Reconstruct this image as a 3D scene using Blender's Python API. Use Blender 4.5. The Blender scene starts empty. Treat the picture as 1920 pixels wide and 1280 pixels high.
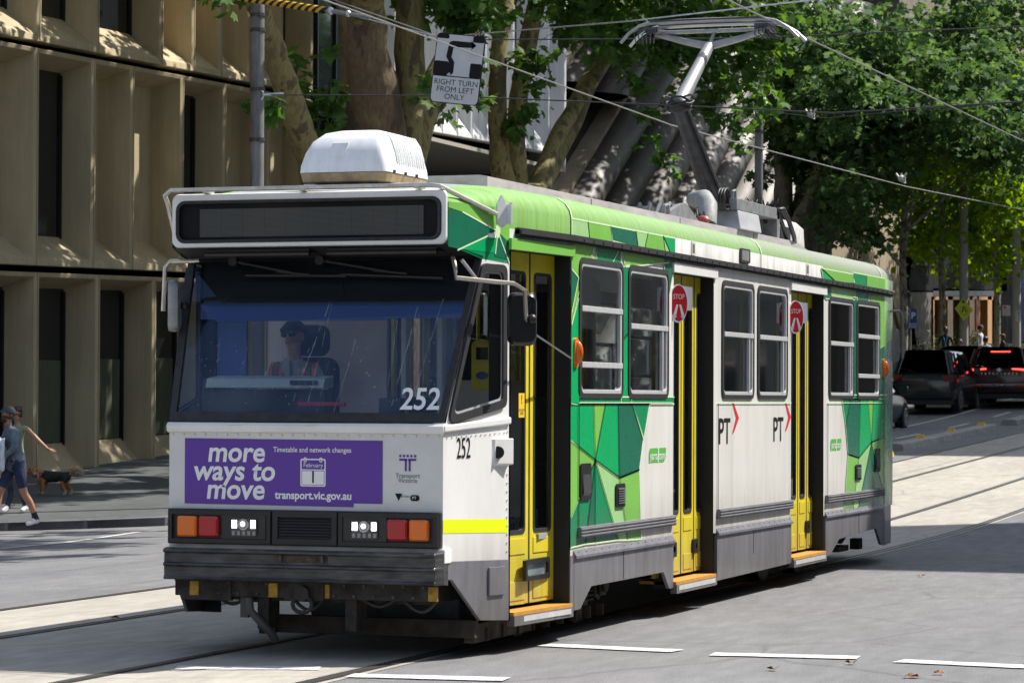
import bpy, bmesh, math, random
import numpy as np
from mathutils import Vector, Matrix
R = math.radians
S = bpy.context.scene
COL = S.collection
# ---------------------------------------------------------------- camera
FPX, YAW, PITCH, ROLL = 5534.9, 0.333714, 0.0196262, 0.00376931
CAM = Vector((8.31074, -19.40125, 1.85262))
_fw = Vector((-math.sin(YAW)*math.cos(PITCH), math.cos(YAW)*math.cos(PITCH), math.sin(PITCH)))
_r0 = Vector((math.cos(YAW), math.sin(YAW), 0)); _u0 = _r0.cross(_fw)
_rt = _r0*math.cos(ROLL) + _u0*math.sin(ROLL); _up = -_r0*math.sin(ROLL) + _u0*math.cos(ROLL)
cd = bpy.data.cameras.new('camera'); cam = bpy.data.objects.new('camera', cd); COL.objects.link(cam)
cd.sensor_fit = 'HORIZONTAL'; cd.sensor_width = 36; cd.lens = FPX/1920*36
cd.clip_start = .5; cd.clip_end = 3000
cam.matrix_world = Matrix(((_rt.x, _up.x, -_fw.x, CAM.x), (_rt.y, _up.y, -_fw.y, CAM.y), (_rt.z, _up.z, -_fw.z, CAM.z), (0, 0, 0, 1)))
cd.dof.use_dof = True; cd.dof.focus_distance = 26.; cd.dof.aperture_fstop = 8.
S.camera = cam
# ---------------------------------------------------------------- sky and sun
SUNV = Vector((.55, .50, 1.0)).normalized()
EL = math.asin(SUNV.z)
w = bpy.data.worlds.new('World'); S.world = w; w.use_nodes = True
nt = w.node_tree; bg = nt.nodes['Background']; sky = nt.nodes.new('ShaderNodeTexSky')
sky.sky_type = 'NISHITA'; sky.sun_disc = False; sky.sun_elevation = EL
sky.sun_rotation = math.atan2(SUNV.x, SUNV.y); sky.air_density = 1.0; sky.dust_density = 1.2
hs_ = nt.nodes.new('ShaderNodeHueSaturation'); hs_.inputs['Saturation'].default_value = .72; nt.links.new(sky.outputs[0], hs_.inputs['Color']); nt.links.new(hs_.outputs[0], bg.inputs[0]); bg.inputs[1].default_value = .128
sd = bpy.data.lights.new('sun', 'SUN'); sd.energy = 4.5; sd.angle = R(.53); sd.color = (1, .95, .87)
sun = bpy.data.objects.new('sun', sd); COL.objects.link(sun)
sun.rotation_euler = (-SUNV).to_track_quat('-Z', 'Y').to_euler()
sun.location = (30, 30, 60)
vs = S.view_settings; vs.view_transform = 'Standard'; vs.look = 'None'; vs.gamma = 1; vs.use_curve_mapping = False
vs.exposure = .78
try:
    S.cycles.max_bounces = 7; S.cycles.transparent_max_bounces = 24; S.cycles.use_denoising = True
    S.cycles.caustics_reflective = False; S.cycles.caustics_refractive = False
except Exception: pass

# ---------------------------------------------------------------- helpers
def ray(px, py): return _fw + _rt*((px-960)/FPX) + _up*((640-py)/FPX)
def at(px, py, ax, v):
    d = ray(px, py); t = (v-CAM[ax])/d[ax]; return CAM + d*t
def sstep(a, b, x):
    t = min(1, max(0, (x-a)/(b-a))); return t*t*(3-2*t)
def gz(x, y):
    t = y-22.; z = .01475*(t+math.sqrt(t*t+16)) - .0053
    t = max(0., y-58.); z += .0008*min(t, 18.)**2+.012*max(0., t-18.)
    z -= .22*sstep(-4.3, -14, x)*(1-sstep(26, 48, y))
    return z
def ground_at(px, py, dz=0):
    d = ray(px, py); t = 1.; step = .25
    prev = t
    while t < 400:
        p = CAM+d*t
        if p.z < gz(p.x, p.y)+dz: break
        prev = t; t += step
    return CAM + d*t
def lin(c):
    return tuple(((v/12.92) if v <= .04045 else ((v+.055)/1.055)**2.4) for v in c)
def hx(s):
    return lin(tuple(int(s[i:i+2], 16)/255 for i in (0, 2, 4)))
MATS = {}
def M(name, col=(.5, .5, .5), rough=.5, metal=0., var=0., vscale=4., vmap=(1, 1, 1), col2=None, bump=0., bscale=60., coat=0., emit=None, estr=0., spec=.5, detail=6.):
    if name in MATS: return MATS[name]
    m = bpy.data.materials.new(name); m.use_nodes = True; MATS[name] = m
    n = m.node_tree; p = n.nodes['Principled BSDF']; L = n.links
    p.inputs['Base Color'].default_value = (*col, 1); p.inputs['Roughness'].default_value = rough
    p.inputs['Metallic'].default_value = metal; p.inputs['Specular IOR Level'].default_value = spec
    if coat: p.inputs['Coat Weight'].default_value = coat; p.inputs['Coat Roughness'].default_value = .06
    if emit: p.inputs['Emission Color'].default_value = (*emit, 1); p.inputs['Emission Strength'].default_value = estr
    tc = n.nodes.new('ShaderNodeTexCoord')
    if var or col2:
        mp = n.nodes.new('ShaderNodeMapping'); mp.inputs['Scale'].default_value = vmap
        L.new(tc.outputs['Object'], mp.inputs[0])
        nz = n.nodes.new('ShaderNodeTexNoise'); nz.inputs['Scale'].default_value = vscale; nz.inputs['Detail'].default_value = detail
        nz.inputs['Roughness'].default_value = .62
        L.new(mp.outputs[0], nz.inputs[0])
        cr = n.nodes.new('ShaderNodeValToRGB'); L.new(nz.outputs[0], cr.inputs[0])
        c2 = col2 or tuple(max(0, v*(1-var)) for v in col); c1 = col if col2 else tuple(min(1, v*(1+var*.5)) for v in col)
        cr.color_ramp.elements[0].position = .32; cr.color_ramp.elements[0].color = (*c2, 1)
        cr.color_ramp.elements[1].position = .66; cr.color_ramp.elements[1].color = (*c1, 1)
        L.new(cr.outputs[0], p.inputs['Base Color'])
        mr = n.nodes.new('ShaderNodeMapRange'); L.new(nz.outputs[0], mr.inputs[0])
        mr.inputs[1].default_value = .3; mr.inputs[2].default_value = .7
        mr.inputs[3].default_value = min(1, rough*1.25); mr.inputs[4].default_value = rough*.85
        L.new(mr.outputs[0], p.inputs['Roughness'])
    if bump:
        nb = n.nodes.new('ShaderNodeTexNoise'); nb.inputs['Scale'].default_value = bscale; nb.inputs['Detail'].default_value = 4
        L.new(tc.outputs['Object'], nb.inputs[0])
        bp = n.nodes.new('ShaderNodeBump'); bp.inputs['Strength'].default_value = bump; bp.inputs['Distance'].default_value = .02
        L.new(nb.outputs[0], bp.inputs['Height']); L.new(bp.outputs[0], p.inputs['Normal'])
    return m
def glass_mat(name, tint=(.35, .38, .38), rough=.03, gt=(1, 1, 1), ior=1.5):
    if name in MATS: return MATS[name]
    m = bpy.data.materials.new(name); m.use_nodes = True; MATS[name] = m
    n = m.node_tree; n.nodes.clear(); L = n.links
    o = n.nodes.new('ShaderNodeOutputMaterial'); mx = n.nodes.new('ShaderNodeMixShader')
    tr = n.nodes.new('ShaderNodeBsdfTransparent'); tr.inputs[0].default_value = (*tint, 1)
    gl = n.nodes.new('ShaderNodeBsdfGlossy'); gl.inputs['Roughness'].default_value = rough; gl.inputs[0].default_value = (*gt, 1)
    fr = n.nodes.new('ShaderNodeFresnel'); fr.inputs[0].default_value = ior
    L.new(fr.outputs[0], mx.inputs[0]); L.new(tr.outputs[0], mx.inputs[1]); L.new(gl.outputs[0], mx.inputs[2]); L.new(mx.outputs[0], o.inputs[0])
    return m
class MB:
    def __init__(s, T=None): s.v = []; s.f = []; s.mi = []; s.T = T; s.cur = 0
    def add(s, vs, fs, mi=None):
        b = len(s.v); mi = s.cur if mi is None else mi
        for p in vs: s.v.append(tuple(s.T(Vector(p))) if s.T else tuple(p))
        for f in fs: s.f.append([b+i for i in f]); s.mi.append(mi)
    def poly(s, pts, mi=None): s.add(pts, [list(range(len(pts)))], mi)
    def box(s, x0, x1, y0, y1, z0, z1, mi=None):
        s.add([(x0, y0, z0), (x1, y0, z0), (x1, y1, z0), (x0, y1, z0), (x0, y0, z1), (x1, y0, z1), (x1, y1, z1), (x0, y1, z1)],
              [(0, 3, 2, 1), (4, 5, 6, 7), (0, 1, 5, 4), (1, 2, 6, 5), (2, 3, 7, 6), (3, 0, 4, 7)], mi)
    def obox(s, c, ax, ay, az, mi=None):   # centre and three half vectors
        c, ax, ay, az = map(Vector, (c, ax, ay, az)); vs = []
        for k in (-1, 1):
            for i, j in ((-1, -1), (1, -1), (1, 1), (-1, 1)): vs.append(c+ax*i+ay*j+az*k)
        s.add(vs, [(0, 3, 2, 1), (4, 5, 6, 7), (0, 1, 5, 4), (1, 2, 6, 5), (2, 3, 7, 6), (3, 0, 4, 7)], mi)
    def prism(s, pts, ext, mi=None):       # planar polygon (3d) extruded along ext
        n = len(pts); e = Vector(ext); a = [Vector(p) for p in pts]; vs = a+[p+e for p in a]
        fs = [list(range(n))[::-1], list(range(n, 2*n))]+[(i, (i+1) % n, n+(i+1) % n, n+i) for i in range(n)]
        s.add(vs, fs, mi)
    def tube(s, pts, r, n=8, mi=None, caps=True):
        pts = [Vector(p) for p in pts]; m = len(pts); rs = r if isinstance(r, (list, tuple)) else [r]*m
        vs = []; up = None
        for i, p in enumerate(pts):
            d = (pts[min(i+1, m-1)]-pts[max(i-1, 0)]).normalized()
            if up is None: up = Vector((0, 0, 1)) if abs(d.z) < .95 else Vector((1, 0, 0))
            a = (up-d*up.dot(d)); a = a.normalized() if a.length > 1e-6 else d.orthogonal().normalized(); b = d.cross(a); up = a
            for k in range(n):
                t = 2*math.pi*k/n; vs.append(p+(a*math.cos(t)+b*math.sin(t))*rs[i])
        fs = [(i*n+k, i*n+(k+1) % n, (i+1)*n+(k+1) % n, (i+1)*n+k) for i in range(m-1) for k in range(n)]
        if caps: fs += [list(range(n))[::-1], list(range((m-1)*n, m*n))]
        s.add(vs, fs, mi)
    def cyl(s, c, axis, r, h, n=20, mi=None):
        c = Vector(c); a = Vector(axis).normalized(); s.tube([c-a*h/2, c+a*h/2], r, n, mi)
    def loft(s, secs, mi=None, close=False, caps=False):
        n = len(secs[0]); vs = [p for q in secs for p in q]; k2 = n if close else n-1
        fs = [(i*n+k, i*n+(k+1) % n, (i+1)*n+(k+1) % n, (i+1)*n+k) for i in range(len(secs)-1) for k in range(k2)]
        if caps: fs += [list(range(n))[::-1], list(range((len(secs)-1)*n, len(secs)*n))]
        s.add(vs, fs, mi)
    def ring(s, A, B, mi=None):            # two loops of equal length
        n = len(A); s.add(list(A)+list(B), [(i, (i+1) % n, n+(i+1) % n, n+i) for i in range(n)], mi)
    def disc(s, c, ax, ay, n=20, mi=None):
        c, ax, ay = map(Vector, (c, ax, ay))
        s.poly([c+ax*math.cos(2*math.pi*k/n)+ay*math.sin(2*math.pi*k/n) for k in range(n)], mi)
    def sphere(s, c, r, nu=12, nv=8, mi=None):
        c = Vector(c); rr = Vector(r) if not isinstance(r, (int, float)) else Vector((r, r, r)); vs = []; fs = []
        for j in range(nv+1):
            t = math.pi*j/nv
            for i in range(nu):
                a = 2*math.pi*i/nu; vs.append((c.x+rr.x*math.sin(t)*math.cos(a), c.y+rr.y*math.sin(t)*math.sin(a), c.z+rr.z*math.cos(t)))
        for j in range(nv):
            for i in range(nu): fs.append((j*nu+i, (j+1)*nu+i, (j+1)*nu+(i+1) % nu, j*nu+(i+1) % nu))
        s.add(vs, fs, mi)
    def build(s, name, mats, parent=None, smooth=False, bevel=0, seg=2, fix=True):
        me = bpy.data.meshes.new(name)
        me.from_pydata(s.v, [], s.f)
        mats = mats if isinstance(mats, (list, tuple)) else [mats]
        for m in mats: me.materials.append(m)
        if len(mats) > 1: me.polygons.foreach_set('material_index', s.mi)
        if fix:
            bm = bmesh.new(); bm.from_mesh(me); bmesh.ops.remove_doubles(bm, verts=bm.verts, dist=1e-5)
            bmesh.ops.recalc_face_normals(bm, faces=bm.faces); bm.to_mesh(me); bm.free()
        o = bpy.data.objects.new(name, me); COL.objects.link(o)
        if smooth:
            me.polygons.foreach_set('use_smooth', [True]*len(me.polygons))
            bm = bmesh.new(); bm.from_mesh(me)
            for e in bm.edges:
                if len(e.link_faces) == 2 and e.calc_face_angle(0) > R(38): e.smooth = False
            bm.to_mesh(me); bm.free()
        if bevel:
            b = o.modifiers.new('b', 'BEVEL'); b.width = bevel; b.segments = seg; b.limit_method = 'ANGLE'; b.angle_limit = R(35); b.harden_normals = False
        if parent: adopt(o, parent)
        return o
def adopt(o, parent):
    o.parent = parent
    if parent.type == 'EMPTY': o.matrix_parent_inverse = parent.matrix_basis.inverted()
    return o
def tag(o, label=None, cat=None, group=None, kind=None):
    if label: o['label'] = label
    if cat: o['category'] = cat
    if group: o['group'] = group
    if kind: o['kind'] = kind
    return o
def thing(name, label, cat, loc=(0, 0, 0), group=None, rotz=0):
    o = bpy.data.objects.new(name, None); COL.objects.link(o); o.empty_display_size = .3
    o.location = loc; o.rotation_euler = (0, 0, rotz); o.matrix_basis = Matrix.Translation(loc) @ Matrix.Rotation(rotz, 4, 'Z')
    return tag(o, label, cat, group)
def local(o, parent):                       # child whose mesh is already in the parent's local space
    o.parent = parent; o.matrix_parent_inverse = Matrix.Identity(4); return o
def kids(o): return [c for c in COL.objects if c.parent == o]
CH = {}
def dup(root, loc, rotz=0, scale=1., label=None, group=None):
    r = root.copy(); COL.objects.link(r); r.location = loc; r.rotation_euler = (0, 0, rotz); r.scale = (scale,)*3
    if label: r['label'] = label
    if group: r['group'] = group
    for ch in kids(root):
        c = ch.copy(); COL.objects.link(c); c.parent = r
        for g in kids(ch):
            d = g.copy(); COL.objects.link(d); d.parent = c
    return r
def text(body, size, mat, o, ex, ey, parent, name='lettering', align='CENTER', bold=0., shear=0., sx=1., line=.82, ext=.0, lift=0.):
    """flat lettering: o origin, ex right vector, ey up vector (unit)"""
    cu = bpy.data.curves.new('t', 'FONT'); cu.body = body; cu.size = size; cu.align_x = align; cu.align_y = 'CENTER'
    cu.offset = bold; cu.shear = shear; cu.space_line = line; cu.extrude = ext; cu.resolution_u = 4
    ob = bpy.data.objects.new('t', cu); COL.objects.link(ob)
    dg = bpy.context.evaluated_depsgraph_get(); me = bpy.data.meshes.new_from_object(ob.evaluated_get(dg))
    bpy.data.objects.remove(ob); bpy.data.curves.remove(cu)
    ex = Vector(ex).normalized(); ey = Vector(ey).normalized(); ez = ex.cross(ey)
    me.transform(Matrix.Scale(sx, 4, (1, 0, 0)))
    me.transform(Matrix(((ex.x, ey.x, ez.x, o[0]+ez.x*lift), (ex.y, ey.y, ez.y, o[1]+ez.y*lift), (ex.z, ey.z, ez.z, o[2]+ez.z*lift), (0, 0, 0, 1))))
    me.name = name; me.materials.clear(); me.materials.append(mat)
    q = bpy.data.objects.new(name, me); COL.objects.link(q)
    if parent: adopt(q, parent)
    return q
def rr(a0, a1, b0, b1, r, n=5):
    """rounded rectangle as (a,b) loop"""
    out = []
    for cx, cy, s0 in ((a1-r, b0+r, -90), (a1-r, b1-r, 0), (a0+r, b1-r, 90), (a0+r, b0+r, 180)):
        for k in range(n+1):
            t = R(s0+90*k/n); out.append((cx+r*math.cos(t), cy+r*math.sin(t)))
    return out
def clip(poly, a0, a1, b0, b1):
    for ax, v, sg in ((0, a0, 1), (0, a1, -1), (1, b0, 1), (1, b1, -1)):
        out = []
        for i in range(len(poly)):
            p, q = poly[i], poly[(i+1) % len(poly)]; dp, dq = (p[ax]-v)*sg, (q[ax]-v)*sg
            if dp >= 0: out.append(p)
            if dp*dq < 0:
                t = dp/(dp-dq); out.append((p[0]+(q[0]-p[0])*t, p[1]+(q[1]-p[1])*t))
        poly = out
        if len(poly) < 3: return []
    return poly

def split_loose(o, name=None):
    """give every separate piece of a mesh its own object (same parent and materials)"""
    bm = bmesh.new(); bm.from_mesh(o.data); bm.verts.ensure_lookup_table(); seen = set(); isl = []
    for v in bm.verts:
        if v.index in seen: continue
        st = [v]; seen.add(v.index); cur = []
        while st:
            q = st.pop(); cur.append(q.index)
            for e in q.link_edges:
                t = e.other_vert(q)
                if t.index not in seen: seen.add(t.index); st.append(t)
        isl.append(cur)
    out = []
    for cur in isl:
        mp = {i: k for k, i in enumerate(cur)}; bm.verts.ensure_lookup_table(); fs = {f for i in cur for f in bm.verts[i].link_faces}; fs = sorted(fs, key=lambda f: f.index)
        me = bpy.data.meshes.new(name or o.name); me.from_pydata([bm.verts[i].co for i in cur], [], [[mp[v.index] for v in f.verts] for f in fs])
        for m in o.data.materials: me.materials.append(m)
        me.polygons.foreach_set('material_index', [f.material_index for f in fs]); me.polygons.foreach_set('use_smooth', [f.smooth for f in fs])
        q = bpy.data.objects.new(name or o.name, me); COL.objects.link(q); q.parent = o.parent; q.matrix_parent_inverse = o.matrix_parent_inverse.copy(); out.append(q)
        for md in o.modifiers:
            if md.type == 'BEVEL': b = q.modifiers.new('b', 'BEVEL'); b.width = md.width; b.segments = md.segments; b.limit_method = 'ANGLE'; b.angle_limit = md.angle_limit
    bm.free(); bpy.data.objects.remove(o); return out
# ---------------------------------------------------------------- materials
white = M('white_paint', (.80, .80, .78), .28, var=.10, vscale=2.2, vmap=(1, 1, .35), coat=.3)
white_side = M('white_side_paint', (.80, .80, .775), .3, col2=(.66, .65, .60), vscale=1.7, vmap=(1, 2.2, .35), coat=.3, detail=9)
white_dirty = M('white_paint_grimy', (.78, .77, .74), .4, var=.28, vscale=3.2, vmap=(1, 2.5, .5))
black = M('black_trim', (.012, .012, .013), .42, var=.3, vscale=9)
rubber = M('rubber', (.02, .02, .022), .6, var=.3, vscale=14)
dark = M('dark_cavity', (.010, .010, .011), .7)
skirt_m = M('grey_skirt_paint', (.18, .18, .205), .38, var=.22, vscale=3, vmap=(1, 1, .3), coat=.2)
rail_m = M('grey_rubbing_strip', (.16, .16, .175), .5, var=.25, vscale=5)
steel = M('galvanised_steel', (.55, .56, .57), .35, .9, var=.25, vscale=12)
alu = M('aluminium', (.66, .67, .68), .32, .35, var=.12, vscale=8)
gearm = M('greasy_undergear', (.030, .026, .022), .75, var=.5, vscale=9)
ironm = M('worn_iron', (.07, .06, .055), .5, .5, var=.5, vscale=12)
bumper_m = M('scuffed_black_bumper', (.085, .085, .09), .36, col2=(.007, .007, .008), vscale=4.5, vmap=(1, 1, 4), detail=9)
yellow = M('yellow_door_paint', (.72, .60, .025), .35, var=.14, vscale=4, coat=.2)
lime_stripe = M('fluoro_stripe', (.78, .92, .0), .45, var=.06, vscale=4)
purple = M('purple_vinyl', (.115, .040, .34), .38, var=.05, vscale=2)
purple_ink = M('purple_ink', (.10, .035, .30), .5)
txt_w = M('white_lettering', (.85, .85, .86), .4); txt_k = M('black_lettering', (.012, .012, .013), .6, spec=.15)
txt_g = M('grey_lettering', (.12, .12, .13), .5); red_p = M('red_vinyl', (.62, .02, .03), .4)
green_b = M('bright_green_vinyl', (.0, .38, .115), .26, var=.10, vscale=3, coat=.12)
green_m = M('mid_green_vinyl', (.004, .25, .095), .26, var=.10, vscale=3, coat=.12)
green_d = M('deep_green_vinyl', (.012, .145, .082), .26, var=.12, vscale=3, coat=.12)
green_l = M('lime_green_vinyl', (.20, .50, .085), .28, var=.10, vscale=3, coat=.12)
green_p = M('pale_green_vinyl', (.34, .60, .25), .28, var=.10, vscale=3, coat=.12)
line_m = M('pale_line_vinyl', (.62, .80, .48), .35)
roofedge = M('lime_roof_edge', (.215, .41, .115), .65, var=.2, vscale=6, vmap=(1, 3, .4), spec=.12)
roof_top = M('grey_roof_paint', (.40, .41, .43), .55, var=.3, vscale=5)
glass_w = glass_mat('windscreen_glass', (.88, .92, .95), .02, gt=(.36, .56, 1.), ior=1.62); glass_c = glass_mat('cab_side_glass', (.86, .88, .88), .02)
glass_s = glass_mat('side_glass', (.66, .69, .69), .02, ior=1.6)
glass_d = M('dark_glazing', (.010, .014, .016), .05, spec=.6)
int_m = M('interior_panel', (.34, .33, .31), .6); int_d = M('interior_dark', (.05, .052, .055), .7)
seat_g = M('green_seat_fabric', (.02, .12, .06), .85, var=.3, vscale=30)
amber = M('amber_lens', (.80, .17, .008), .22, coat=.6); redl = M('red_lens', (.42, .010, .016), .2, coat=.6)
lamp_on = M('lit_lamp', (.9, .9, .9), .2, emit=(1, .97, .9), estr=3.5); lamp_clear = M('clear_lamp', (.25, .27, .28), .12, spec=.8)
orange_step = M('orange_step_edge', (.50, .235, .03), .6, var=.2, vscale=8)
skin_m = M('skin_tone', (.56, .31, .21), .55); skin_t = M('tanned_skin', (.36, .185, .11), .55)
# roof edge grime: grey settles over the lime toward the rear end (real dirt on the paint)
def add_grime(m, y0, y1, z0, z1, col):
    n = m.node_tree; L = n.links; p = n.nodes['Principled BSDF']; bc = p.inputs['Base Color']; src = bc.links[0].from_socket
    tc = n.nodes.new('ShaderNodeTexCoord'); sp = n.nodes.new('ShaderNodeSeparateXYZ'); L.new(tc.outputs['Object'], sp.inputs[0])
    def mrange(sock, a, b):
        r = n.nodes.new('ShaderNodeMapRange'); L.new(sock, r.inputs[0]); r.inputs[1].default_value = a; r.inputs[2].default_value = b; return r.outputs[0]
    def mul(a, b, op='MULTIPLY'):
        q = n.nodes.new('ShaderNodeMath'); q.operation = op; q.use_clamp = True
        for i, v in enumerate((a, b)):
            if isinstance(v, float): q.inputs[i].default_value = v
            else: L.new(v, q.inputs[i])
        return q.outputs[0]
    mp = n.nodes.new('ShaderNodeMapping'); mp.inputs['Scale'].default_value = (3, 7, .6); L.new(tc.outputs['Object'], mp.inputs[0])
    nz = n.nodes.new('ShaderNodeTexNoise'); nz.inputs['Scale'].default_value = 1.6; nz.inputs['Detail'].default_value = 8; L.new(mp.outputs[0], nz.inputs[0])
    a = mul(mrange(sp.outputs[1], y0, y1), .85); zf = mrange(sp.outputs[2], z0, z1)
    st = mrange(nz.outputs[0], .35, .65)
    f = mul(mul(mul(a, .08, 'ADD'), zf), mul(mul(st, .5), .5, 'ADD'))
    mx = n.nodes.new('ShaderNodeMix'); mx.data_type = 'RGBA'; L.new(f, mx.inputs[0]); L.new(src, mx.inputs[6]); mx.inputs[7].default_value = (*col, 1)
    L.new(mx.outputs[2], bc)
add_grime(roofedge, 1.5, 10.0, 3.19, 3.33, (.24, .24, .225))
add_grime(roofedge, 7.5, 12.5, 3.20, 3.30, (.27, .27, .255))
add_grime(white_side, -1000., -999., 1.15, .55, (.36, .33, .28)); add_grime(white, -1000., -999., 1.0, .45, (.36, .33, .28)); add_grime(skirt_m, -1000., -999., .7, .15, (.11, .10, .09)); add_grime(yellow, -1000., -999., .9, .2, (.32, .25, .08))
for m_ in (green_b, green_m, green_d, green_l): add_grime(m_, -1000., -999., 1.05, .5, (.10, .13, .09))

def add_streaks(m, amt, sc=(2.2, 2.2, .10), lo=.42, hi=.68):
    n = m.node_tree; L = n.links; bc = n.nodes['Principled BSDF'].inputs['Base Color']; src = bc.links[0].from_socket
    tc = n.nodes.new('ShaderNodeTexCoord'); mp = n.nodes.new('ShaderNodeMapping'); mp.inputs['Scale'].default_value = sc; L.new(tc.outputs['Object'], mp.inputs[0])
    nz = n.nodes.new('ShaderNodeTexNoise'); nz.inputs['Scale'].default_value = 2.4; nz.inputs['Detail'].default_value = 8; nz.inputs['Roughness'].default_value = .7; L.new(mp.outputs[0], nz.inputs[0])
    cr = n.nodes.new('ShaderNodeValToRGB'); L.new(nz.outputs[0], cr.inputs[0]); e = cr.color_ramp.elements; e[0].position = lo; e[0].color = (1, 1, 1, 1); e[1].position = hi; e[1].color = (1-amt, 1-amt, 1-amt*1.05, 1)
    mx = n.nodes.new('ShaderNodeMix'); mx.data_type = 'RGBA'; mx.blend_type = 'MULTIPLY'; mx.inputs[0].default_value = 1; L.new(src, mx.inputs[6]); L.new(cr.outputs[0], mx.inputs[7]); L.new(mx.outputs[2], bc)
add_streaks(skirt_m, .3, (5, 5, .5)); add_streaks(roof_top, .4, (2, 2, 2)); add_streaks(white_side, .10, (4, 4, .15))
# ---------------------------------------------------------------- tram
def interp(tab, y):
    if y <= tab[0][0]: return tab[0][1]
    for (a, p), (b, q) in zip(tab, tab[1:]):
        if y <= b: return p+(q-p)*(y-a)/(b-a)
    return tab[-1][1]
HWT = [(0, 1.06), (.9, 1.235), (2.05, 1.335), (13.55, 1.335), (14.4, 1.25), (15.05, 1.08)]
def hw(y): return interp(HWT, y)
T = thing('tram', 'white and green tram with yellow doors and a purple banner on its front', 'tram', (0, 7.5, 0))
SX = 1.335
def sp(Y, z, off=0.): return (hw(Y)+off, Y, z)
WINS = [(2.23, 3.40, 1.865, 2.955), (3.54, 4.72, 1.865, 2.955), (6.47, 7.63, 1.865, 2.945), (7.77, 8.95, 1.865, 2.945), (10.76, 11.95, 1.87, 2.945), (12.09, 13.29, 1.87, 2.955)]
DOORS = [(.93, 2.03), (4.90, 6.21), (9.13, 10.55)]
def wall_rects():
    ev = [(2.05, 2.26)]; out = []
    ys = 2.05
    items = sorted([(a+.03, b-.03, 'w', c+.03, d-.03) for a, b, c, d in WINS]+[(a, b, 'd', 0, 2.95) for a, b in DOORS[1:]])
    for a, b, k, c, d in items:
        out.append((ys, a, .66, 3.1)); 
        if k == 'w': out += [(a, b, .66, c), (a, b, d, 3.1)]
        else: out.append((a, b, 2.95, 3.1))
        ys = b
    out.append((ys, 13.55, .66, 3.1))
    return out
RECTS = wall_rects()
for sgn in (1, -1):
    mb = MB()
    for a, b, c, d in RECTS:
        mb.poly([(sgn*SX, a, c), (sgn*SX, b, c), (sgn*SX, b, d), (sgn*SX, a, d)])
    # above the front door, and the strip of wall up to the cant rail
    ys = [0.9, 2.05]
    mb.poly([(sgn*hw(.9), .9, 2.95), (sgn*SX, 2.05, 2.95), (sgn*SX, 2.05, 3.1), (sgn*hw(.9), .9, 3.1)])
    for a, b in ((13.55, 14.4), (14.4, 15.05)):
        mb.poly([(sgn*hw(a), a, .66), (sgn*hw(b), b, .66), (sgn*hw(b), b, 3.1), (sgn*hw(a), a, 3.1)])
    # door jambs
    for a, b in DOORS:
        for y in (a, b):
            x = hw(y); mb.poly([(sgn*x, y, .24), (sgn*(x-.17), y, .24), (sgn*(x-.17), y, 2.95), (sgn*x, y, 2.95)], 1)
        mb.poly([(sgn*hw(a), a, 2.95), (sgn*hw(b), b, 2.95), (sgn*(hw(b)-.17), b, 2.95), (sgn*(hw(a)-.17), a, 2.95)], 1)
    mb.build('side_wall', [white_side, dark], T)
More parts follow.
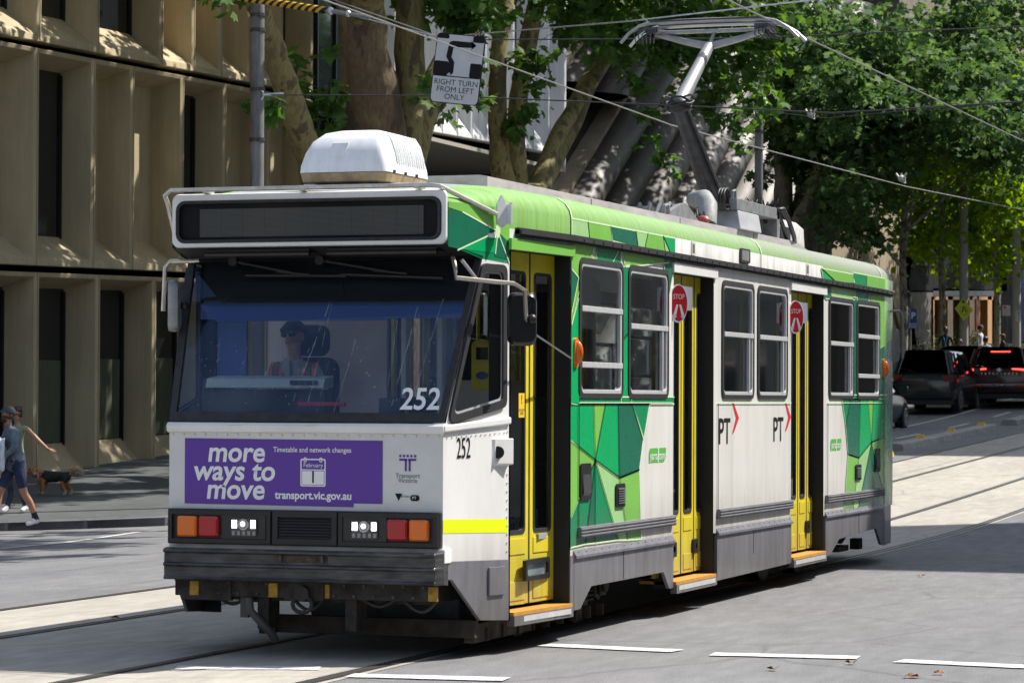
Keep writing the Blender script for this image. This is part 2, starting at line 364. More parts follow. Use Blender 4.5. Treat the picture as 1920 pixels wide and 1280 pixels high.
# green livery: polygons traced on the side plane, cut to the wall around the openings
def P2(*pp):
    return [(lambda p: (p.y, p.z))(at(x, y, 0, SX)) for x, y in pp]
N1 = (1111.7, 862); N2 = (1631.6, 828)
LIV = [
 (green_b, P2((1060, 757), (1109, 757), N1, (1058, 819))), (green_l, P2((1109, 757), (1131, 757), N1)),
 (green_b, P2((1131, 757), (1155, 757), (1157, 895), N1)), (green_d, P2((1155, 757), (1182, 757), (1202, 823), (1195, 880), (1157, 895))),
 (green_m, P2((1182, 757), (1214, 757), (1203, 823))), (green_l, P2((1157, 895), (1195, 880), (1198, 990), (1198, 1010), (1172, 1012))),
 (green_p, P2(N1, (1157, 895), (1172, 1012), (1155, 1012))), (green_m, P2(N1, (1155, 1012), (1111, 1018))), (green_d, P2(N1, (1111, 1018), (1093, 1020))),
 (green_m, P2(N1, (1093, 1020), (1050, 1030), (1062, 980))), (green_l, P2((1058, 819), N1, (1062, 980))),
 # rear panel
 (green_m, P2((1576, 748), (1592, 748), (1583, 800))), (green_d, P2((1592, 748), (1611, 748), (1608, 858), (1587, 851), (1583, 800))),
 (green_b, P2((1611, 748), (1625, 748), N2, (1608, 858))), (green_l, P2((1625, 748), (1635, 748), N2)), (green_b, P2((1635, 748), (1662, 748), (1662, 818), N2)),
 (green_l, P2((1587, 851), (1608, 858), (1600, 930), (1596, 960), (1580, 960))), (green_p, P2((1608, 858), N2, (1606, 955), (1596, 960), (1600, 930))),
 (green_d, P2(N2, (1636, 950), (1606, 955))), (green_m, P2(N2, (1660, 945), (1636, 950))), (green_l, P2(N2, (1662, 818), (1662, 945))),
 # band and pillars between the trim and the panels, front half
 (green_l, P2((1064, 440), (1112, 452), (1080, 560), (1064, 620))), (green_d, P2((1064, 500), (1080, 520), (1064, 600))), (green_p, P2((1112, 452), (1160, 460), (1130, 520), (1098, 520))),
 (green_m, P2((1110, 455), (1160, 462), (1160, 500), (1115, 490))), (green_l, P2((1160, 462), (1250, 478), (1250, 492), (1168, 500))),
 (green_b, P2((1064, 620), (1082, 540), (1082, 757), (1064, 757))), (green_m, P2((1162, 500), (1176, 496), (1176, 620), (1162, 640))), (green_b, P2((1162, 640), (1176, 620), (1180, 757), (1160, 757))),
 (green_m, P2((1082, 744), (1262, 744), (1262, 757), (1082, 757))), (green_d, P2((1238, 480), (1262, 484), (1250, 560))),
 # rear half
 (green_d, P2((1545, 524), (1560, 527), (1556, 560), (1545, 560))), (green_p, P2((1556, 527), (1602, 535), (1600, 562), (1556, 555))), (green_m, P2((1602, 535), (1628, 540), (1626, 565), (1604, 562))),
 (green_l, P2((1628, 540), (1664, 546), (1664, 640), (1645, 655))), (green_d, P2((1664, 640), (1664, 748), (1645, 748), (1645, 655))), (green_d, P2((1597, 556), (1605, 558), (1605, 748), (1597, 748))),
 (green_m, P2((1576, 740), (1664, 740), (1664, 748), (1576, 748))),
]
LIV += [(m, [(y, z) for y, z in q]) for m, q in ((green_l, ((13.55, 2.45), (15.05, 2.7), (15.05, 3.1), (13.55, 3.1))), (green_d, ((13.55, 1.83), (13.55, 2.45), (15.05, 2.7), (15.05, 1.2))), (green_b, ((13.55, 1.83), (15.05, 1.2), (15.05, .9), (13.55, 1.4))), (green_l, ((13.55, 1.4), (15.05, .9), (15.05, .66), (13.55, .66))))]
# upper band above the trim
def yz(*pp): return [tuple(p) for p in pp]
UB = [(green_p, yz((2.05, 3.1), (2.5, 3.1), (2.45, 3.24), (2.05, 3.24))), (green_l, yz((2.5, 3.1), (3.1, 3.1), (3.05, 3.24), (2.45, 3.24))),
      (green_d, yz((3.1, 3.12), (3.82, 3.1), (3.75, 3.24), (3.05, 3.24))), (green_p, yz((3.82, 3.1), (4.0, 3.1), (4.1, 3.24), (3.75, 3.24))), (green_l, yz((4.0, 3.1), (4.62, 3.1), (4.55, 3.24), (4.1, 3.24))),
      (green_p, yz((4.62, 3.1), (4.78, 3.1), (4.55, 3.24))), (green_b, yz((4.78, 3.1), (4.92, 3.1), (4.92, 3.24), (4.55, 3.24))),
      (green_b, yz((10.5, 3.1), (11.1, 3.1), (10.4, 3.22))), (green_l, yz((11.1, 3.1), (12.0, 3.12), (11.9, 3.22), (10.4, 3.22))), (green_p, yz((11.1, 3.085), (12.0, 3.085), (12.0, 3.12), (11.1, 3.1))),
      (green_m, yz((12.0, 3.08), (12.6, 3.08), (12.6, 3.24), (11.9, 3.24))), (green_l, yz((12.6, 3.08), (13.55, 3.08), (13.55, 3.24), (12.6, 3.24))), (green_l, yz((13.55, 3.1), (15.05, 3.1), (15.05, 3.24), (13.55, 3.24)))]
mbs = {}; lines = MB(); k = 0
def seg_line(a, b, off, wd=.011):
    d = Vector((b[0]-a[0], b[1]-a[1])); 
    if d.length < 1e-4: return
    n = Vector((-d.y, d.x)).normalized()*wd/2
    lines.poly([(hw(y)+off, y, z) for y, z in ((a[0]+n.x, a[1]+n.y), (b[0]+n.x, b[1]+n.y), (b[0]-n.x, b[1]-n.y), (a[0]-n.x, a[1]-n.y))])
lm = [green_b, green_m, green_d, green_l, green_p]; liv = MB()
allrects = RECTS+[(.9, 2.05, 2.95, 3.1), (2.05, 13.55, 3.1, 3.245), (13.55, 14.4, .66, 3.245), (14.4, 15.05, .66, 3.245)]
for k, (m, pg) in enumerate(LIV+UB):
    off = .0016+.00012*k
    for (a, b, c, d) in allrects:
        q = clip(pg, a, b, c, d)
        if len(q) >= 3: liv.poly([(hw(y)+off, y, z) for y, z in q], lm.index(m))
        if k < len(LIV):
            for i in range(len(pg)):
                p0, p1 = pg[i], pg[(i+1) % len(pg)]
                if pg == LIV[0][1]: pass
                # clip the edge to the rect
                t0, t1 = 0., 1.; ok = True
                for ax, lo, hi in ((0, a, b), (1, c, d)):
                    dd = p1[ax]-p0[ax]
                    if abs(dd) < 1e-9:
                        if not (lo <= p0[ax] <= hi): ok = False
                        continue
                    u, v = sorted(((lo-p0[ax])/dd, (hi-p0[ax])/dd)); t0 = max(t0, u); t1 = min(t1, v)
                if ok and t1-t0 > .02:
                    A = (p0[0]+(p1[0]-p0[0])*t0, p0[1]+(p1[1]-p0[1])*t0); B = (p0[0]+(p1[0]-p0[0])*t1, p0[1]+(p1[1]-p0[1])*t1)
                    seg_line(A, B, .0085)
    if k >= len(LIV):
        for i in range(len(pg)):
            if 3.0 < pg[i][1]: seg_line(pg[i], pg[(i+1) % len(pg)], .0085, .014)
liv.build('green_livery', lm, T, fix=False); lines.build('livery_lines', line_m, T, fix=False)
# seam strips on the panels
mb = MB()
for a, b in ((2.23, 4.85), (6.33, 9.1), (10.7, 13.4)):
    mb.box(SX+.009, SX+.012, a, b, 1.826, 1.834, 0); mb.box(SX+.009, SX+.0125, a, a+.01, .87, 1.826, 1)
mb.build('panel_seam', [line_m, black], T)

# roof shell
def roof_sec(Y):
    h = hw(Y); d = .05*(1-sstep(0, .9, Y))+.05*sstep(14.2, 15.05, Y)
    prof = [(h, 3.1), (h, 3.245), (h-.015, 3.30), (h-.05, 3.352), (h-.11, 3.392), (h-.20, 3.42), (h-.34, 3.442), (h-.6, 3.462), (0, 3.48)]
    d2 = .085*(1-sstep(0, 1.3, Y)); prof = [(x, z-d*sstep(3.15, 3.45, z)-d2*sstep(3.25, 3.47, z)) for x, z in prof]
    return [(x, Y, z) for x, z in prof]+[(-x, Y, z) for x, z in prof[-2::-1]]
ysr = [.05, .25, .5, .75, .9, 1.3, 1.6, 2.05, 4.9, 7.9, 10.5, 13.55, 14.4, 15.05]
rf = MB(); ss = [roof_sec(y) for y in ysr]; n = len(ss[0])
for i in range(len(ss)-1):
    for k in range(n-1):
        kk = min(k, n-2-k); mi = 1 if kk >= 6 else (0 if kk >= 1 else (0 if (ysr[i] < 4.8 or ysr[i] >= 10.4) else 2))
        if kk == 0 and k > 5: mi = 2
        rf.add([ss[i][k], ss[i][k+1], ss[i+1][k+1], ss[i+1][k]], [(0, 1, 2, 3)], mi)
rf.poly([*ss[-1]], 2)
for k in range(1, n-2): rf.add([ss[0][k], ss[0][k+1], (ss[0][k+1][0], .05, min(3.31, ss[0][k+1][2])), (ss[0][k][0], .05, min(3.31, ss[0][k][2]))], [(0, 1, 2, 3)], 2)
rf.build('roof', [roofedge, roof_top, white_dirty], T, smooth=True)
mb = MB()
for y in (2.05, 7.92, 13.4):
    q = [(p[0]*1.0+(.006 if p[0] > 0 else -.006), y, p[2]+.006) for p in roof_sec(y)]
    mb.loft([[(x, y-.015, z) for x, _, z in q], [(x, y+.015, z) for x, _, z in q]])
mb.build('roof_joint', line_m, T)
# black gutter trim along the cant rail
def trim(sg):
    mb = MB(); ys = [1.0, 2.05, 13.55, 14.2]
    for z0, z1, o in ((3.048, 3.112, .035), (3.066, 3.096, .055)):
        mb.loft([[(sg*hw(y), y, z0), (sg*(hw(y)+o), y, z0), (sg*(hw(y)+o), y, z1), (sg*hw(y), y, z1)] for y in ys], close=True, caps=True)
    for i in range(46): mb.box(sg*(SX+.05) if sg > 0 else -SX-.062, SX+.062 if sg > 0 else sg*(SX+.05), 2.2+.25*i, 2.215+.25*i, 3.072, 3.09)
    mb.build('gutter_trim', rubber, T)
trim(1); trim(-1)
# small upper vents and stickers
mb = MB(); lp = rr(7.1, 7.46, 3.135, 3.265, .03); li = rr(7.15, 7.41, 3.155, 3.25, .02)
mb.prism([(SX+.001, a, b) for a, b in lp], (.014, 0, 0), 0); mb.poly([(SX+.017, a, b) for a, b in li], 1)
mb.build('vent_window', [rubber, M('vent_grey', (.20, .21, .21), .4, var=.2, vscale=10)], T)
for y in (5.45, 9.75):
    mb = MB(); mb.box(SX+.001, SX+.006, y, y+.12, 3.12, 3.24, 0); mb.box(SX+.006, SX+.0075, y+.025, y+.095, 3.14, 3.22, 1); mb.build('sticker', [M('sticker_grey', (.55, .54, .48), .5), M('sticker_dark', (.15, .14, .13), .5, var=.5, vscale=40)], T)

# windows
def window(a, b, c, d, rails, sg=1, seatstuff=True):
    Xp = lambda y, o: sg*(hw(y)+o)
    O = rr(a, b, c, d, .085); I = rr(a+.04, b-.04, c+.038, d-.038, .06); J = rr(a+.068, b-.068, c+.068, d-.068, .05)
    mb = MB(); f = lambda L, o: [(Xp(y, o), y, z) for y, z in L]
    mb.ring(f(O, .001), f(O, .014)); mb.ring(f(O, .014), f(I, .018)); mb.ring(f(I, .018), f(I, -.03))
    W = mb.build('window', rubber, T)
    mb = MB(); mb.ring(f(I, .010), f(J, .010)); mb.ring(f(J, .010), f(J, -.03))
    for z in rails:
        mb.box(*sorted((sg*(SX-.012), sg*(SX+.022))), a+.05, b-.05, z-.022, z+.022)
    mb.box(*sorted((sg*(SX-.01), sg*(SX+.02))), b-.22, b-.19, c+.07, rails[0]-.03) if len(rails) == 1 else mb.box(*sorted((sg*(SX-.01), sg*(SX+.02))), b-.12, b-.09, rails[0]+.03, rails[1]-.03)
    fr = mb.build('window_frame', alu, W, bevel=.004)
    mb = MB(); mb.poly(f(J, -.012)); mb.build('window_pane', glass_s, W, fix=False)
for sg in (1, -1):
    for i, (a, b, c, d) in enumerate(WINS):
        window(a, b, c, d, [2.125, 2.56] if i in (0, 5) else [2.455], sg)
# folding doors
def door(a, b, cuts, sg=1):
    for (p, q) in cuts:
        X0, X1 = hw(max(p, a))-.125, hw(min(q, b))-.125
        def D(y, z, o): 
            t = (y-p)/(q-p); return (sg*(X0+(X1-X0)*t+o), y, z)
        zb, zt = .33, 2.95; g = .012; st = .085
        mb = MB()
        def fr(y0, y1, z0, z1, o0=-.03, o1=0.):
            mb.add([D(y0, z0, o0), D(y1, z0, o0), D(y1, z1, o0), D(y0, z1, o0), D(y0, z0, o1), D(y1, z0, o1), D(y1, z1, o1), D(y0, z1, o1)],
                   [(0, 3, 2, 1), (4, 5, 6, 7), (0, 1, 5, 4), (1, 2, 6, 5), (2, 3, 7, 6), (3, 0, 4, 7)])
        fr(p+g, p+st, zb, zt); fr(q-st, q-g, zb, zt); fr(p+st, q-st, zb, .86); fr(p+st, q-st, 2.80, zt)
        for z0, z1 in ((.36, .50), (.70, .82)): fr(p+st-.01, q-st+.01, z0, z1, 0, .006)
        dl = mb.build('door_leaf', yellow, T, bevel=.004)
        mb = MB(); O = rr(p+st-.012, q-st+.012, .85, 2.81, .05); I = rr(p+st+.012, q-st-.012, .88, 2.785, .04)
        mb.ring([D(y, z, .004) for y, z in O], [D(y, z, .004) for y, z in I]); mb.ring([D(y, z, .004) for y, z in I], [D(y, z, -.012) for y, z in I])
        mb.build('glazing_seal', rubber, dl)
        mb = MB(); mb.poly([D(y, z, -.012) for y, z in I]); mb.build('door_pane', glass_s, dl, fix=False)
        mb = MB(); mb.add([D(q-.012, zb, .002), D(q+.012, zb, .002), D(q+.012, zt, .002), D(q-.012, zt, .002)], [(0, 1, 2, 3)]); mb.build('rubber_edge', rubber, dl, fix=False)
    return
for sg in (1, -1):
    door(.93, 2.03, [(.93, 1.56), (1.56, 2.05)], sg)
    door(4.9, 6.21, [(4.75, 5.16), (5.16, 5.58), (5.58, 6.0), (6.0, 6.35)], sg)
    door(9.13, 10.55, [(9.1, 9.51), (9.51, 9.93), (9.93, 10.31), (10.31, 10.68)], sg)
def low_window(y0, y1, z0, z1, x):
    mb = MB(); O = rr(y0, y1, z0, z1, .02); I = rr(y0+.035, y1-.035, z0+.035, z1-.035, .03)
    mb.ring([(x, y, z) for y, z in O], [(x+.03, y, z) for y, z in O]); mb.ring([(x+.03, y, z) for y, z in O], [(x+.03, y, z) for y, z in I]); mb.ring([(x+.03, y, z) for y, z in I], [(x+.004, y, z) for y, z in I])
    mb.poly([(x+.006, y, z) for y, z in I], 1)
    return mb.build('low_window', [black, M('low_pane', (.16, .22, .24), .15, var=.3, vscale=3)], T, fix=False)
low_window(1.36, 1.92, .50, .66, 1.175+.012)
for y0 in (5.93, 10.24): low_window(y0, y0+.12, .49, .62, 1.21)
low_window(5.2, 5.36, .49, .62, 1.21)
for (a, b) in DOORS:
    mb = MB(); x = hw(b)
    mb.prism([(hw(a)-.3, a, .275), (hw(a)+.03, a, .275), (x+.03, b, .275), (x-.3, b, .275)], (0, 0, .025), 0)
    mb.prism([(hw(a)-.02, a, .20), (hw(a)+.036, a, .20), (x+.036, b, .20), (x-.02, b, .20)], (0, 0, .075), 1)
    mb.prism([(hw(a)+.036, a+.06, .225), (hw(a)+.04, a+.06, .225), (x+.04, b-.06, .225), (x+.036, b-.06, .225)], (0, 0, .04), 2)
    mb.build('step', [orange_step, skirt_m, alu], T)
    # header over the opening
    mb = MB()
    mb.prism([(hw(a), a-.06, 2.945), (hw(a)+.025, a-.06, 2.945), (x+.025, b+.06, 2.945), (x, b+.06, 2.945)], (0, 0, .085))
    mb.build('door_header', green_l if a < 1 else white, T, bevel=.004)
    mb = MB(); mb.prism([(hw(a)-.3, a+.02, .32), (hw(a)-.15, a+.02, .32), (x-.15, b-.02, .32), (x-.3, b-.02, .32)], (0, 0, .01)); mb.build('step_well', dark, T)

# rubbing strips
for a, b in ((2.22, 4.88), (6.32, 9.11), (10.62, 13.45)):
    mb = MB()
    for i, (z0, z1, o) in enumerate(((.785, .872, .034), (.797, .812, .042), (.823, .836, .042), (.848, .861, .042))):
        mb.box(SX, SX+o, a+.001*i, b-.001*i, z0, z1)
    mb.build('rubbing_strip', rail_m, T, bevel=.004); mb = MB(); mb.box(-SX-.034, -SX, a, b, .785, .872); mb.build('rubbing_strip', rail_m, T)
# skirts
def skirt(pts, seams, ledge, sg=1):
    mb = MB(); mb.prism([(sg*(SX-.02), y, z) for y, z in pts], (sg*.03, 0, 0), 0)
    a, b = ledge
    mb.prism([(sg*SX, a, .70), (sg*(SX+.03), a, .655), (sg*(SX+.03), a, .635), (sg*SX, a, .635)], (0, b-a, 0), 0)
    for s_ in seams: mb.box(*sorted((sg*(SX+.009), sg*(SX+.0125))), s_-.006, s_+.006, .41, .63, 1)
    for i in range(int((b-a)/.2)): mb.cyl((sg*(SX+.016), a+.1+.2*i, .683), (1, 0, .7), .006, .006, 6, 0)
    mb.build('skirt', [skirt_m, black], T, bevel=.003)
SK = [([(2.12, .66), (2.12, .24), (2.28, .24), (2.56, .40), (4.58, .40), (4.76, .25), (4.88, .25), (4.88, .66)], [3.42], (2.12, 4.88)),
      ([(6.31, .66), (6.31, .23), (9.12, .245), (9.12, .66)], [7.62], (6.31, 9.12)),
      ([(10.61, .66), (10.61, .235), (10.85, .25), (11.24, .39), (13.1, .43), (13.36, .24), (13.55, .22), (13.55, .66)], [12.2], (10.61, 13.45))]
for sg in (1, -1):
    for a, b, c in SK: skirt(a, b, c, sg)
    mb = MB()
    mb.loft([[(sg*(hw(y)-.02), y, .66), (sg*(hw(y)+.01), y, .66), (sg*(hw(y)+.01), y, z), (sg*(hw(y)-.02), y, z)] for y, z in ((13.55, .22), (14.2, .22), (14.9, .5))], close=True, caps=True)
    mb.build('rear_skirt', skirt_m, T)
# door post between front door and wall, small fittings
for y in (2.05,):
    mb = MB(); mb.box(SX-.02, SX+.008, 2.035, 2.12, .24, .66); mb.build('door_post', skirt_m, T)
def fitting(y0, y1, z0, z1, slats, name):
    mb = MB(); O = rr(y0, y1, z0, z1, .02, 3); I = rr(y0+.03, y1-.03, z0+.02, z1-.02, .012, 3)
    mb.prism([(SX+.009, y, z) for y, z in O], (.009, 0, 0), 0)
    n = slats
    for i in range(n):
        z = z0+.03+(z1-z0-.06)*i/n; h = (z1-z0-.06)/n
        mb.prism([(SX+.019, y0+.035, z), (SX+.03, y0+.035, z+.1*h), (SX+.02, y0+.035, z+.75*h)], (0, y1-y0-.07, 0), 1)
    return mb.build(name, [black, M('slat_grey', (.05, .05, .055), .4)], T)
fitting(2.27, 2.53, 1.08, 1.36, 1, 'door_release'); fitting(3.2, 3.44, .99, 1.18, 7, 'louvre')
fitting(12.02, 12.3, .99, 1.16, 7, 'louvre'); fitting(13.02, 13.28, 1.06, 1.32, 1, 'door_release')
for y in (2.15, 13.5):
    mb = MB(); O = rr(y-.05, y+.05, 2.10, 2.33, .045)
    mb.prism([(SX+.0, a, b) for a, b in O], (.02, 0, 0), 0); mb.sphere((SX+.02, y, 2.215), (.050, .034, .092), 12, 8)
    mb.build('side_lamp', amber, T, smooth=True)
# stop signs: red ovals on small flags by the doors
for y in (4.88, 9.12):
    mb = MB(); n = 28; zc = 2.68
    c = at(1272, 569, 0, SX+.06) if y < 6 else at(1491, 592, 0, SX+.06)
    mb.box(SX+.002, SX+.03, y+.0, y+.03, zc-.1, zc+.1, 1)
    ex = Vector((.77, .64, 0)); o = Vector((SX+.04, y+.02, zc)); nrm = Vector((.64, -.77, 0))
    wdt, hgt = .085, .165
    def el(s, off): return [o+nrm*off+ex*wdt*s*math.cos(2*math.pi*k/n)+Vector((0, 0, hgt*s*math.sin(2*math.pi*k/n))) for k in range(n)]
    mb.prism(el(1, 0), nrm*.012, 1); mb.poly(el(.93, .0135), 0)
    for sx_ in (-1, 1):
        b0 = o+nrm*.015+Vector((0, 0, -.01)); pts = [b0+ex*.004*sx_, b0+ex*.022*sx_+Vector((0, 0, -.0)), b0+ex*.055*sx_+Vector((0, 0, -.10)), b0+ex*.03*sx_+Vector((0, 0, -.115))]
        mb.poly(pts, 1); mb.poly([b0+ex*.018*sx_+Vector((0, 0, -.10)), b0+ex*.066*sx_+Vector((0, 0, -.085)), b0+ex*.045*sx_+Vector((0, 0, -.135))], 1)
    # white plate behind
    mb.prism([o+ex*.03+Vector((0, 0, .15)), o+ex*.13+Vector((0, 0, .14)), o+ex*.13+Vector((0, 0, -.06)), o+ex*.03+Vector((0, 0, -.06))], nrm*.008, 1)
    sg_ = mb.build('stop_sign', [red_p, txt_w], T, fix=False)
    text('STOP', .062, txt_w, o+nrm*.0155+Vector((0, 0, .055)), ex, (0, 0, 1), sg_, bold=0, sx=.72)
# wording on the side
def side_text(body, y, z, size, mat, sx=1, bold=0, off=.003, **k): return text(body, size, mat, (SX+off, y, z), (0, 1, 0), (0, 0, 1), T, sx=sx, bold=bold, **k)
for yc in (6.66, 8.68):
    side_text('PT', yc-.08, 1.56, .33, txt_k, sx=1.15, bold=.004)
    mb = MB(); x = SX+.003; a, z = yc+.19, 1.69
    mb.poly([(x, a, z+.15), (x, a+.07, z+.13), (x, a+.25, z), (x, a+.14, z)]); mb.poly([(x, a+.14, z), (x, a+.25, z), (x, a+.07, z-.13), (x, a, z-.15)])
    mb.build('chevron', red_p, T, fix=False)
for yc in (4.4, 11.1):
    mb = MB(); pts = [(yc-.24, 1.33), (yc+.20, 1.33), (yc+.27, 1.36), (yc+.27, 1.45), (yc-.20, 1.45), (yc-.24, 1.42)]
    mb.poly([(SX+.0025, y, z) for y, z in pts]); mb.build('badge', M('badge_green', (.10, .42, .06), .35), T, fix=False)
    side_text('yarra', yc-.10, 1.385, .105, txt_w, sx=1.0, off=.0045); side_text('trams', yc+.15, 1.385, .105, txt_w, sx=.85, off=.0045)
    mb = MB(); mb.poly([(SX+.0045, y, z) for y, z in ((yc+.015, 1.33), (yc+.035, 1.33), (yc+.05, 1.45), (yc+.03, 1.45))]); mb.build('badge_slash', txt_w, T, fix=False)
mb = MB(); mb.box(1.215, 1.2185, 1.17, 1.30, 1.72, 1.90); ds = mb.build('door_sticker', M('sticker_yellow', (.8, .5, .02), .5), T)
text('!', .09, txt_k, (1.2195, 1.235, 1.85), (0, 1, 0), (0, 0, 1), ds, bold=.003); text('DO NOT\nOPEN', .03, txt_k, (1.2195, 1.235, 1.76), (0, 1, 0), (0, 0, 1), ds)
# ---------------------------------------------------------------- tram front
def cs(sg, Y, z, off=0.):                      # point on the tapered cab side
    x = 1.06+(1.235-1.06)*Y/.9; return (sg*(x+off), Y, z)
for sg in (1, -1):
    mb = MB()
    mb.poly([cs(sg, 0, .70), cs(sg, .9, .67), cs(sg, .9, 1.66), cs(sg, 0, 1.60)], 0)
    # around the quarter window
    O = [(0, 1.60), (.9, 1.66), (.9, 2.86), (.52, 2.86)]; I = [(.07, 1.70), (.80, 1.83), (.80, 2.79), (.53, 2.79)]
    mb.ring([cs(sg, *p) for p in O], [cs(sg, *p) for p in I], 0)
    # sign-box side and cant panel in green
    mb.poly([cs(sg, .05, 2.945), cs(sg, .05, 3.1), cs(sg, .9, 3.1), cs(sg, .9, 2.84), cs(sg, .52, 2.86)], 1)
    mb.poly([cs(sg, .05, 3.1), cs(sg, .05, 3.245), cs(sg, .9, 3.245), cs(sg, .9, 3.1)], 1)
    # pillar next to the door
    mb.poly([cs(sg, .9, .25), cs(sg, .9, 2.95), (sg*1.10, .9, 2.95), (sg*1.10, .9, .25)], 2)
    mb.build('cab_side', [white, green_m, dark], T)
    # raised ledge line along the side under the window
    mb = MB(); mb.loft([[cs(sg, y, z-.03, 0), cs(sg, y, z-.022, .022), cs(sg, y, z+.02, .022), cs(sg, y, z+.03, 0)] for y, z in ((-.015, 1.645), (.9, 1.70))], close=True, caps=True)
    mb.build('side_ledge', white, T, bevel=.006)
    # quarter window
    def loop(I, r=.05, n=4):
        out = []; m = len(I)
        for i in range(m):
            p, a, b = Vector(I[i]), Vector(I[i-1]), Vector(I[(i+1) % m])
            u, v = (a-p).normalized(), (b-p).normalized(); ang = u.angle(v); t = min(r/math.tan(ang/2), .2)
            s0, s1 = p+u*t, p+v*t
            for k in range(n+1):
                f = k/n; out.append(tuple((s0*(1-f)+p*f)*(1-f)+(p*(1-f)+s1*f)*f))
        return out
    O2 = loop([(.035, 1.665), (.845, 1.80), (.845, 2.83), (.50, 2.83)], .07); I2 = loop([(.10, 1.735), (.79, 1.85), (.79, 2.775), (.535, 2.775)], .05); J2 = loop([(.125, 1.755), (.775, 1.863), (.775, 2.76), (.55, 2.76)], .045)
    mb = MB(); mb.ring([cs(sg, *p, .001) for p in O2], [cs(sg, *p, .018) for p in O2]); mb.ring([cs(sg, *p, .018) for p in O2], [cs(sg, *p, .018) for p in I2]); mb.ring([cs(sg, *p, .018) for p in I2], [cs(sg, *p, -.02) for p in I2])
    qw = mb.build('quarter_window', rubber, T)
    mb = MB(); mb.ring([cs(sg, *p, .004) for p in I2], [cs(sg, *p, .004) for p in J2]); mb.build('window_frame', alu, qw)
    mb = MB(); mb.poly([cs(sg, *p, -.004) for p in J2]); mb.build('window_pane', glass_c, qw, fix=False)
    # fluorescent stripe, cab skirt, flap
    mb = MB(); mb.poly([cs(sg, -.02 if 0 else .0, .912, .002), cs(sg, .885, .885, .002), cs(sg, .885, .985, .002), cs(sg, 0, 1.01, .002)]); mb.build('reflective_stripe', lime_stripe, T, fix=False)
    mb = MB(); pts = [(-.03, .715), (-.03, .60), (.12, .575), (.50, .27), (.9, .245), (.9, .69)]
    A = [cs(sg, *p, .006) for p in pts]; B = [cs(sg, *p, -.02) for p in pts]
    mb.add(A+B, [list(range(6)), list(range(6, 12))[::-1]]+[(i, (i+1) % 6, 6+(i+1) % 6, 6+i) for i in range(6)])
    mb.build('cab_skirt', skirt_m, T, bevel=.004)
    mb = MB(); mb.loft([[cs(sg, y, z, o) for z, o in ((.44, .007), (.44, .022), (.645, .022), (.645, .007))] for y in (.60, .82)], close=True, caps=True); mb.build('flap', skirt_m, T, bevel=.004)
    mb = MB()
    for i in range(15): mb.sphere(cs(sg, .875, .75+.062*i, .002), .008, 6, 4)
    for i in range(13): mb.sphere(cs(sg, .05+.065*i, 1.585+.002*i, .002), .007, 6, 4)
    mb.build('rivets', alu, T, smooth=True)
# camera pod on the near cab side
mb = MB(); P = lambda y, z, o: cs(1, y, z, o)
mb.add([P(.66, 1.37, .0), P(.88, 1.37, .0), P(.88, 1.57, .0), P(.66, 1.57, .0), P(.68, 1.39, .012), P(.88, 1.38, .05), P(.88, 1.57, .05), P(.68, 1.57, .016)], [(4, 5, 6, 7), (0, 1, 5, 4), (1, 2, 6, 5), (2, 3, 7, 6), (3, 0, 4, 7)])
cp = mb.build('camera_pod', white, T, bevel=.006)
mb = MB(); mb.cyl(P(.72, 1.47, .012), (.5, -.86, 0), .045, .05, 18); mb.build('lens', black, cp)
text('252', .21, txt_k, cs(1, .27, 1.50, .004), Vector(cs(1, .9, 0))-Vector(cs(1, 0, 0)), (0, 0, 1), T, sx=.62)

# front wall
mb = MB()
mb.poly([(-1.06, 0, 1.055), (1.06, 0, 1.055), (1.06, 0, 1.63), (-1.06, 0, 1.63)]); mb.poly([(-1.06, 0, .70), (1.06, 0, .70), (1.06, 0, 1.055), (-1.06, 0, 1.055)])
mb.build('front_panel', M('front_panel_paint', (.72, .72, .70), .3, var=.10, vscale=3, coat=.25), T)
mb = MB()
mb.loft([[(x, y, z) for y, z in ((.0, 1.605), (-.022, 1.612), (-.03, 1.63), (-.03, 1.66), (-.012, 1.678), (.05, 1.684))] for x in (-1.07, 1.07)], caps=False)
mb.poly([(1.07, y, z) for y, z in ((.0, 1.605), (-.022, 1.612), (-.03, 1.63), (-.03, 1.66), (-.012, 1.678), (.05, 1.684))])
for x in (-.53, .05): mb.box(x-.04, x+.04, -.037, -.028, 1.665, 1.672)
mb.build('windscreen_ledge', white, T, smooth=True)
mb = MB()
for i in range(25): mb.sphere((-1.03+.0857*i, -.001, 1.592), .0085, 6, 4)
mb.build('rivets', alu, T, smooth=True)
# windscreen: raked back, spanning the taper
WB, WT = (0.01, 1.685), (.52, 2.87)
def ws(u, v, o=0.):                          # u -1..1, v 0..1
    y = WB[0]+(WT[0]-WB[0])*v; z = WB[1]+(WT[1]-WB[1])*v; x = (1.06+.1944*y)*u
    nrm = Vector((0, -(WT[1]-WB[1]), (WT[0]-WB[0]))).normalized()
    return (x+nrm.x*o, y+nrm.y*o, z+nrm.z*o)
def wsl(u0, u1, v0, v1, r, asp=1.1, n=5):
    return [(a, b) for a, b in rr(u0, u1, v0, v1, r, n)]
O = [(-1, 0), (1, 0), (1, 1), (-1, 1)]; I = [(-.955, .055), (.955, .055), (.955, 1), (-.955, 1)]
mb = MB(); mb.ring([ws(*p, .0) for p in O], [ws(*p, .0) for p in I]); mb.ring([ws(*p, .012) for p in O], [ws(*p, .012) for p in I]); mb.ring([ws(*p, .012) for p in O], [ws(*p, 0) for p in O]); mb.ring([ws(*p, .012) for p in I], [ws(*p, -.02) for p in I])
wsf = mb.build('windscreen', rubber, T)
mb = MB(); mb.poly([ws(*p, -.006) for p in I]); mb.build('windscreen_pane', glass_w, wsf, fix=False)
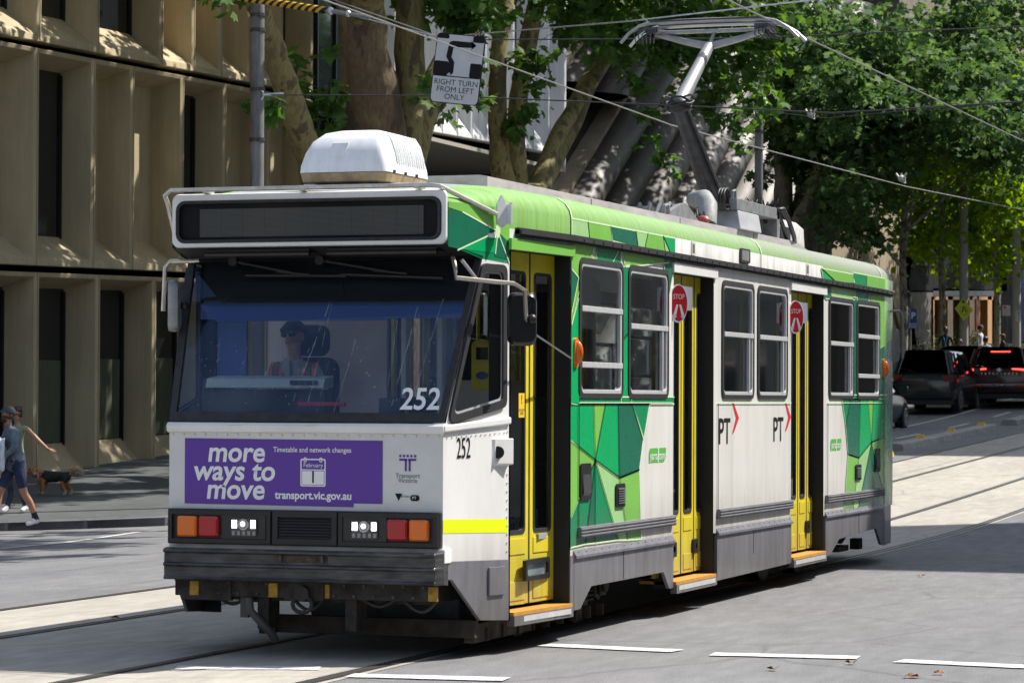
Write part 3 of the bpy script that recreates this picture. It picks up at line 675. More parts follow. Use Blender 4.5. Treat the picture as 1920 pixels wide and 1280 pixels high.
# dried streaks and specks of dirt on the glass
rnd = random.Random(5); mb = MB()
def streak(u, v0, v1, du, wd):
    pts = []; n = 14
    for i in range(n+1): pts.append((u+du*i/n+rnd.uniform(-.004, .004), v0+(v1-v0)*i/n))
    for i in range(n):
        if rnd.random() < .2: continue
        (a, b), (c, d) = pts[i], pts[i+1]; k = wd*rnd.uniform(.4, 1.2)
        mb.poly([ws(a-k, b, .0), ws(a+k, b, .0), ws(c+k, d, .0), ws(c-k, d, .0)])
for u, v0, v1, du, wd in ((.03, .74, .30, -.10, .003), (.05, .72, .12, -.05, .0022), (-.06, .45, .1, -.05, .0015), (.26, .50, .02, -.07, .0018), (.64, .7, .1, -.04, .002), (.66, .66, .3, -.05, .002), (.52, .62, .2, .03, .0015), (.80, .75, .2, -.05, .002), (-.5, .5, .2, -.03, .0012), (-.7, .55, .1, -.02, .0012), (.1, .4, .06, -.03, .0012)):
    streak(u, v0, v1, du, wd)
for i in range(110):
    u = rnd.uniform(-.9, .92) if i % 3 else rnd.uniform(.2, .92); v = rnd.uniform(.08, .62); k = rnd.uniform(.0015, .0045)
    mb.poly([ws(u-k, v, .0), ws(u, v-k*1.5, .0), ws(u+k, v, .0), ws(u, v+k*1.8, .0)])
gm = bpy.data.materials.new('dried_dirt'); gm.use_nodes = True; MATS['dried_dirt'] = gm
_n = gm.node_tree; _n.nodes.clear(); _o = _n.nodes.new('ShaderNodeOutputMaterial'); _m = _n.nodes.new('ShaderNodeMixShader'); _t = _n.nodes.new('ShaderNodeBsdfTransparent'); _d = _n.nodes.new('ShaderNodeBsdfDiffuse'); _d.inputs[0].default_value = (.62, .68, .72, 1); _m.inputs[0].default_value = .34
_n.links.new(_t.outputs[0], _m.inputs[1]); _n.links.new(_d.outputs[0], _m.inputs[2]); _n.links.new(_m.outputs[0], _o.inputs[0])
gd_ = mb.build('glass_dirt', gm, wsf, fix=False); gd_['kind'] = 'stuff'
# a thin uneven bluish film over the lower glass
film = bpy.data.materials.new('bluish_film'); film.use_nodes = True; MATS['bluish_film'] = film
_n = film.node_tree; _n.nodes.clear(); _o = _n.nodes.new('ShaderNodeOutputMaterial'); _m = _n.nodes.new('ShaderNodeMixShader'); _t = _n.nodes.new('ShaderNodeBsdfTransparent'); _d = _n.nodes.new('ShaderNodeBsdfDiffuse'); _d.inputs[0].default_value = (.30, .42, .52, 1)
_tc = _n.nodes.new('ShaderNodeTexCoord'); _nz = _n.nodes.new('ShaderNodeTexNoise'); _nz.inputs['Scale'].default_value = 2.3; _nz.inputs['Detail'].default_value = 7; _mr = _n.nodes.new('ShaderNodeMapRange'); _mr.inputs[1].default_value = .35; _mr.inputs[2].default_value = .75; _mr.inputs[3].default_value = .02; _mr.inputs[4].default_value = .14
_n.links.new(_tc.outputs['Object'], _nz.inputs[0]); _n.links.new(_nz.outputs[0], _mr.inputs[0]); _n.links.new(_mr.outputs[0], _m.inputs[0]); _n.links.new(_t.outputs[0], _m.inputs[1]); _n.links.new(_d.outputs[0], _m.inputs[2]); _n.links.new(_m.outputs[0], _o.inputs[0])
mb = MB(); mb.poly([ws(*p, -.003) for p in [(-.955, .055), (.955, .055), (.955, .66), (-.955, .60)]]); mb.build('bluish_film', film, wsf, fix=False)
text('252', .235, txt_w, ws(.80, .135, .004), (1, 0, 0), Vector(ws(0, 1))-Vector(ws(0, 0)), wsf, sx=.86, bold=.004)
# destination box, set a little back from the panel below
BX = lambda v: v+Vector((0, .05, 0))
mb = MB(BX)
O = [(x*1.0, z) for x, z in rr(-1.068, 1.068, 2.945, 3.335, .05, 4)]; I = rr(-1.035, 1.03, 2.975, 3.285, .07, 4)
mb.ring([(x, 0, z) for x, z in O], [(x, -.02, z) for x, z in rr(-1.062, 1.062, 2.952, 3.328, .045, 4)], 0)
O1 = rr(-1.062, 1.062, 2.952, 3.328, .045, 4)
mb.ring([(x, -.02, z) for x, z in O1], [(x, -.02, z) for x, z in I], 0)
mb.ring([(x, -.02, z) for x, z in I], [(x, .02, z) for x, z in I], 0)
mb.poly([(1.068, 0, 2.945), (-1.068, 0, 2.945), (-1.17, .48, 2.88), (1.17, .48, 2.88)], 1)
mb.build('sign_box', [white, dark], T)
mb = MB(BX); mb.ring([(x, -.021, z) for x, z in I], [(x, -.034, z) for x, z in rr(-1.028, 1.022, 2.982, 3.278, .065, 4)]); mb.ring([(x, -.034, z) for x, z in rr(-1.028, 1.022, 2.982, 3.278, .065, 4)], [(x, -.022, z) for x, z in rr(-1.008, 1.0, 3.0, 3.262, .05, 4)])
sg_ = mb.build('sign_frame', rubber, T)
mb = MB(BX); mb.poly([(x, -.018, z) for x, z in rr(-1.008, 1.0, 3.0, 3.262, .05, 4)]); mb.build('sign_pane', glass_mat('sign_glass', (.80, .81, .82), .02, ior=1.28), sg_, fix=False)
mb = MB(BX); mb.box(-1.06, 1.05, .03, .04, 2.98, 3.30, 0); mb.box(-.86, .88, .018, .028, 3.02, 3.225, 1)
for i in range(24): mb.box(-.86, .88, .016, .0175, 3.022+i*.0085, 3.0255+i*.0085, 2)
for i in range(11): mb.box(-.86+.17*i, -.857+.17*i, .0155, .0172, 3.02, 3.225, 1)
mb.build('dot_matrix', [dark, M('matrix_board', (.10, .10, .092), .45), M('matrix_row', (.24, .24, .22), .5)], sg_)
# eaves: two long trays and the wipers
mb = MB()
for x0, x1 in ((-.84, -.02), (.12, .96)):
    mb.tube([(x0, .13, 2.90), (x1, .13, 2.90)], .022, 8); mb.box(x0, x1, .12, .30, 2.905, 2.93)
split_loose(mb.build('eave_tray', black, T))
for (x0, x1, x2, v) in ((-.74, -.18, -.46, .62), (-.05, .58, .42, .62)):
    mb = MB(); a = Vector((x0, .40, 2.86)); e = Vector(ws((x1-.10)/1.15, .90, .05)); mb.tube([a, e], .011, 6)
    b0 = Vector(ws((x1-.48)/1.15, .895, .03)); b1 = Vector(ws((x1+.32)/1.15, .865 if x0 > -.5 else .885, .03)); mb.tube([b0, b1], .012, 6); mb.tube([e+Vector((-.12, 0, .01)), e+Vector((.14, 0, -.015))], .010, 6)
    mb.cyl(a, (0, 1, 0), .035, .05, 10); mb.build('wiper', black, T)
# grab rail along the top of the sign box
mb = MB()
pts = [(-1.10, .18, 3.00), (-1.11, .05, 3.27), (-1.11, .0, 3.325), (-1.06, -.01, 3.36), (.96, -.01, 3.36), (1.02, .0, 3.355), (1.22, .66, 3.19)]
mb.tube(pts, .017, 8)
for x in (-.78, -.02, .86): mb.box(x-.02, x+.02, -.02, .10, 3.338, 3.356); mb.cyl((x, .02, 3.37), (0, 0, 1), .012, .02, 6)
mb.build('grab_rail', M('painted_rail', (.62, .60, .54), .35, .6, var=.25, vscale=14), T, smooth=True)
mb = MB(); c = Vector((1.235, .70, 3.20)); n = Vector((.8, -.6, 0)); ex = Vector((.6, .8, 0))
mb.prism([c+ex*a+Vector((0, 0, b)) for a, b in ((0, .13), (.045, .06), (.042, -.08), (0, -.11), (-.04, -.08), (-.042, .06))], n*.02)
mb.prism([c+ex*a+Vector((0, 0, b)) for a, b in ((.042, -.08), (.058, -.08), (.058, .08), (.042, .06))], n*.07); mb.build('rail_bracket', white, T, bevel=.004)
# mirrors
def mirror(name, arm, c, ex, h, wd, shell=None):
    root = MB(); root.tube(arm, .017, 8); m = root.build(name, M('mirror_arm', (.50, .46, .40), .3, .7, var=.2, vscale=12), T, smooth=True)
    ex = Vector(ex).normalized(); up = Vector((0, 0, 1)); n = ex.cross(up); c = Vector(c)
    mb = MB(); L = rr(-wd, wd, -h, h, .06, 5)
    mb.loft([[c+ex*a*s+up*b*s+n*o for a, b in L] for s, o in ((.86, .05), (.97, .03), (1, 0), (.98, -.02))], close=True, caps=True)
    hd = mb.build('mirror_head', shell or M('mirror_shell', (.014, .014, .015), .28, var=.2, vscale=6), m, smooth=True)
    mb = MB(); mb.poly([c+ex*a*.9+up*b*.93-n*.0215 for a, b in L]); mb.build('mirror_glass', M('mirror_silver', (.8, .8, .8), .02, 1.), m, fix=False)
    mb = MB(); mb.sphere(c+n*.075+ex*.06, .035, 10, 8); mb.build('clamp', black, m, smooth=True)
    return m
ma = [(1.04, .24, 2.86), (1.08, .18, 2.78), (1.10, .14, 2.71), (1.30, .42, 2.69), (1.37, .60, 2.685), (1.415, .72, 2.64), (1.42, .74, 2.43)]
m_ = mirror('mirror', ma, (1.375, .775, 2.435), (.86, .50, 0), .195, .108)
mb = MB(); mb.tube([(1.12, .2, 2.84), (1.20, .30, 2.70)], .014, 8); mb.tube([(1.42, .73, 2.43), (1.43, .9, 2.33), (1.345, 2.02, 2.17)], .008, 6); mb.build('mirror_stay', steel, m_)
ma = [(-.93, .20, 2.86), (-.98, .17, 2.855), (-1.14, .16, 2.855), (-1.18, .16, 2.81), (-1.195, .16, 2.49)]
m_ = mirror('mirror', ma, (-1.135, .2, 2.53), (-.26, .95, 0), .19, .10, shell=M('mirror_shell_grey', (.30, .31, .31), .35, var=.25, vscale=8))

# purple banner and lettering
mb = MB(); y = -.0035
mb.poly([(-.935, y, 1.093), (.385, y, 1.085), (.385, y, 1.112), (.605, y, 1.112), (.605, y, 1.558), (-.935, y, 1.565)]); bn = mb.build('banner', purple, T, fix=False)
X, Zu = (1, 0, 0), (0, 0, 1)
for i, (s, cx) in enumerate((('more', -.53), ('ways to', -.545), ('move', -.535))):
    text(s, .205, txt_w, (cx, -.006, 1.462-.1335*i), X, Zu, bn, bold=.0045, shear=.12, sx=1.0)
text('Timetable and network changes', .052, txt_w, (.065, -.006, 1.487), X, Zu, bn, sx=.90, bold=.0006)
text('transport.vic.gov.au', .078, txt_w, (.075, -.006, 1.162), X, Zu, bn, bold=.0022, sx=.96)
mb = MB(); O = rr(-.025, .17, 1.228, 1.425, .012, 3); I = rr(-.016, .161, 1.237, 1.416, .008, 3)
mb.ring([(a, -.0055, b) for a, b in O], [(a, -.0055, b) for a, b in I]); mb.poly([(a, -.0055, b) for a, b in ((-.012, 1.241), (.157, 1.241), (.157, 1.338), (-.012, 1.338))])
mb.poly([(a, -.0056, b) for a, b in ((-.016, 1.343), (.161, 1.343), (.161, 1.350), (-.016, 1.350))])
for x in (.012, .133): mb.ring([(a, -.0062, b) for a, b in rr(x-.012, x+.012, 1.40, 1.435, .010, 3)], [(a, -.0062, b) for a, b in rr(x-.006, x+.006, 1.406, 1.429, .005, 3)])
mb.build('calendar_icon', txt_w, bn, fix=False)
text('February', .042, txt_w, (.073, -.006, 1.378), X, Zu, bn); text('1', .12, txt_k, (.073, -.006, 1.29), X, Zu, bn, bold=.001)
# transport emblem to the right
mb = MB(); y = -.004; cx = .795
for k in range(5): mb.disc((cx-.056+.028*k, y, 1.452), (.0095, 0, 0), (0, 0, .0095), 12)
for a, b, c, d in ((-.064, -.004, 1.418, 1.433), (.004, .064, 1.418, 1.433), (-.022, -.007, 1.345, 1.425), (.007, .022, 1.345, 1.425)): mb.poly([(cx+a, y, c), (cx+b, y, c), (cx+b, y, d), (cx+a, y, d)])
em = mb.build('emblem', purple_ink, T, fix=False)
text('Transport\nVictoria', .045, txt_g, (cx, y, 1.295), X, Zu, T, line=.75)
mb = MB(); mb.poly([(.70, y, 1.187), (.755, y, 1.187), (.7275, y, 1.135)]); mb.poly([(a, y, b) for a, b in rr(.815, .885, 1.135, 1.178, .02, 4)]); lg = mb.build('logo', txt_k, T, fix=False)
text('PT', .03, txt_w, (.846, y-.002, 1.156), X, Zu, lg); text('VICTORIA', .022, txt_k, (.778, y, 1.165), X, Zu, lg, align='CENTER', sx=.7)

# lamp panel
mb = MB()
mb.box(-1.045, 1.055, -.055, .0, .805, 1.058, 0)
P_ = mb.build('lamp_panel', black, T, bevel=.008)
def frame2(x0, x1, z0, z1, wd, y0, y1, par, name, m):
    mb = MB(); O = [(x0, z0), (x1, z0), (x1, z1), (x0, z1)]; I = [(x0+wd, z0+wd), (x1-wd, z0+wd), (x1-wd, z1-wd), (x0+wd, z1-wd)]
    mb.ring([(a, y0, b) for a, b in O], [(a, y1, b) for a, b in O]); mb.ring([(a, y1, b) for a, b in O], [(a, y1, b) for a, b in I]); mb.ring([(a, y1, b) for a, b in I], [(a, y0, b) for a, b in I])
    return mb.build(name, m, par)
for x0, x1 in ((-1.03, -.225), (.30, 1.05)): frame2(x0, x1, .815, 1.048, .03, -.055, -.08, P_, 'lamp_frame', black)
frame2(-.21, .285, .815, 1.05, .04, -.055, -.075, P_, 'grille_frame', black)
mb = MB()
for i in range(8): z = .862+.021*i; mb.prism([(-.165, -.056, z), (-.165, -.072, z), (-.165, -.060, z+.015), (-.165, -.056, z+.015)], (.405, 0, 0))
mb.build('grille', M('grille_black', (.02, .02, .022), .35), P_)
def lens(x0, x1, m, nm):
    mb = MB(); L = rr(x0, x1, .858, 1.006, .02, 4); L2 = rr(x0+.012, x1-.012, .870, .994, .015, 4)
    mb.ring([(a, -.056, b) for a, b in L], [(a, -.085, b) for a, b in L]); mb.ring([(a, -.085, b) for a, b in L], [(a, -.098, b) for a, b in L2]); mb.poly([(a, -.098, b) for a, b in L2])
    mb.build(nm, m, P_)
lens(-.955, -.80, amber, 'indicator'); lens(-.785, -.63, redl, 'tail_lamp'); lens(.672, .825, redl, 'tail_lamp'); lens(.838, .985, amber, 'indicator')
for cx in (-.43, .50):
    mb = MB(); mb.box(cx-.18, cx+.165, -.07, -.056, .845, 1.025, 0); mb.build('lamp_mount', M('mount_plate', (.022, .023, .025), .45), P_, bevel=.003)
    mb = MB(); mb.prism([(a, -.071, b) for a, b in rr(cx-.10, cx+.10, .868, .995, .012, 3)], (0, -.012, 0), 0)
    for k in range(5): mb.box(cx-.09+.04*k, cx-.068+.04*k, -.0865, -.083, .875, .905, 1)
    mb.cyl((cx, -.086, .952), (0, 1, 0), .04, .02, 18, 2); mb.cyl((cx, -.0985, .952), (0, 1, 0), .030, .006, 18, 1)
    for s_ in (-1, 1): mb.box(cx+s_*.073-.018, cx+s_*.073+.018, -.0885, -.083, .925, .982, 3)
    mb.cyl((cx, -.103, .956), (0, 1, 0), .017, .004, 12, 3)
    mb.build('headlamp', [M('lamp_bowl', (.10, .10, .11), .25, .7), lamp_clear, steel, lamp_on], P_)
# bumper
mb = MB()
prof = [(-.02, .545), (-.14, .552), (-.155, .566), (-.14, .58), (-.14, .645), (-.158, .655), (-.158, .668), (-.14, .678), (-.14, .742), (-.16, .752), (-.16, .766), (-.135, .778), (-.02, .775)]
def bsec(x, dy=0., k=1): return [(x, y*k+dy, z) for y, z in prof]
mb.loft([bsec(-1.06, .06, .7), bsec(-1.03, .0), bsec(1.055, .0), bsec(1.085, .06, .7)]); 
for s_ in (bsec(-1.06, .06, .7), bsec(1.085, .06, .7)): mb.poly(s_)
for x0, x1 in ((-.12, -.10), (.20, .22)): mb.box(x0, x1, -.165, -.13, .695, .745)
mb.build('bumper', bumper_m, T, bevel=.003)
mb = MB(); mb.box(-.17, .245, -.1425, -.139, .692, .738); mb.build('coupling_slot', M('slot_rust', (.06, .04, .025), .7, var=.6, vscale=20), T)
mb = MB(); mb.box(-1.0, 1.03, -.01, .06, .70, .81); mb.box(1.03, 1.09, -.04, .10, .70, .80); mb.build('bumper_backing', white_dirty, T, bevel=.006)

# ---------------------------------------------------------------- undergear
mb = MB()
mb.box(-1.0, 1.0, -.02, .10, .43, .56); mb.box(-.95, -.55, -.03, .02, .40, .56); mb.box(-.92, .92, .1, 2.0, .40, .52); mb.box(-1.1, 1.1, 2., 14.8, .42, .66)
for x in (-.38, .30): mb.box(x, x+.09, .05, .25, .2, .45)
mb.build('underframe', gearm, T, bevel=.006)
mb = MB()
for x in (-.84, -.22, .18, 1.0): mb.box(x-.035, x+.035, -.035, -.022, .435, .535)
hz_ = mb.build('hazard_tab', M('old_yellow', (.42, .25, .03), .7, var=.5, vscale=18), T); split_loose(hz_)
mb = MB(); mb.box(-.12, .18, -.06, .0, .42, .55); mb.cyl((.03, -.08, .47), (0, 1, 0), .055, .06, 14); 
mb.tube([(.03+.075*math.cos(R(a)), -.09, .395+.06*math.sin(R(a))) for a in range(0, 361, 30)], .016, 8); mb.build('tow_eye', gearm, T)
mb = MB(); mb.box(-.53, 1.12, .50, .58, .14, .27); mb.box(-.55, -.42, .46, .5, .13, .28)
for i in range(9): mb.box(1.05, 1.12, .8+.35*i-.01, .8+.35*i+.01, .1, .2)
mb.box(1.02, 1.10, .55, 1.9, .10, .24); split_loose(mb.build('lifeguard_beam', M('rusty_beam', (.045, .034, .026), .8, var=.4, vscale=6), T, bevel=.006))
mb = MB(); mb.tube([(-.42, .0, .42), (-.40, -.02, .33), (-.33, .0, .25), (-.27, .05, .17), (-.26, .1, .12)], .03, 8); mb.box(-.50, -.44, .02, .06, .28, .46); mb.build('air_hose', M('hose', (.07, .065, .06), .6), T, smooth=True)
mb = MB(); mb.box(-.25, .85, .9, 1.3, .2, .42, 0); mb.build('equipment_box', M('blue_grey_box', (.05, .075, .09), .6, var=.4, vscale=6), T)
def bogie(yc):
    for dy in (-.75, .75):
        for sx_ in (-1, 1):
            mb = MB(); x = sx_*.7525
            for r0, r1, a, b in ((.0, .30, -.05, .05), (.30, .33, -.065, .06)): mb.cyl((x, yc+dy, .332), (1, 0, 0), r1, b-a, 32)
            mb.cyl((x-sx_*.045, yc+dy, .33), (1, 0, 0), .35, .025, 32)
            W = mb.build('wheel', ironm, T)
            mb = MB(); mb.cyl((x+sx_*.07, yc+dy, .332), (1, 0, 0), .20, .03, 24); mb.cyl((x+sx_*.10, yc+dy, .332), (1, 0, 0), .08, .08, 16); mb.build('hub', gearm, W)
    mb = MB()
    for sx_ in (-1, 1):
        x = sx_*.95
        mb.box(x-.05, x+.05, yc-1.05, yc+1.05, .36, .47); mb.box(x-.06, x+.07, yc-.28, yc+.28, .22, .44)
        for dy in (-.75, .75): mb.box(x-.07, x+.08, yc+dy-.12, yc+dy+.12, .24, .46); mb.cyl((x+.09*sx_, yc+dy, .34), (1, 0, 0), .07, .06, 12)
        for dy in (-.2, .2):
            for k in range(5): mb.tube([(x+.12*sx_+.05*math.cos(R(a)), yc+dy+.05*math.sin(R(a)), .25+.035*k) for a in range(0, 361, 45)], .012, 5)
        mb.tube([(sx_*1.08, yc+.35, .42), (sx_*1.09, yc+.36, .28), (sx_*1.07, yc+.5, .24), (sx_*1.05, yc+.62, .40)], .02, 6)
        mb.box(sx_*.7525-.04, sx_*.7525+.04, yc-.5, yc+.5, .06, .14)
    mb.build('bogie_frame', gearm, T, bevel=.005)
bogie(3.1); bogie(10.83)
mb = MB(); mb.tube([(1.0, 11.7, .42), (1.05, 12.6, .30), (1.05, 13.0, .42)], .03, 6); mb.box(.9, 1.12, 12.2, 12.7, .20, .26); mb.box(1.0, 1.1, 13.3, 13.5, .18, .3); mb.build('sand_pipe', gearm, T)
mb = MB(); mb.box(-1.05, 1.0, 5.2, 9.6, .3, .5); mb.build('equipment_case', M('case_dark', (.03, .03, .032), .7), T, bevel=.01)

# star of pale lines and green facets on the cab side above the windscreen
def cq(*pp): return [(lambda p: (p.y, p.z))(at(x, y, 0, 1.17)) for x, y in pp]
CN = (921, 433); facets = [(green_d, cq((842, 385), (878, 396), CN, (876, 466), (842, 455))), (green_b, cq(CN, (918, 474), (876, 466))), (green_d, cq(CN, (965, 500), (918, 480))), (green_l, cq((878, 396), (842, 378), (842, 340), (1000, 350), (983, 396), CN)), (green_l, cq(CN, (983, 396), (990, 440), (965, 500)))]
fc = MB(); fl = MB()
for k, (m, pg) in enumerate(facets):
    q = clip(pg, .055, .895, 2.86, 3.244)
    if len(q) >= 3: fc.poly([cs(1, y, z, .0015+.0002*k) for y, z in q], lm.index(m))
n0 = cq(CN)[0]
for p in cq((878, 396), (872, 468), (918, 476), (960, 497), (978, 398)):
    d = Vector((p[0]-n0[0], p[1]-n0[1])); nn = Vector((-d.y, d.x)).normalized()*.006; e = (min(.895, p[0]), p[1])
    fl.poly([cs(1, a, b, .004) for a, b in ((n0[0]+nn.x, n0[1]+nn.y), (e[0]+nn.x, e[1]+nn.y), (e[0]-nn.x, e[1]-nn.y), (n0[0]-nn.x, n0[1]-nn.y))])
fl.poly([cs(1, n0[0]+.035*math.cos(R(a)), n0[1]+.05*math.sin(R(a)), .0045) for a in range(0, 360, 24)])
fc.build('green_livery', lm, T, fix=False); fl.build('livery_lines', line_m, T, fix=False)

mb = MB(); rnd = random.Random(9)
for k in range(4):
    x, d = (-.72, -.12, .42, .74)[k], (.07, .10, .06, .09)[k]; mb.tube([(x+.26*t, .06+.03*math.sin(3*t), .44-d*math.sin(math.pi*t)) for t in [i/10 for i in range(11)]], .013, 6)
split_loose(mb.build('brake_hose', M('hose_rubber', (.035, .033, .03), .6), T, smooth=True))
mb = MB()
for k in range(26): mb.cyl((-.95+.075*k, -.024, .455+.075*(k % 2)), (0, 1, 0), .012, .012, 6)
mb.build('bolts', ironm, T)
# ---------------------------------------------------------------- tram interior
mb = MB(); mb.box(-1.06, 1.06, .06, 1.7, .93, .95); mb.box(-1.2, 1.2, 1.7, 14.6, .80, .84); mb.build('floor', M('vinyl_floor', (.30, .30, .29), .6), T)
mb = MB(); mb.box(-1.2, 1.2, .6, 14.6, 3.02, 3.05); mb.build('ceiling', M('ceiling_panel', (.82, .82, .80), .6), T)
mb = MB(); mb.box(-1.06, 1.06, .1, .62, 1.38, 1.66, 0); mb.box(-1.0, -.02, .42, .60, 1.66, 1.92, 0); mb.box(-1.0, -.9, .42, .8, 1.9, 2.0, 0)
mb.prism([(-.92, .30, 1.93), (-.92, .33, 2.0), (-.92, .50, 2.02), (-.92, .5, 1.93)], (.94, 0, 0), 1); mb.box(-.24, -.02, .285, .30, 1.955, 1.985, 0); mb.box(-.15, .22, .22, .26, 1.80, 1.83, 2)
mb.box(.45, .62, .3, .4, 1.66, 1.86, 0)
mb.build('dashboard', [M('dash_black', (.025, .027, .03), .55), M('dash_panel', (.55, .66, .66), .5), red_p], T, bevel=.01)
mb = MB(); mb.box(-1.2, -.15, 1.98, 2.02, .95, 3.0, 0); mb.box(.35, 1.05, 1.98, 2.02, .95, 2.0, 0); mb.box(-.15, .35, 2.0, 2.01, 2.6, 3.0, 1)
mb.box(-.42, -.10, 1.955, 1.975, 2.52, 2.535, 2); mb.box(.0, .04, 1.9, 1.96, .95, 3.0, 3); mb.box(.30, .34, 1.9, 1.96, .95, 3., 3)
mb.build('cab_partition', [M('partition_pinkish', (.78, .66, .63), .6), int_d, M('orange_strip', (.55, .16, .05), .5), alu], T)
mb = MB(); mb.box(-1.06, 1.08, .56, .59, 2.55, 2.93); mb.build('sun_visor', M('sun_visor_black', (.006, .006, .007), .6), T)
# driver's seat
mb = MB(); mb.loft([[(-.62+a*s, 1.52+o, 1.55+b) for a, b in rr(-.24, .24, 0, .62, .1, 4)] for s, o in ((.9, -.06), (1, 0), (1, .06), (.9, .11))], close=True, caps=True)
mb.loft([[(-.60+a, 1.52+o, 2.18+b) for a, b in rr(-.14, .14, 0, .24, .08, 4)] for o in (-.03, .06)], close=True, caps=True)
mb.box(-.86, -.36, 1.0, 1.5, 1.38, 1.50); mb.box(-.7, -.5, 1.15, 1.4, .95, 1.4)
mb.build('driver_seat', M('navy_seat', (.02, .025, .06), .8), T, smooth=True)
# passenger seats, poles and a ticket reader
for i, (x, y) in enumerate([(x, y) for y in (2.6, 3.4, 4.3, 6.8, 7.6, 8.5, 11.0, 11.8, 12.6) for x in (-.95, -.45, .75)]):
    mb = MB(); mb.loft([[(x+a, y+o, 1.25+b) for a, b in rr(-.21, .21, 0, .62, .08, 3)] for o in (.0, .07)], close=True, caps=True); mb.box(x-.21, x+.21, y-.42, y, 1.2, 1.3)
    mb.box(x-.03, x+.03, y-.3, y-.1, .84, 1.2)
    mb.build('seat', seat_g, T)
pole_y = M('yellow_pole', (.75, .58, .03), .35)
for x, y in ((.85, 2.2), (.4, 4.8), (.85, 6.35), (-.4, 6.3), (.85, 9.05), (.3, 9.9), (.85, 10.65), (-.3, 4.5), (.55, 13.0)):
    mb = MB(); mb.tube([(x, y, .84), (x, y, 3.02)], .018, 8); mb.build('pole', pole_y, T, smooth=True)
mb = MB(); mb.prism([(a, 1.35, b) for a, b in rr(.78, .95, 1.92, 2.30, .05, 4)], (0, .12, 0), 0); mb.box(.82, .91, 1.34, 1.352, 2.15, 2.24, 1); mb.disc((.865, 1.348, 2.03), (.05, 0, 0), (0, 0, .03), 16, 2); mb.build('ticket_reader', [yellow, dark, M('reader_blue', (.02, .06, .2), .4)], T)
mb = MB()
mb.box(-1.25, 1.25, 14.4, 14.44, .8, 3.0); mb.build('rear_partition', int_m, T)
mb = MB(); mb.box(1.27, 1.28, 3.62, 4.6, 2.62, 2.86, 0)
for i in range(7): mb.box(1.281, 1.283, 3.66, 3.98, 2.645+.028*i, 2.657+.028*i, 1); mb.box(1.281, 1.283, 4.2, 4.52, 2.645+.028*i, 2.657+.028*i, 1)
mb.build('line_display', [M('display_brown', (.16, .12, .10), .5), M('display_rows', (.45, .12, .05), .5)], T)
mb = MB(); mb.prism([(1.28, y, z) for y, z in ((2.3, 2.56), (2.3, 2.84), (2.65, 2.83), (2.93, 2.78), (2.95, 2.56))], (.012, 0, 0)); mb.build('open_pane', M('frosted_pane', (.62, .63, .64), .5), T)
mb = MB()
mb.poly([(-1.08, 15.05, .5), (1.08, 15.05, .5), (1.08, 15.05, 3.4), (-1.08, 15.05, 3.4)], 0); mb.poly([(-.98, 15.055, 1.75), (.98, 15.055, 1.75), (.98, 15.055, 2.8), (-.98, 15.055, 2.8)], 1); mb.box(-1.0, 1.0, 15.06, 15.18, .55, .78, 2)
mb.build('rear_wall', [white_dirty, glass_d, black], T)
mb = MB(); mb.tube([(1.18, 14.5, 2.9), (1.30, 14.6, 2.9), (1.33, 14.62, 2.85), (1.33, 14.62, 2.35)], .017, 8); L = rr(-.10, .10, -.19, .19, .06, 4)
mb.loft([[(1.25+a*.3, 14.55+a*.95+o, 2.5+b) for a, b in L] for o in (0, .04)], close=True, caps=True); mb.build('mirror', M('rear_mirror', (.25, .24, .23), .35, var=.2, vscale=10), T, smooth=True)

# ---------------------------------------------------------------- roof equipment
# white air conditioner pod
ac = M('pod_white', (.84, .85, .85), .4, var=.08, vscale=4); add_streaks(ac, .14, (5, 5, .8)); tan_ = M('pod_base_tan', (.42, .31, .17), .6, var=.35, vscale=9)
mb = MB()
def pod(x0, x1, y0, y1, z): return [(a, b, z) for a, b in rr(x0, x1, y0, y1, .06, 4)]
S_ = [(-.345, .355, .66, 1.58, 3.522), (-.34, .35, .665, 1.58, 3.575), (-.315, .33, .69, 1.56, 3.67), (-.275, .30, .74, 1.54, 3.76), (-.21, .26, .82, 1.50, 3.825), (-.13, .19, .92, 1.42, 3.85)]
mb.loft([pod(*s) for s in S_], close=True, caps=True); A_ = mb.build('air_conditioner', ac, T, smooth=True, bevel=0)
mb = MB(); mb.loft([pod(-.34, .35, .665, 1.575, 3.518), pod(-.33, .335, .68, 1.56, 3.455), pod(-.29, .30, .73, 1.52, 3.44)], close=True, caps=True); mb.build('pod_base', tan_, A_, smooth=True)
mb = MB(); mb.box(-.26, .26, .76, 1.45, 3.38, 3.445, 0); mb.box(-.31, -.22, .70, .8, 3.38, 3.44, 1); mb.build('pod_mount', [dark, white], A_)
mb = MB()
for i in range(13):
    y = .92+.046*i
    mb.tube([(.351, y, 3.595), (.338, y, 3.67), (.312, y, 3.757), (.265, y, 3.825)], .009, 5)
mb.build('pod_louvres', ac, A_, smooth=True)
mb = MB(); mb.prism([(-.12, .683, 3.635), (.02, .683, 3.635), (.04, .728, 3.745), (-.09, .728, 3.745)], (0, -.008, 0)); mb.build('pod_plate', ac, A_, bevel=.004)
mb = MB()
for y in (.82, 1.05, 1.28): mb.cyl((.36, y, 3.53), (1, 0, 0), .012, .02, 8)
mb.build('pod_bolts', ironm, A_)
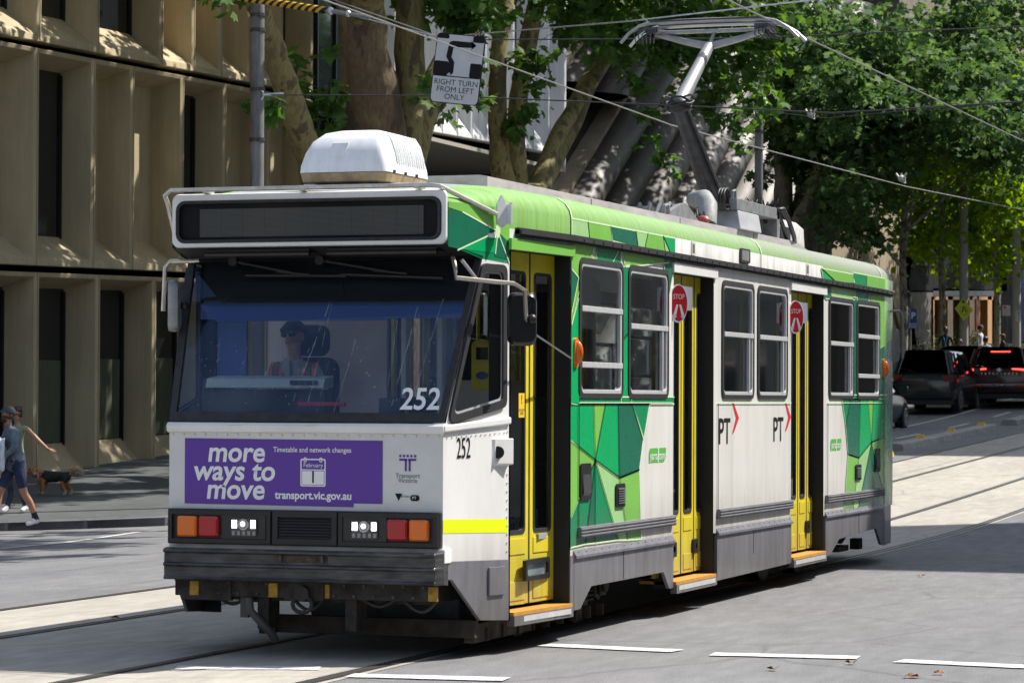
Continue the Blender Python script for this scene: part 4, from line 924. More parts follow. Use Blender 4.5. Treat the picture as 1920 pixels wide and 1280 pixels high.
# long grey roof box
boxm = M('roof_box_grey', (.36, .37, .39), .45, var=.25, vscale=3, vmap=(1, .5, 2)); box2 = M('roof_box_side', (.40, .385, .365), .55, var=.3, vscale=4, vmap=(1, .6, 2))
mb = MB(); mb.loft([[(-.62, y, 3.44), (.62, y, 3.44), (.62, y, z), (.56, y, z+.012), (-.56, y, z+.012), (-.62, y, z)] for y, z in ((2.14, 3.585), (12.3, 3.60), (13.1, 3.50))], close=True, caps=True, mi=0)
for i, y in enumerate((3.6, 5.7, 6.0, 8.4, 9.4, 11.7)): mb.box(.62, .645, y, y+.22, 3.49, 3.505, 1)
for y in (4.8, 7.6, 10.4): mb.box(.62, .624, y, y+.012, 3.45, 3.585, 1)
mb.build('roof_box', [box2, dark], T, bevel=.008)
# pantograph base and gear
rg = M('roof_gear_grey', (.20, .205, .215), .5, var=.3, vscale=8); cab = M('black_cable', (.02, .02, .022), .5)
def gear(fn, name, m, **k):
    mb = MB(); fn(mb); return mb.build(name, m, T, **k)
PY = 10.8
def f(mb):
    mb.tube([(.52, 8.95, 3.60), (.50, 9.05, 3.80), (.42, 9.2, 3.88), (.2, 9.6, 3.9), (.0, 10.6, 3.92)], [.095, .095, .09, .08, .07], 14)
gear(f, 'pantograph_mount', M('mount_cast', (.26, .27, .27), .6, var=.25, vscale=9), smooth=True)
gear(lambda mb: mb.prism([(.30, 9.75, 3.60), (.66, 9.75, 3.60), (.60, 9.85, 3.80), (.34, 9.85, 3.80)], (0, .85, 0)), 'gear_cover', boxm, bevel=.01)
gear(lambda mb: (mb.box(.2, .6, 9.8, 11.6, 3.80, 3.86), mb.box(.52, .60, 9.8, 11.6, 3.86, 3.92), mb.box(-.6, -.3, 9.6, 11.7, 3.60, 3.84), mb.box(.4, .6, 11.5, 11.62, 3.60, 3.92)), 'gear_frame', rg, bevel=.006)
def f(mb):
    for k in range(3):
        mb.tube([(.50-.05*k, 9.75+.0*k, 3.86+.07*math.cos(R(a))+.05) if 0 else (.46+.03*k, 9.7+.13*math.cos(R(a)), 3.90+.11*math.sin(R(a))) for a in range(0, 361, 30)], .014, 6)
    for k in range(4):
        x = .42+.06*k; mb.tube([(x, 11.2+.1*k, 3.90), (x+.03, 11.35+.1*k, 3.92), (x+.05, 11.5+.12*k, 3.78), (x+.04, 11.75+.12*k, 3.64), (x, 12.0+.1*k, 3.60)], .026, 7)
    for k in range(9): mb.tube([(.2+.045*k, 11.0+.07*k, 3.86), (.25+.045*k, 11.1+.05*k, 3.98+.02*(k % 3)), (.3+.03*k, 11.3+.05*k, 3.93), (.3+.03*k, 11.4, 3.85)], .010, 5)
    for k in range(7): mb.tube([(.15+.07*k, 8.2+.1*k, 3.62), (.2+.05*k, 8.3+.1*k, 3.72+.02*(k % 2)), (.3+.03*k, 8.5+.08*k, 3.70), (.3, 8.6+.1*k, 3.61)], .012, 5)
split_loose(gear(f, 'roof_cable', cab, smooth=True))
def f(mb):
    mb.prism([(.54, 7.35, 3.60), (.54, 7.95, 3.74), (.54, 8.1, 3.76), (.54, 8.25, 3.72), (.54, 8.6, 3.60)], (-.06, 0, 0), 0); mb.prism([(-.2, 7.3, 3.60), (-.2, 8.0, 3.78), (-.2, 8.7, 3.60)], (-.06, 0, 0), 0)
    for k in range(4): mb.tube([(.40-.1*k, 7.8+.05*k, 3.62), (.42-.1*k, 7.95, 3.75), (.38-.1*k, 8.2, 3.66)], .02, 6)
    mb.tube([(.55, 7.3, 3.60), (.55, 7.3, 3.68), (.55, 7.4, 3.70), (.55, 7.45, 3.62)], .02, 6)
    mb.tube([(.5, 10.0, 3.9), (.5, 10.0, 4.0), (.5, 10.08, 4.02), (.5, 10.12, 3.92)], .018, 6)
split_loose(gear(f, 'spring_arm', rg))
gear(lambda mb: mb.sphere((.56, 8.66, 3.63), (.07, .06, .045), 10, 6), 'red_beacon', M('beacon_red', (.35, .05, .04), .4), smooth=True)
mb = MB(); mb.loft([pod(-.5, .52, 11.7, 13.15, 3.58), pod(-.5, .52, 11.7, 13.1, 3.78), pod(-.46, .48, 11.78, 12.9, 3.845), pod(-.40, .42, 11.9, 12.75, 3.855)], close=True, caps=True)
A_ = mb.build('rear_conditioner', M('rear_pod_grey', (.43, .42, .40), .6, var=.25, vscale=10), T, smooth=True)
mb = MB(); mb.box(.519, .528, 11.95, 12.4, 3.62, 3.76); mb.box(-.35, .3, 11.69, 11.7, 3.62, 3.78); mb.build('vent_grille', dark, A_)
# pantograph
PAN = MB()
pm = M('pantograph_metal', (.38, .38, .385), .4, .5, var=.2, vscale=10); pd = M('pantograph_dark', (.07, .07, .075), .45, .4, var=.3, vscale=10)
K = Vector((0, 9.72, 4.88)); B0 = Vector((.0, 11.15, 3.95)); TP = Vector((0, 10.9, 5.62))
PAN.tube([B0, K], [.115, .075], 10, 0); PAN.tube([B0+Vector((.12, 0, 0)), K+Vector((.08, 0, 0))], .02, 6, 0)
PAN.tube([K, TP], [.078, .058], 12, 1)
pan = PAN.build('pantograph_arm', [pd, pm], T, smooth=True)
mb = MB()
for k in range(6):
    a0 = R(60*k); mb.tube([(K.x+.16*math.cos(R(a)+a0)*(1 if k % 2 else .8), K.y+.14*math.sin(R(a)+a0), K.z+.03*math.sin(R(2*a))+.02*k-.03) for a in range(0, 300, 30)], .012, 6)
mb.sphere(K, (.12, .10, .09), 10, 8); mb.build('knuckle', cab, pan, smooth=True)
mb = MB(); HY = 10.96; zc = 5.64
for sg in (-1, 1): mb.tube([TP, (sg*.30, HY, zc+.05), (sg*.62, HY, zc+.145)], [.045, .035, .03], 8, 0)
mb.tube([(-.62, HY, zc+.15), (.62, HY, zc+.15)], .022, 8, 0); mb.tube([TP, (.04, HY, zc+.13)], .02, 6, 0); mb.box(-.06, .10, HY-.03, HY+.03, zc+.13, zc+.17, 0)
for dy in (-.17, .17):
    cur = [(-.95, -.19), (-.86, -.09), (-.74, -.015), (-.62, .01), (-.3, .018), (0, .02), (.3, .018), (.62, .01), (.76, -.015), (.90, -.10), (1.0, -.20)]
    mb.tube([(x, HY+dy, zc+.225+z) for x, z in cur], [.018]*3+[.026]*5+[.018]*3, 8, 1 if dy > 0 else 0)
    mb.box(-.62, .62, HY+dy-.03, HY+dy+.03, zc+.245, zc+.262, 2)
for sg in (-1, 1):
    mb.box(sg*.6-.07, sg*.6+.07, HY-.2, HY+.2, zc+.13, zc+.19, 2)
    for k in range(6): mb.tube([(sg*(.55+.03*k), HY-.2, zc+.17), (sg*(.55+.045*k), HY-.26, zc+.06+.015*k), (sg*(.6+.04*k), HY-.1, zc+.03), (sg*(.62), HY-.05, zc+.14)], .007, 5, 2)
mb.build('pantograph_head', [pm, M('horn_bright', (.6, .6, .6), .35, .6), pd], pan, smooth=True)

mb = MB(); mb.box(-1.1, 1.05, .60, .63, 2.44, 2.55); mb.box(-1.12, -.86, .9, .93, 1.6, 2.9); mb.box(-.98, .40, .60, .62, 2.425, 2.44); mb.build('blue_strips', M('cab_blue', (.03, .085, .30), .5), T)  # plain blue strips behind the windscreen, below the visor and at the left
T.location = (0, 7.545, 0)
# ---------------------------------------------------------------- ground
def ground_mat(name, c1, c2, speck, rough=.85, crack=True):
    m = bpy.data.materials.new(name); m.use_nodes = True; MATS[name] = m
    n = m.node_tree; L = n.links; p = n.nodes['Principled BSDF']; p.inputs['Roughness'].default_value = rough; p.inputs['Specular IOR Level'].default_value = .35
    tc = n.nodes.new('ShaderNodeTexCoord')
    def noise(sc, det=6, mp=None):
        z = n.nodes.new('ShaderNodeTexNoise'); z.inputs['Scale'].default_value = sc; z.inputs['Detail'].default_value = det; z.inputs['Roughness'].default_value = .65
        if mp:
            q = n.nodes.new('ShaderNodeMapping'); q.inputs['Scale'].default_value = mp; L.new(tc.outputs['Object'], q.inputs[0]); L.new(q.outputs[0], z.inputs[0])
        else: L.new(tc.outputs['Object'], z.inputs[0])
        return z.outputs[0]
    def ramp(s, a, b, ca, cb):
        r = n.nodes.new('ShaderNodeValToRGB'); L.new(s, r.inputs[0]); r.color_ramp.elements[0].position = a; r.color_ramp.elements[1].position = b
        r.color_ramp.elements[0].color = (*ca, 1); r.color_ramp.elements[1].color = (*cb, 1); return r.outputs[0]
    def mix(a, b, f, mode='MIX'):
        x = n.nodes.new('ShaderNodeMix'); x.data_type = 'RGBA'; x.blend_type = mode
        if isinstance(f, float): x.inputs[0].default_value = f
        else: L.new(f, x.inputs[0])
        L.new(a, x.inputs[6]); L.new(b, x.inputs[7]); return x.outputs[2]
    big = ramp(noise(.55, 8, (1, .35, 1)), .30, .70, c2, c1)
    sp_ = ramp(noise(85, 3), .30, .72, (1-speck,)*3, (1+speck,)*3)
    col = mix(big, sp_, 1., 'MULTIPLY')
    mid = ramp(noise(6, 6, (1, .25, 1)), .40, .75, (.80,)*3, (1.08,)*3); col = mix(col, mid, 1., 'MULTIPLY')
    st = ramp(noise(1.3, 9, (1.6, .22, 1)), .60, .74, (1,)*3, (.84,)*3); col = mix(col, st, 1., 'MULTIPLY')
    sc = ramp(noise(9, 8, (.5, 2.2, 1)), .66, .78, (1,)*3, (1.12,)*3); col = mix(col, sc, 1., 'MULTIPLY')
    if crack:
        v = n.nodes.new('ShaderNodeTexVoronoi'); v.feature = 'DISTANCE_TO_EDGE'; v.inputs['Scale'].default_value = .33
        wv = n.nodes.new('ShaderNodeMix'); wv.data_type = 'VECTOR'; wv.inputs[0].default_value = .12
        nz = n.nodes.new('ShaderNodeTexNoise'); nz.inputs['Scale'].default_value = 1.7; L.new(tc.outputs['Object'], nz.inputs[0])
        L.new(tc.outputs['Object'], wv.inputs[4]); L.new(nz.outputs[1], wv.inputs[5]); L.new(wv.outputs[1], v.inputs[0])
        cr = ramp(v.outputs[0], .0, .009, (.70,)*3, (1,)*3); col = mix(col, cr, 1., 'MULTIPLY')
    L.new(col, p.inputs['Base Color'])
    b = n.nodes.new('ShaderNodeBump'); b.inputs['Strength'].default_value = .5; b.inputs['Distance'].default_value = .006
    L.new(noise(70, 4), b.inputs['Height']); L.new(b.outputs[0], p.inputs['Normal'])
    return m
asphalt = ground_mat('asphalt', (.215, .215, .220), (.160, .160, .166), .55)
concrete = ground_mat('track_concrete', (.45, .42, .365), (.345, .32, .28), .12, .8)
paving = ground_mat('dark_paving', (.12, .128, .13), (.08, .088, .09), .2, .7)
kerb_m = ground_mat('bluestone_kerb', (.16, .16, .165), (.10, .10, .105), .2, .8, False)
paint_m = M('road_paint', (.72, .72, .70), .65, col2=(.38, .38, .38), vscale=22, detail=12)
def breaks(lo, hi, st, extra=()):
    n = max(1, int(round((hi-lo)/st))); return sorted(set([lo+(hi-lo)*i/n for i in range(n+1)])|set(extra))
def sheet(xs, ys, dz, name, m, kind='structure'):
    mb = MB(); nx = len(xs)
    mb.v = [(x, y, gz(x, y)+dz) for y in ys for x in xs]
    mb.f = [(j*nx+i, j*nx+i+1, (j+1)*nx+i+1, (j+1)*nx+i) for j in range(len(ys)-1) for i in range(nx-1)]; mb.mi = [0]*len(mb.f)
    o = mb.build(name, m, fix=False); 
    if kind: o['kind'] = kind
    return o
def poly_sheet(pts, dz, name, m, st=1., depth=0, par=None, kind='structure'):
    """filled polygon draped on the terrain (cut into y strips), with vertical sides down by depth"""
    mb = MB(); y0, y1 = min(p[1] for p in pts), max(p[1] for p in pts); x0, x1 = min(p[0] for p in pts), max(p[0] for p in pts)
    ny = max(1, int((y1-y0)/st)+1); nx = max(1, int((x1-x0)/2.)+1)
    for j in range(ny):
        for i in range(nx):
            q = clip(pts, x0+(x1-x0)*i/nx, x0+(x1-x0)*(i+1)/nx, y0+(y1-y0)*j/ny, y0+(y1-y0)*(j+1)/ny)
            if len(q) >= 3: mb.poly([(x, y, gz(x, y)+dz) for x, y in q], 0)
    if depth:
        n = len(pts)
        for i in range(n):
            a, b = Vector(pts[i]), Vector(pts[(i+1) % n]); k = max(1, int((b-a).length/1.))
            for t in range(k):
                p, q = a.lerp(b, t/k), a.lerp(b, (t+1)/k)
                mb.poly([(p.x, p.y, gz(*p)+dz), (q.x, q.y, gz(*q)+dz), (q.x, q.y, gz(*q)+dz-depth), (p.x, p.y, gz(*p)+dz-depth)], 1)
    o = mb.build(name, m if isinstance(m, list) else [m, m], par, fix=False)
    if kind: o['kind'] = kind
    return o
XS = [-600, -300, -150, -80, -50, -40]+breaks(-34, 14, 1.0)+[20, 30, 50, 100, 300, 600]
YS = [-400, -200, -100, -60, -40]+breaks(-30, 180, 1.0)+[200, 240, 300, 500, 900]
sheet(XS, YS, 0, 'ground', asphalt)
sheet([-4.42, -3.6, -2.8, -2, -1.2, -.4, .4, .86], breaks(-30, 180, 1.), .004, 'tram_track_slab', concrete)
# rails with flange grooves
railtop = M('rail_top', (.20, .19, .18), .38, .85, var=.3, vscale=20); groove = M('rail_groove', (.02, .019, .018), .9)
for xc in (-.7525, .7525, -2.85, -4.33):
    sgn = 1 if xc in (-.7525, -4.33) else -1
    ys = breaks(-30, 180, 1.); mb = MB()
    for a, b, z, mi in ((xc-.035, xc+.035, .010, 0), (*sorted((xc+sgn*.035, xc+sgn*.075)), .0085, 1), (*sorted((xc-sgn*.035, xc-sgn*.05)), .0085, 1)):
        mb.loft([[(a, y, gz(xc, y)+z), (b, y, gz(xc, y)+z)] for y in ys], mi=mi)
    o = mb.build('tram_rail', [railtop, groove], fix=False)
    tag(o, {-.7525: 'polished steel rail under the tram, the one further from the asphalt lane', .7525: 'polished steel rail along the edge of the asphalt lane, under the tram doors', -2.85: 'steel rail of the empty track beside the tram, nearer rail', -4.33: 'steel rail of the empty track at the far edge of the concrete slab'}[xc], 'rail', 'rails of the two tram tracks')
# stop-line dashes on the near lane
dash = [((1020, 1211), (1270, 1224)), ((1335, 1229), (1610, 1239)), ((1685, 1244), (1960, 1258)), ((655, 1269), (950, 1280)), ((330, 1253), (600, 1260))]
dl = ['short white road dash beginning at the shadow beside the tram', 'white road dash in the middle of the asphalt lane', 'white road dash running out at the right of the asphalt lane', 'lower white road dash at the edge of the concrete slab', 'worn white road dash on the sunlit concrete in front of the tram']
for (a, b), l in zip(dash, dl):
    A, B = ground_at(*a), ground_at(*b); A = Vector((A.x, A.y, 0)); B = Vector((B.x, B.y, 0)); d = (B-A).normalized(); n = Vector((-d.y, d.x, 0))*.135
    mb = MB(); k = 10
    rnd = random.Random(int(a[0]))
    P_ = [(A.lerp(B, i/k)+n*rnd.uniform(.85, 1.05), A.lerp(B, i/k)-n*rnd.uniform(.85, 1.05)) for i in range(k+1)]
    for i in range(k): mb.poly([(v.x, v.y, gz(v.x, v.y)+.009) for v in (P_[i][0], P_[i][1], P_[i+1][1], P_[i+1][0])])
    tag(mb.build('road_dash', paint_m, fix=False), l, 'road marking', 'white dashes of the stop line', 'thing')
# footpath on the far side with bluestone kerb
K0 = ground_at(-140, 1000); K1 = ground_at(160, 992); K2 = ground_at(310, 986)
FP = [(-60, K0.y-16), (K0.x-3, K0.y-2.5), (K0.x, K0.y), (K1.x, K1.y), (K2.x, K2.y), (-10.9, K2.y+3), (-11.2, K2.y+8), (-11.3, 60), (-11.4, 180), (-60, 180)]
poly_sheet(FP, .13, 'footpath', [paving, kerb_m], 1., .16)
KB = [(x, y) for x, y in FP[1:9]]
mb = MB()
for (a, b) in zip(KB, KB[1:]):
    a, b = Vector(a), Vector(b); d = (b-a).normalized(); n = Vector((-d.y, d.x)); k = max(1, int((b-a).length/1.2))
    for i in range(k):
        p, q = a.lerp(b, (i+.01)/k), a.lerp(b, (i+.99)/k); o_ = n*.32
        mb.prism([(p.x, p.y, gz(*p)-.05), (q.x, q.y, gz(*q)-.05), (q.x+o_.x, q.y+o_.y, gz(*q)-.05), (p.x+o_.x, p.y+o_.y, gz(*p)-.05)], (0, 0, .186))
ko = mb.build('kerb', kerb_m, bevel=.012); ko['kind'] = 'structure'
# white paving lines and road lines on the far lane
def strip(name, pts, wd, dz, m, label=None, cat=None, group=None):
    mb = MB()
    for a, b in zip(pts, pts[1:]):
        a, b = Vector(a[:2]), Vector(b[:2]); d = (b-a).normalized(); n = Vector((-d.y, d.x))*wd/2; k = max(1, int((b-a).length))
        for i in range(k):
            p, q = a.lerp(b, i/k), a.lerp(b, (i+1)/k)
            mb.poly([(v.x, v.y, gz(v.x, v.y)+dz) for v in (p+n, p-n, q-n, q+n)])
    o = mb.build(name, m, fix=False)
    if label: tag(o, label, cat, group, 'thing')
    return o
def gp(*pp): return [ground_at(*p) for p in pp]
strip('road_line', gp((0, 1029), (120, 1018), (260, 998)), .12, .008, paint_m, 'white line crossing the shaded lane in front of the kerb at left', 'road marking')
strip('road_line', gp((0, 1005), (190, 1001)), .10, .009, paint_m, 'thin white line right at the foot of the kerb at left', 'road marking')
strip('road_line', [(-8.0, y) for y in range(46, 96, 4)], .11, .008, paint_m, 'long white edge line beside the parked cars', 'road marking')
for i in range(6): strip('lane_dash', [(-6.7, 46+7*i), (-6.7, 49+7*i)], .11, .008, paint_m, 'small white lane dash on the shaded road behind the tram', 'road marking', 'lane dashes on the road behind the tram')
# raised separator kerb behind the tram with yellow markers
mb = MB()
for i in range(22):
    y = 46.5+1.55*i; z = gz(-5.4, y)
    if i in (8, 9): continue
    mb.prism([(-5.65, y, z-.02), (-5.15, y, z-.02), (-5.2, y, z+.15), (-5.28, y, z+.17), (-5.52, y, z+.17), (-5.6, y, z+.15)], (0, 1.52, .044))
sk = mb.build('separator_kerb', ground_mat('pale_concrete', (.42, .41, .38), (.28, .27, .25), .15, .85, False), bevel=.02); tag(sk, 'pale concrete separator kerb between the tracks and the far lane', 'kerb')
ym = M('yellow_marker', (.72, .45, .05), .5)
for i, y in enumerate((49.5, 53.4, 57.6)):
    z = gz(-5.4, y)+.17; mb = MB(); mb.prism([(-5.5, y, z), (-5.3, y, z), (-5.32, y+.03, z+.085), (-5.48, y+.03, z+.085)], (0, .14, 0)); 
    tag(mb.build('kerb_marker', ym), ('small yellow block on the separator kerb, the one nearest the tram', 'small yellow block on the separator kerb, middle one', 'small yellow block on the separator kerb, furthest from the tram')[i], 'marker', 'yellow blocks on the separator kerb')
# hold-out post with yellow foot
c = at(1669, 870, 1, 44); zb = gz(-4.9, 44); 
o = thing('marker_post', 'slim white marker post with a yellow foot just behind the tram', 'post', (c.x, 44, zb))
mb = MB(); mb.tube([(c.x, 44, zb+.1), (c.x, 44, zb+1.28)], .035, 10); mb.build('post', white_dirty, o, smooth=True)
mb = MB(); mb.tube([(c.x, 44, zb-.02), (c.x, 44, zb+.12)], [.10, .06], 12); mb.build('foot', ym, o, smooth=True)
# a few fallen leaves and grates on the road
leafm = M('dry_leaf', (.30, .13, .04), .8, var=.3, vscale=30)
for i, (px, py) in enumerate(((1705, 1274), (1716, 1277), (1596, 1250), (215, 1163), (1727, 1083), (1760, 1266), (420, 1128), (1450, 1262))):
    g = ground_at(px, py); mb = MB(); a0 = i*1.3
    pts = [(g.x+.05*(1 if k % 2 else .55)*math.cos(a0+k*.785), g.y+.05*(1 if k % 2 else .55)*math.sin(a0+k*.785), gz(g.x, g.y)+.012+.012*(k % 3)) for k in range(8)]
    mb.add(pts+[(g.x, g.y, gz(g.x, g.y)+.014)], [(k, (k+1) % 8, 8) for k in range(8)])
    tag(mb.build('fallen_leaf', leafm, fix=False), 'curled brown leaf lying on the road', 'leaf', 'fallen leaves on the road')
# ---------------------------------------------------------------- buildings
SH = .023                                     # the street climbs; floor lines rise with it
conc_b = M('tan_precast', (.465, .38, .235), .75, var=.14, vscale=1.2, vmap=(1, 1, .35), bump=.15, bscale=45)
conc_w = M('white_precast', (.60, .60, .60), .6, var=.10, vscale=1.1, vmap=(1, 1, .3), bump=.1, bscale=40)
add_streaks(conc_b, .15); add_streaks(conc_w, .22)
joint = M('joint_black', (.006, .006, .006), .8); curtain = M('curtain_green', (.075, .085, .05), .8, var=.35, vscale=22, vmap=(1, 5, .1))
def bay(par, Xf, y0, y1, z0, z1, m, win=True, depth=.75, rim=.085, top=.16, bot=.55, far=.12, y_ref=33., curt=False, near=.0):
    """one precast panel with a splayed recess; floor lines follow the slope"""
    sz = lambda y, z: z+SH*(y-y_ref)
    g = .02; a, b = y0+g, y1-g; F = [(a, z0+g), (b, z0+g), (b, z1-g), (a, z1-g)]
    O = [(a+rim, z0+.16), (b-rim, z0+.16), (b-rim, z1-.11), (a+rim, z1-.11)]
    I = [(a+rim+near, z0+.16+bot), (b-rim-far, z0+.16+bot), (b-rim-far, z1-.11-top), (a+rim+near, z1-.11-top)]
    mb = MB(); f = lambda L, d: [(Xf-d, y, sz(y, z)) for y, z in L]
    mb.ring(f(F, 0), f(O, .03)); mb.ring(f(O, .03), f(I, depth)); mb.ring(f(F, 0), f(F, .35))
    p = mb.build('facade_panel', m, par, bevel=.012)
    if not win:
        mb = MB(); mb.poly(f(I, depth)); mb.build('back_panel', m, p, fix=False)
    if win:
        mb = MB(); mb.poly(f(I, depth-.0)); w = mb.build('window', glass_d, p, fix=False)
        Iw = [(I[0][0]-.0, I[0][1]), (I[1][0], I[0][1]), (I[1][0], I[2][1]), (I[0][0], I[2][1])]
        mb = MB(); wv = I[1][0]-I[0][0]
        mb.box(Xf-depth+.001, Xf-depth+.05, I[1][0]-.06, I[1][0]-.0, sz(y0, I[0][1]), sz(y0, I[2][1]))
        mb.build('window_frame', joint, w)
        if curt:
            mb = MB(); n = 16; zc = I[0][1]+(I[2][1]-I[0][1])*.55
            for i in range(n):
                y_a, y_b = I[0][0]+(wv-.15)*i/n, I[0][0]+(wv-.15)*(i+1)/n
                mb.poly([(Xf-depth+.02+.02*(i % 2), y_a, sz(y0, I[0][1]+.06)), (Xf-depth+.02+.02*((i+1) % 2), y_b, sz(y0, I[0][1]+.06)), (Xf-depth+.02+.02*((i+1) % 2), y_b, sz(y0, zc)), (Xf-depth+.02+.02*(i % 2), y_a, sz(y0, zc))])
            mb.build('curtain', curtain, w, fix=False)
    return p
B1 = thing('office_building', 'tan concrete office building with deep splayed window panels at left', 'building', (-20, 34, -.3))
XF = -20.
WN = {(1, 4), (1, 7), (1, 2), (2, 4), (2, 5), (2, 2), (2, 3), (2, 10)}
mb = MB(); mb.box(-34, XF-1.1, 14, 47.3, -1, 30); mb.build('core_wall', joint, B1)
for r_, (zz0, zz1, ys_) in enumerate(((-.12, 4.37, [22.4, 25.1, 27.8, 30.55, 33.28, 35.95, 38.6, 41.3, 44.0, 47.3]), (4.47, 8.86, [23.6, 26.1, 27.9, 30.6, 33.22, 35.69, 37.5, 39.95, 42.2, 44.7, 47.3]), (8.96, 13.4, [22.8, 25.4, 28, 30.7, 33.3, 35.85, 38.88, 40.51, 41.99, 43.55, 45.4, 47.3]), (13.5, 18, [22, 25, 28, 31, 34, 37, 40, 43, 47.3]), (18.1, 22.6, [22, 25, 28, 31, 34, 37, 40, 43, 47.3]))):
    for i, (a, b) in enumerate(zip(ys_, ys_[1:])):
        bay(B1, XF, a, b, zz0, zz1, conc_b, (r_, i) in WN or r_ in (0, 3, 4), depth=.72, far=.04 if (r_+i) % 2 else .10, curt=(r_ == 0), bot=(.82, .5, .55, .5, .5)[r_], top=.2)
# dark curtain wall between the two precast buildings
B2 = thing('glass_link', 'dark glazed strip between the tan building and the white one', 'building', (-20.6, 49, 0))
mb = MB(); mb.box(-34, -20.5, 47.4, 51.1, -1, 30); mb.build('glazing', glass_d, B2)
mb = MB()
for y in (47.5, 48.6, 49.8, 51.0): mb.box(-20.5, -20.42, y-.03, y+.03, 0, 30)
for z in (4.6, 9, 13.4, 18): mb.box(-20.5, -20.43, 47.45, 51.05, z-.05, z+.05)
mb.build('mullions', M('mullion', (.05, .055, .06), .4, .5), B2)
B3 = thing('white_building', 'white precast building with slim vertical fins above a dark overhang', 'building', (-20, 59, 0))
mb = MB(); mb.box(-34, -21.2, 51.2, 67.2, 9.4, 30, 0); mb.build('core_wall', joint, B3)
ys_ = [51.2, 52.9, 54.6, 56.4, 57.6, 58.8, 60.0, 61.2, 62.4, 64.2, 65.7, 67.25]
for z0, z1 in ((8.58, 14.4), (14.5, 19.5), (19.6, 24.6)):
    for i, (a, b) in enumerate(zip(ys_, ys_[1:])): bay(B3, -20, a, b, z0, z1, conc_w, i in (0, 4, 8), depth=.5, rim=.07, top=.3, bot=.75, far=.25)
mb = MB(); mb.box(-33, -19.99, 51.2, 67.25, 8.86, 8.97, 0); mb.box(-33, -26, 51.2, 67.2, -1, 8.9, 1); mb.box(-26, -25.5, 58, 58.4, 0, 8.9, 2); mb.box(-24, -23.5, 63, 63.5, 0, 8.9, 2)
mb.build('overhang', [M('soffit', (.36, .33, .28), .7), glass_d, M('column_dark', (.06, .06, .06), .6)], B3)
# end wall of the white building
mb = MB(); mb.box(-34, -20.02, 67.2, 67.35, 8.9, 30); mb.build('end_wall', conc_w, B3)
# ribbed bronze building: leaning half-round shafts
B4 = thing('ribbed_building', 'dark bronze building with leaning half-round ribs behind the trees', 'building', (-20.5, 83, 1))
bronze = M('bronze_cladding', (.055, .045, .038), .5, .15, var=.45, vscale=.8, vmap=(1, .4, .3)); sand = M('sandstone', (.33, .265, .19), .8, var=.2, vscale=2, vmap=(1, 1, .6), bump=.2, bscale=25)
mb = MB(); mb.box(-36, -21.6, 67.4, 118, -1, 34); mb.build('wall', glass_d, B4)
sl = 8.4/4.9
for i in range(-5, 16):
    yb = 64.3+3.55*i                           # y at z = 8
    mb = MB(); secs = []
    zt_, zb_ = 26., .3
    for z in (zb_, 4, 8, 12, 16, 20, zt_):
        yc = yb+sl*(z-8); secs.append([(-21.6+1.3*math.sin(R(t)), yc-1.5*math.cos(R(t)), z) for t in range(0, 181, 15)])
    ok = [s for s in secs if 66.6 < s[0][1] and s[-1][1] < 119]
    if len(ok) < 2: continue
    mb.loft(ok); rb = mb.build('rib', bronze, B4, smooth=True)
    mb = MB(); mb.loft([[(-21.6, s[0][1]-.30, s[0][2]), (-20.95, s[0][1]-.34, s[0][2]), (-20.95, s[0][1]-.04, s[0][2]), (-21.6, s[0][1]+.1, s[0][2])] for s in ok], close=True, caps=True); mb.build('fin', sand, rb)
# sandstone building with a buttress, then a recessed shopfront with timber doors
B5 = thing('shop_building', 'sandstone and charcoal building with a sloped buttress and timber framed doors', 'building', (-18, 128, 3))
char = M('charcoal_wall', (.014, .014, .016), .9, var=.2, vscale=1, spec=.1); timber = M('honey_timber', (.42, .20, .055), .5, var=.3, vscale=3, vmap=(6, 6, .5))
SXF = -18.
b0 = at(1622, 520, 0, SXF); 
mb = MB()
def wq(pp, d, mi=0):
    """pixel quad on the shop front plane, thickened"""
    pts = [at(x, y, 0, SXF) for x, y in pp]; mb.prism([(SXF, p.y, p.z) for p in pts], (-d, 0, 0), mi)
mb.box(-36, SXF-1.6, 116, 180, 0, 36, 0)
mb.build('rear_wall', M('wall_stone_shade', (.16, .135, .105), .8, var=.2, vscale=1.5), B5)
mb = MB(); wq(((1560, 300), (1672, 300), (1722, 668), (1560, 668)), 1.5); wq(((1672, 300), (1745, 300), (1698, 560), (1692, 500)), 1.5); bw = mb.build('buttress', sand, B5)
mb = MB(); wq(((1664, 545), (1676, 545), (1708, 668), (1696, 668)), -.12); mb.build('buttress_edge', sand, B5)
mb = MB(); wq(((1698, 470), (1888, 470), (1888, 545), (1698, 545)), 1.2); wq(((1880, 300), (1990, 300), (1990, 690), (1864, 690), (1864, 545)), 1.1); mb.build('charcoal_cladding', char, B5)
mb = MB(); wq(((1698, 548), (1750, 548), (1750, 668), (1694, 668)), .8); mb.build('stone_pier', M('pier_stone', (.12, .105, .09), .8, var=.15, vscale=2), B5)
mb = MB(); wq(((1750, 540), (1866, 544), (1866, 556), (1750, 556)), .4); mb.build('canopy', M('canopy_black', (.012, .012, .014), .5), B5)
mb = MB()
for a, b in ((1746, 1752), (1777, 1787), (1818, 1824), (1832, 1836), (1852, 1860)): wq(((a, 556), (b, 556), (b, 672), (a, 672)), .9)
wq(((1750, 555), (1862, 555), (1862, 562), (1750, 562)), .9)
wq(((1824, 562), (1832, 562), (1832, 672), (1824, 672)), .85)
mb.build('door_frame', timber, B5)
mb = MB(); wq(((1750, 560), (1860, 560), (1860, 672), (1750, 672)), 1.1)
mb.v = [(x-.5, y, z) for x, y, z in mb.v]; mb.build('glazing', glass_d, B5)
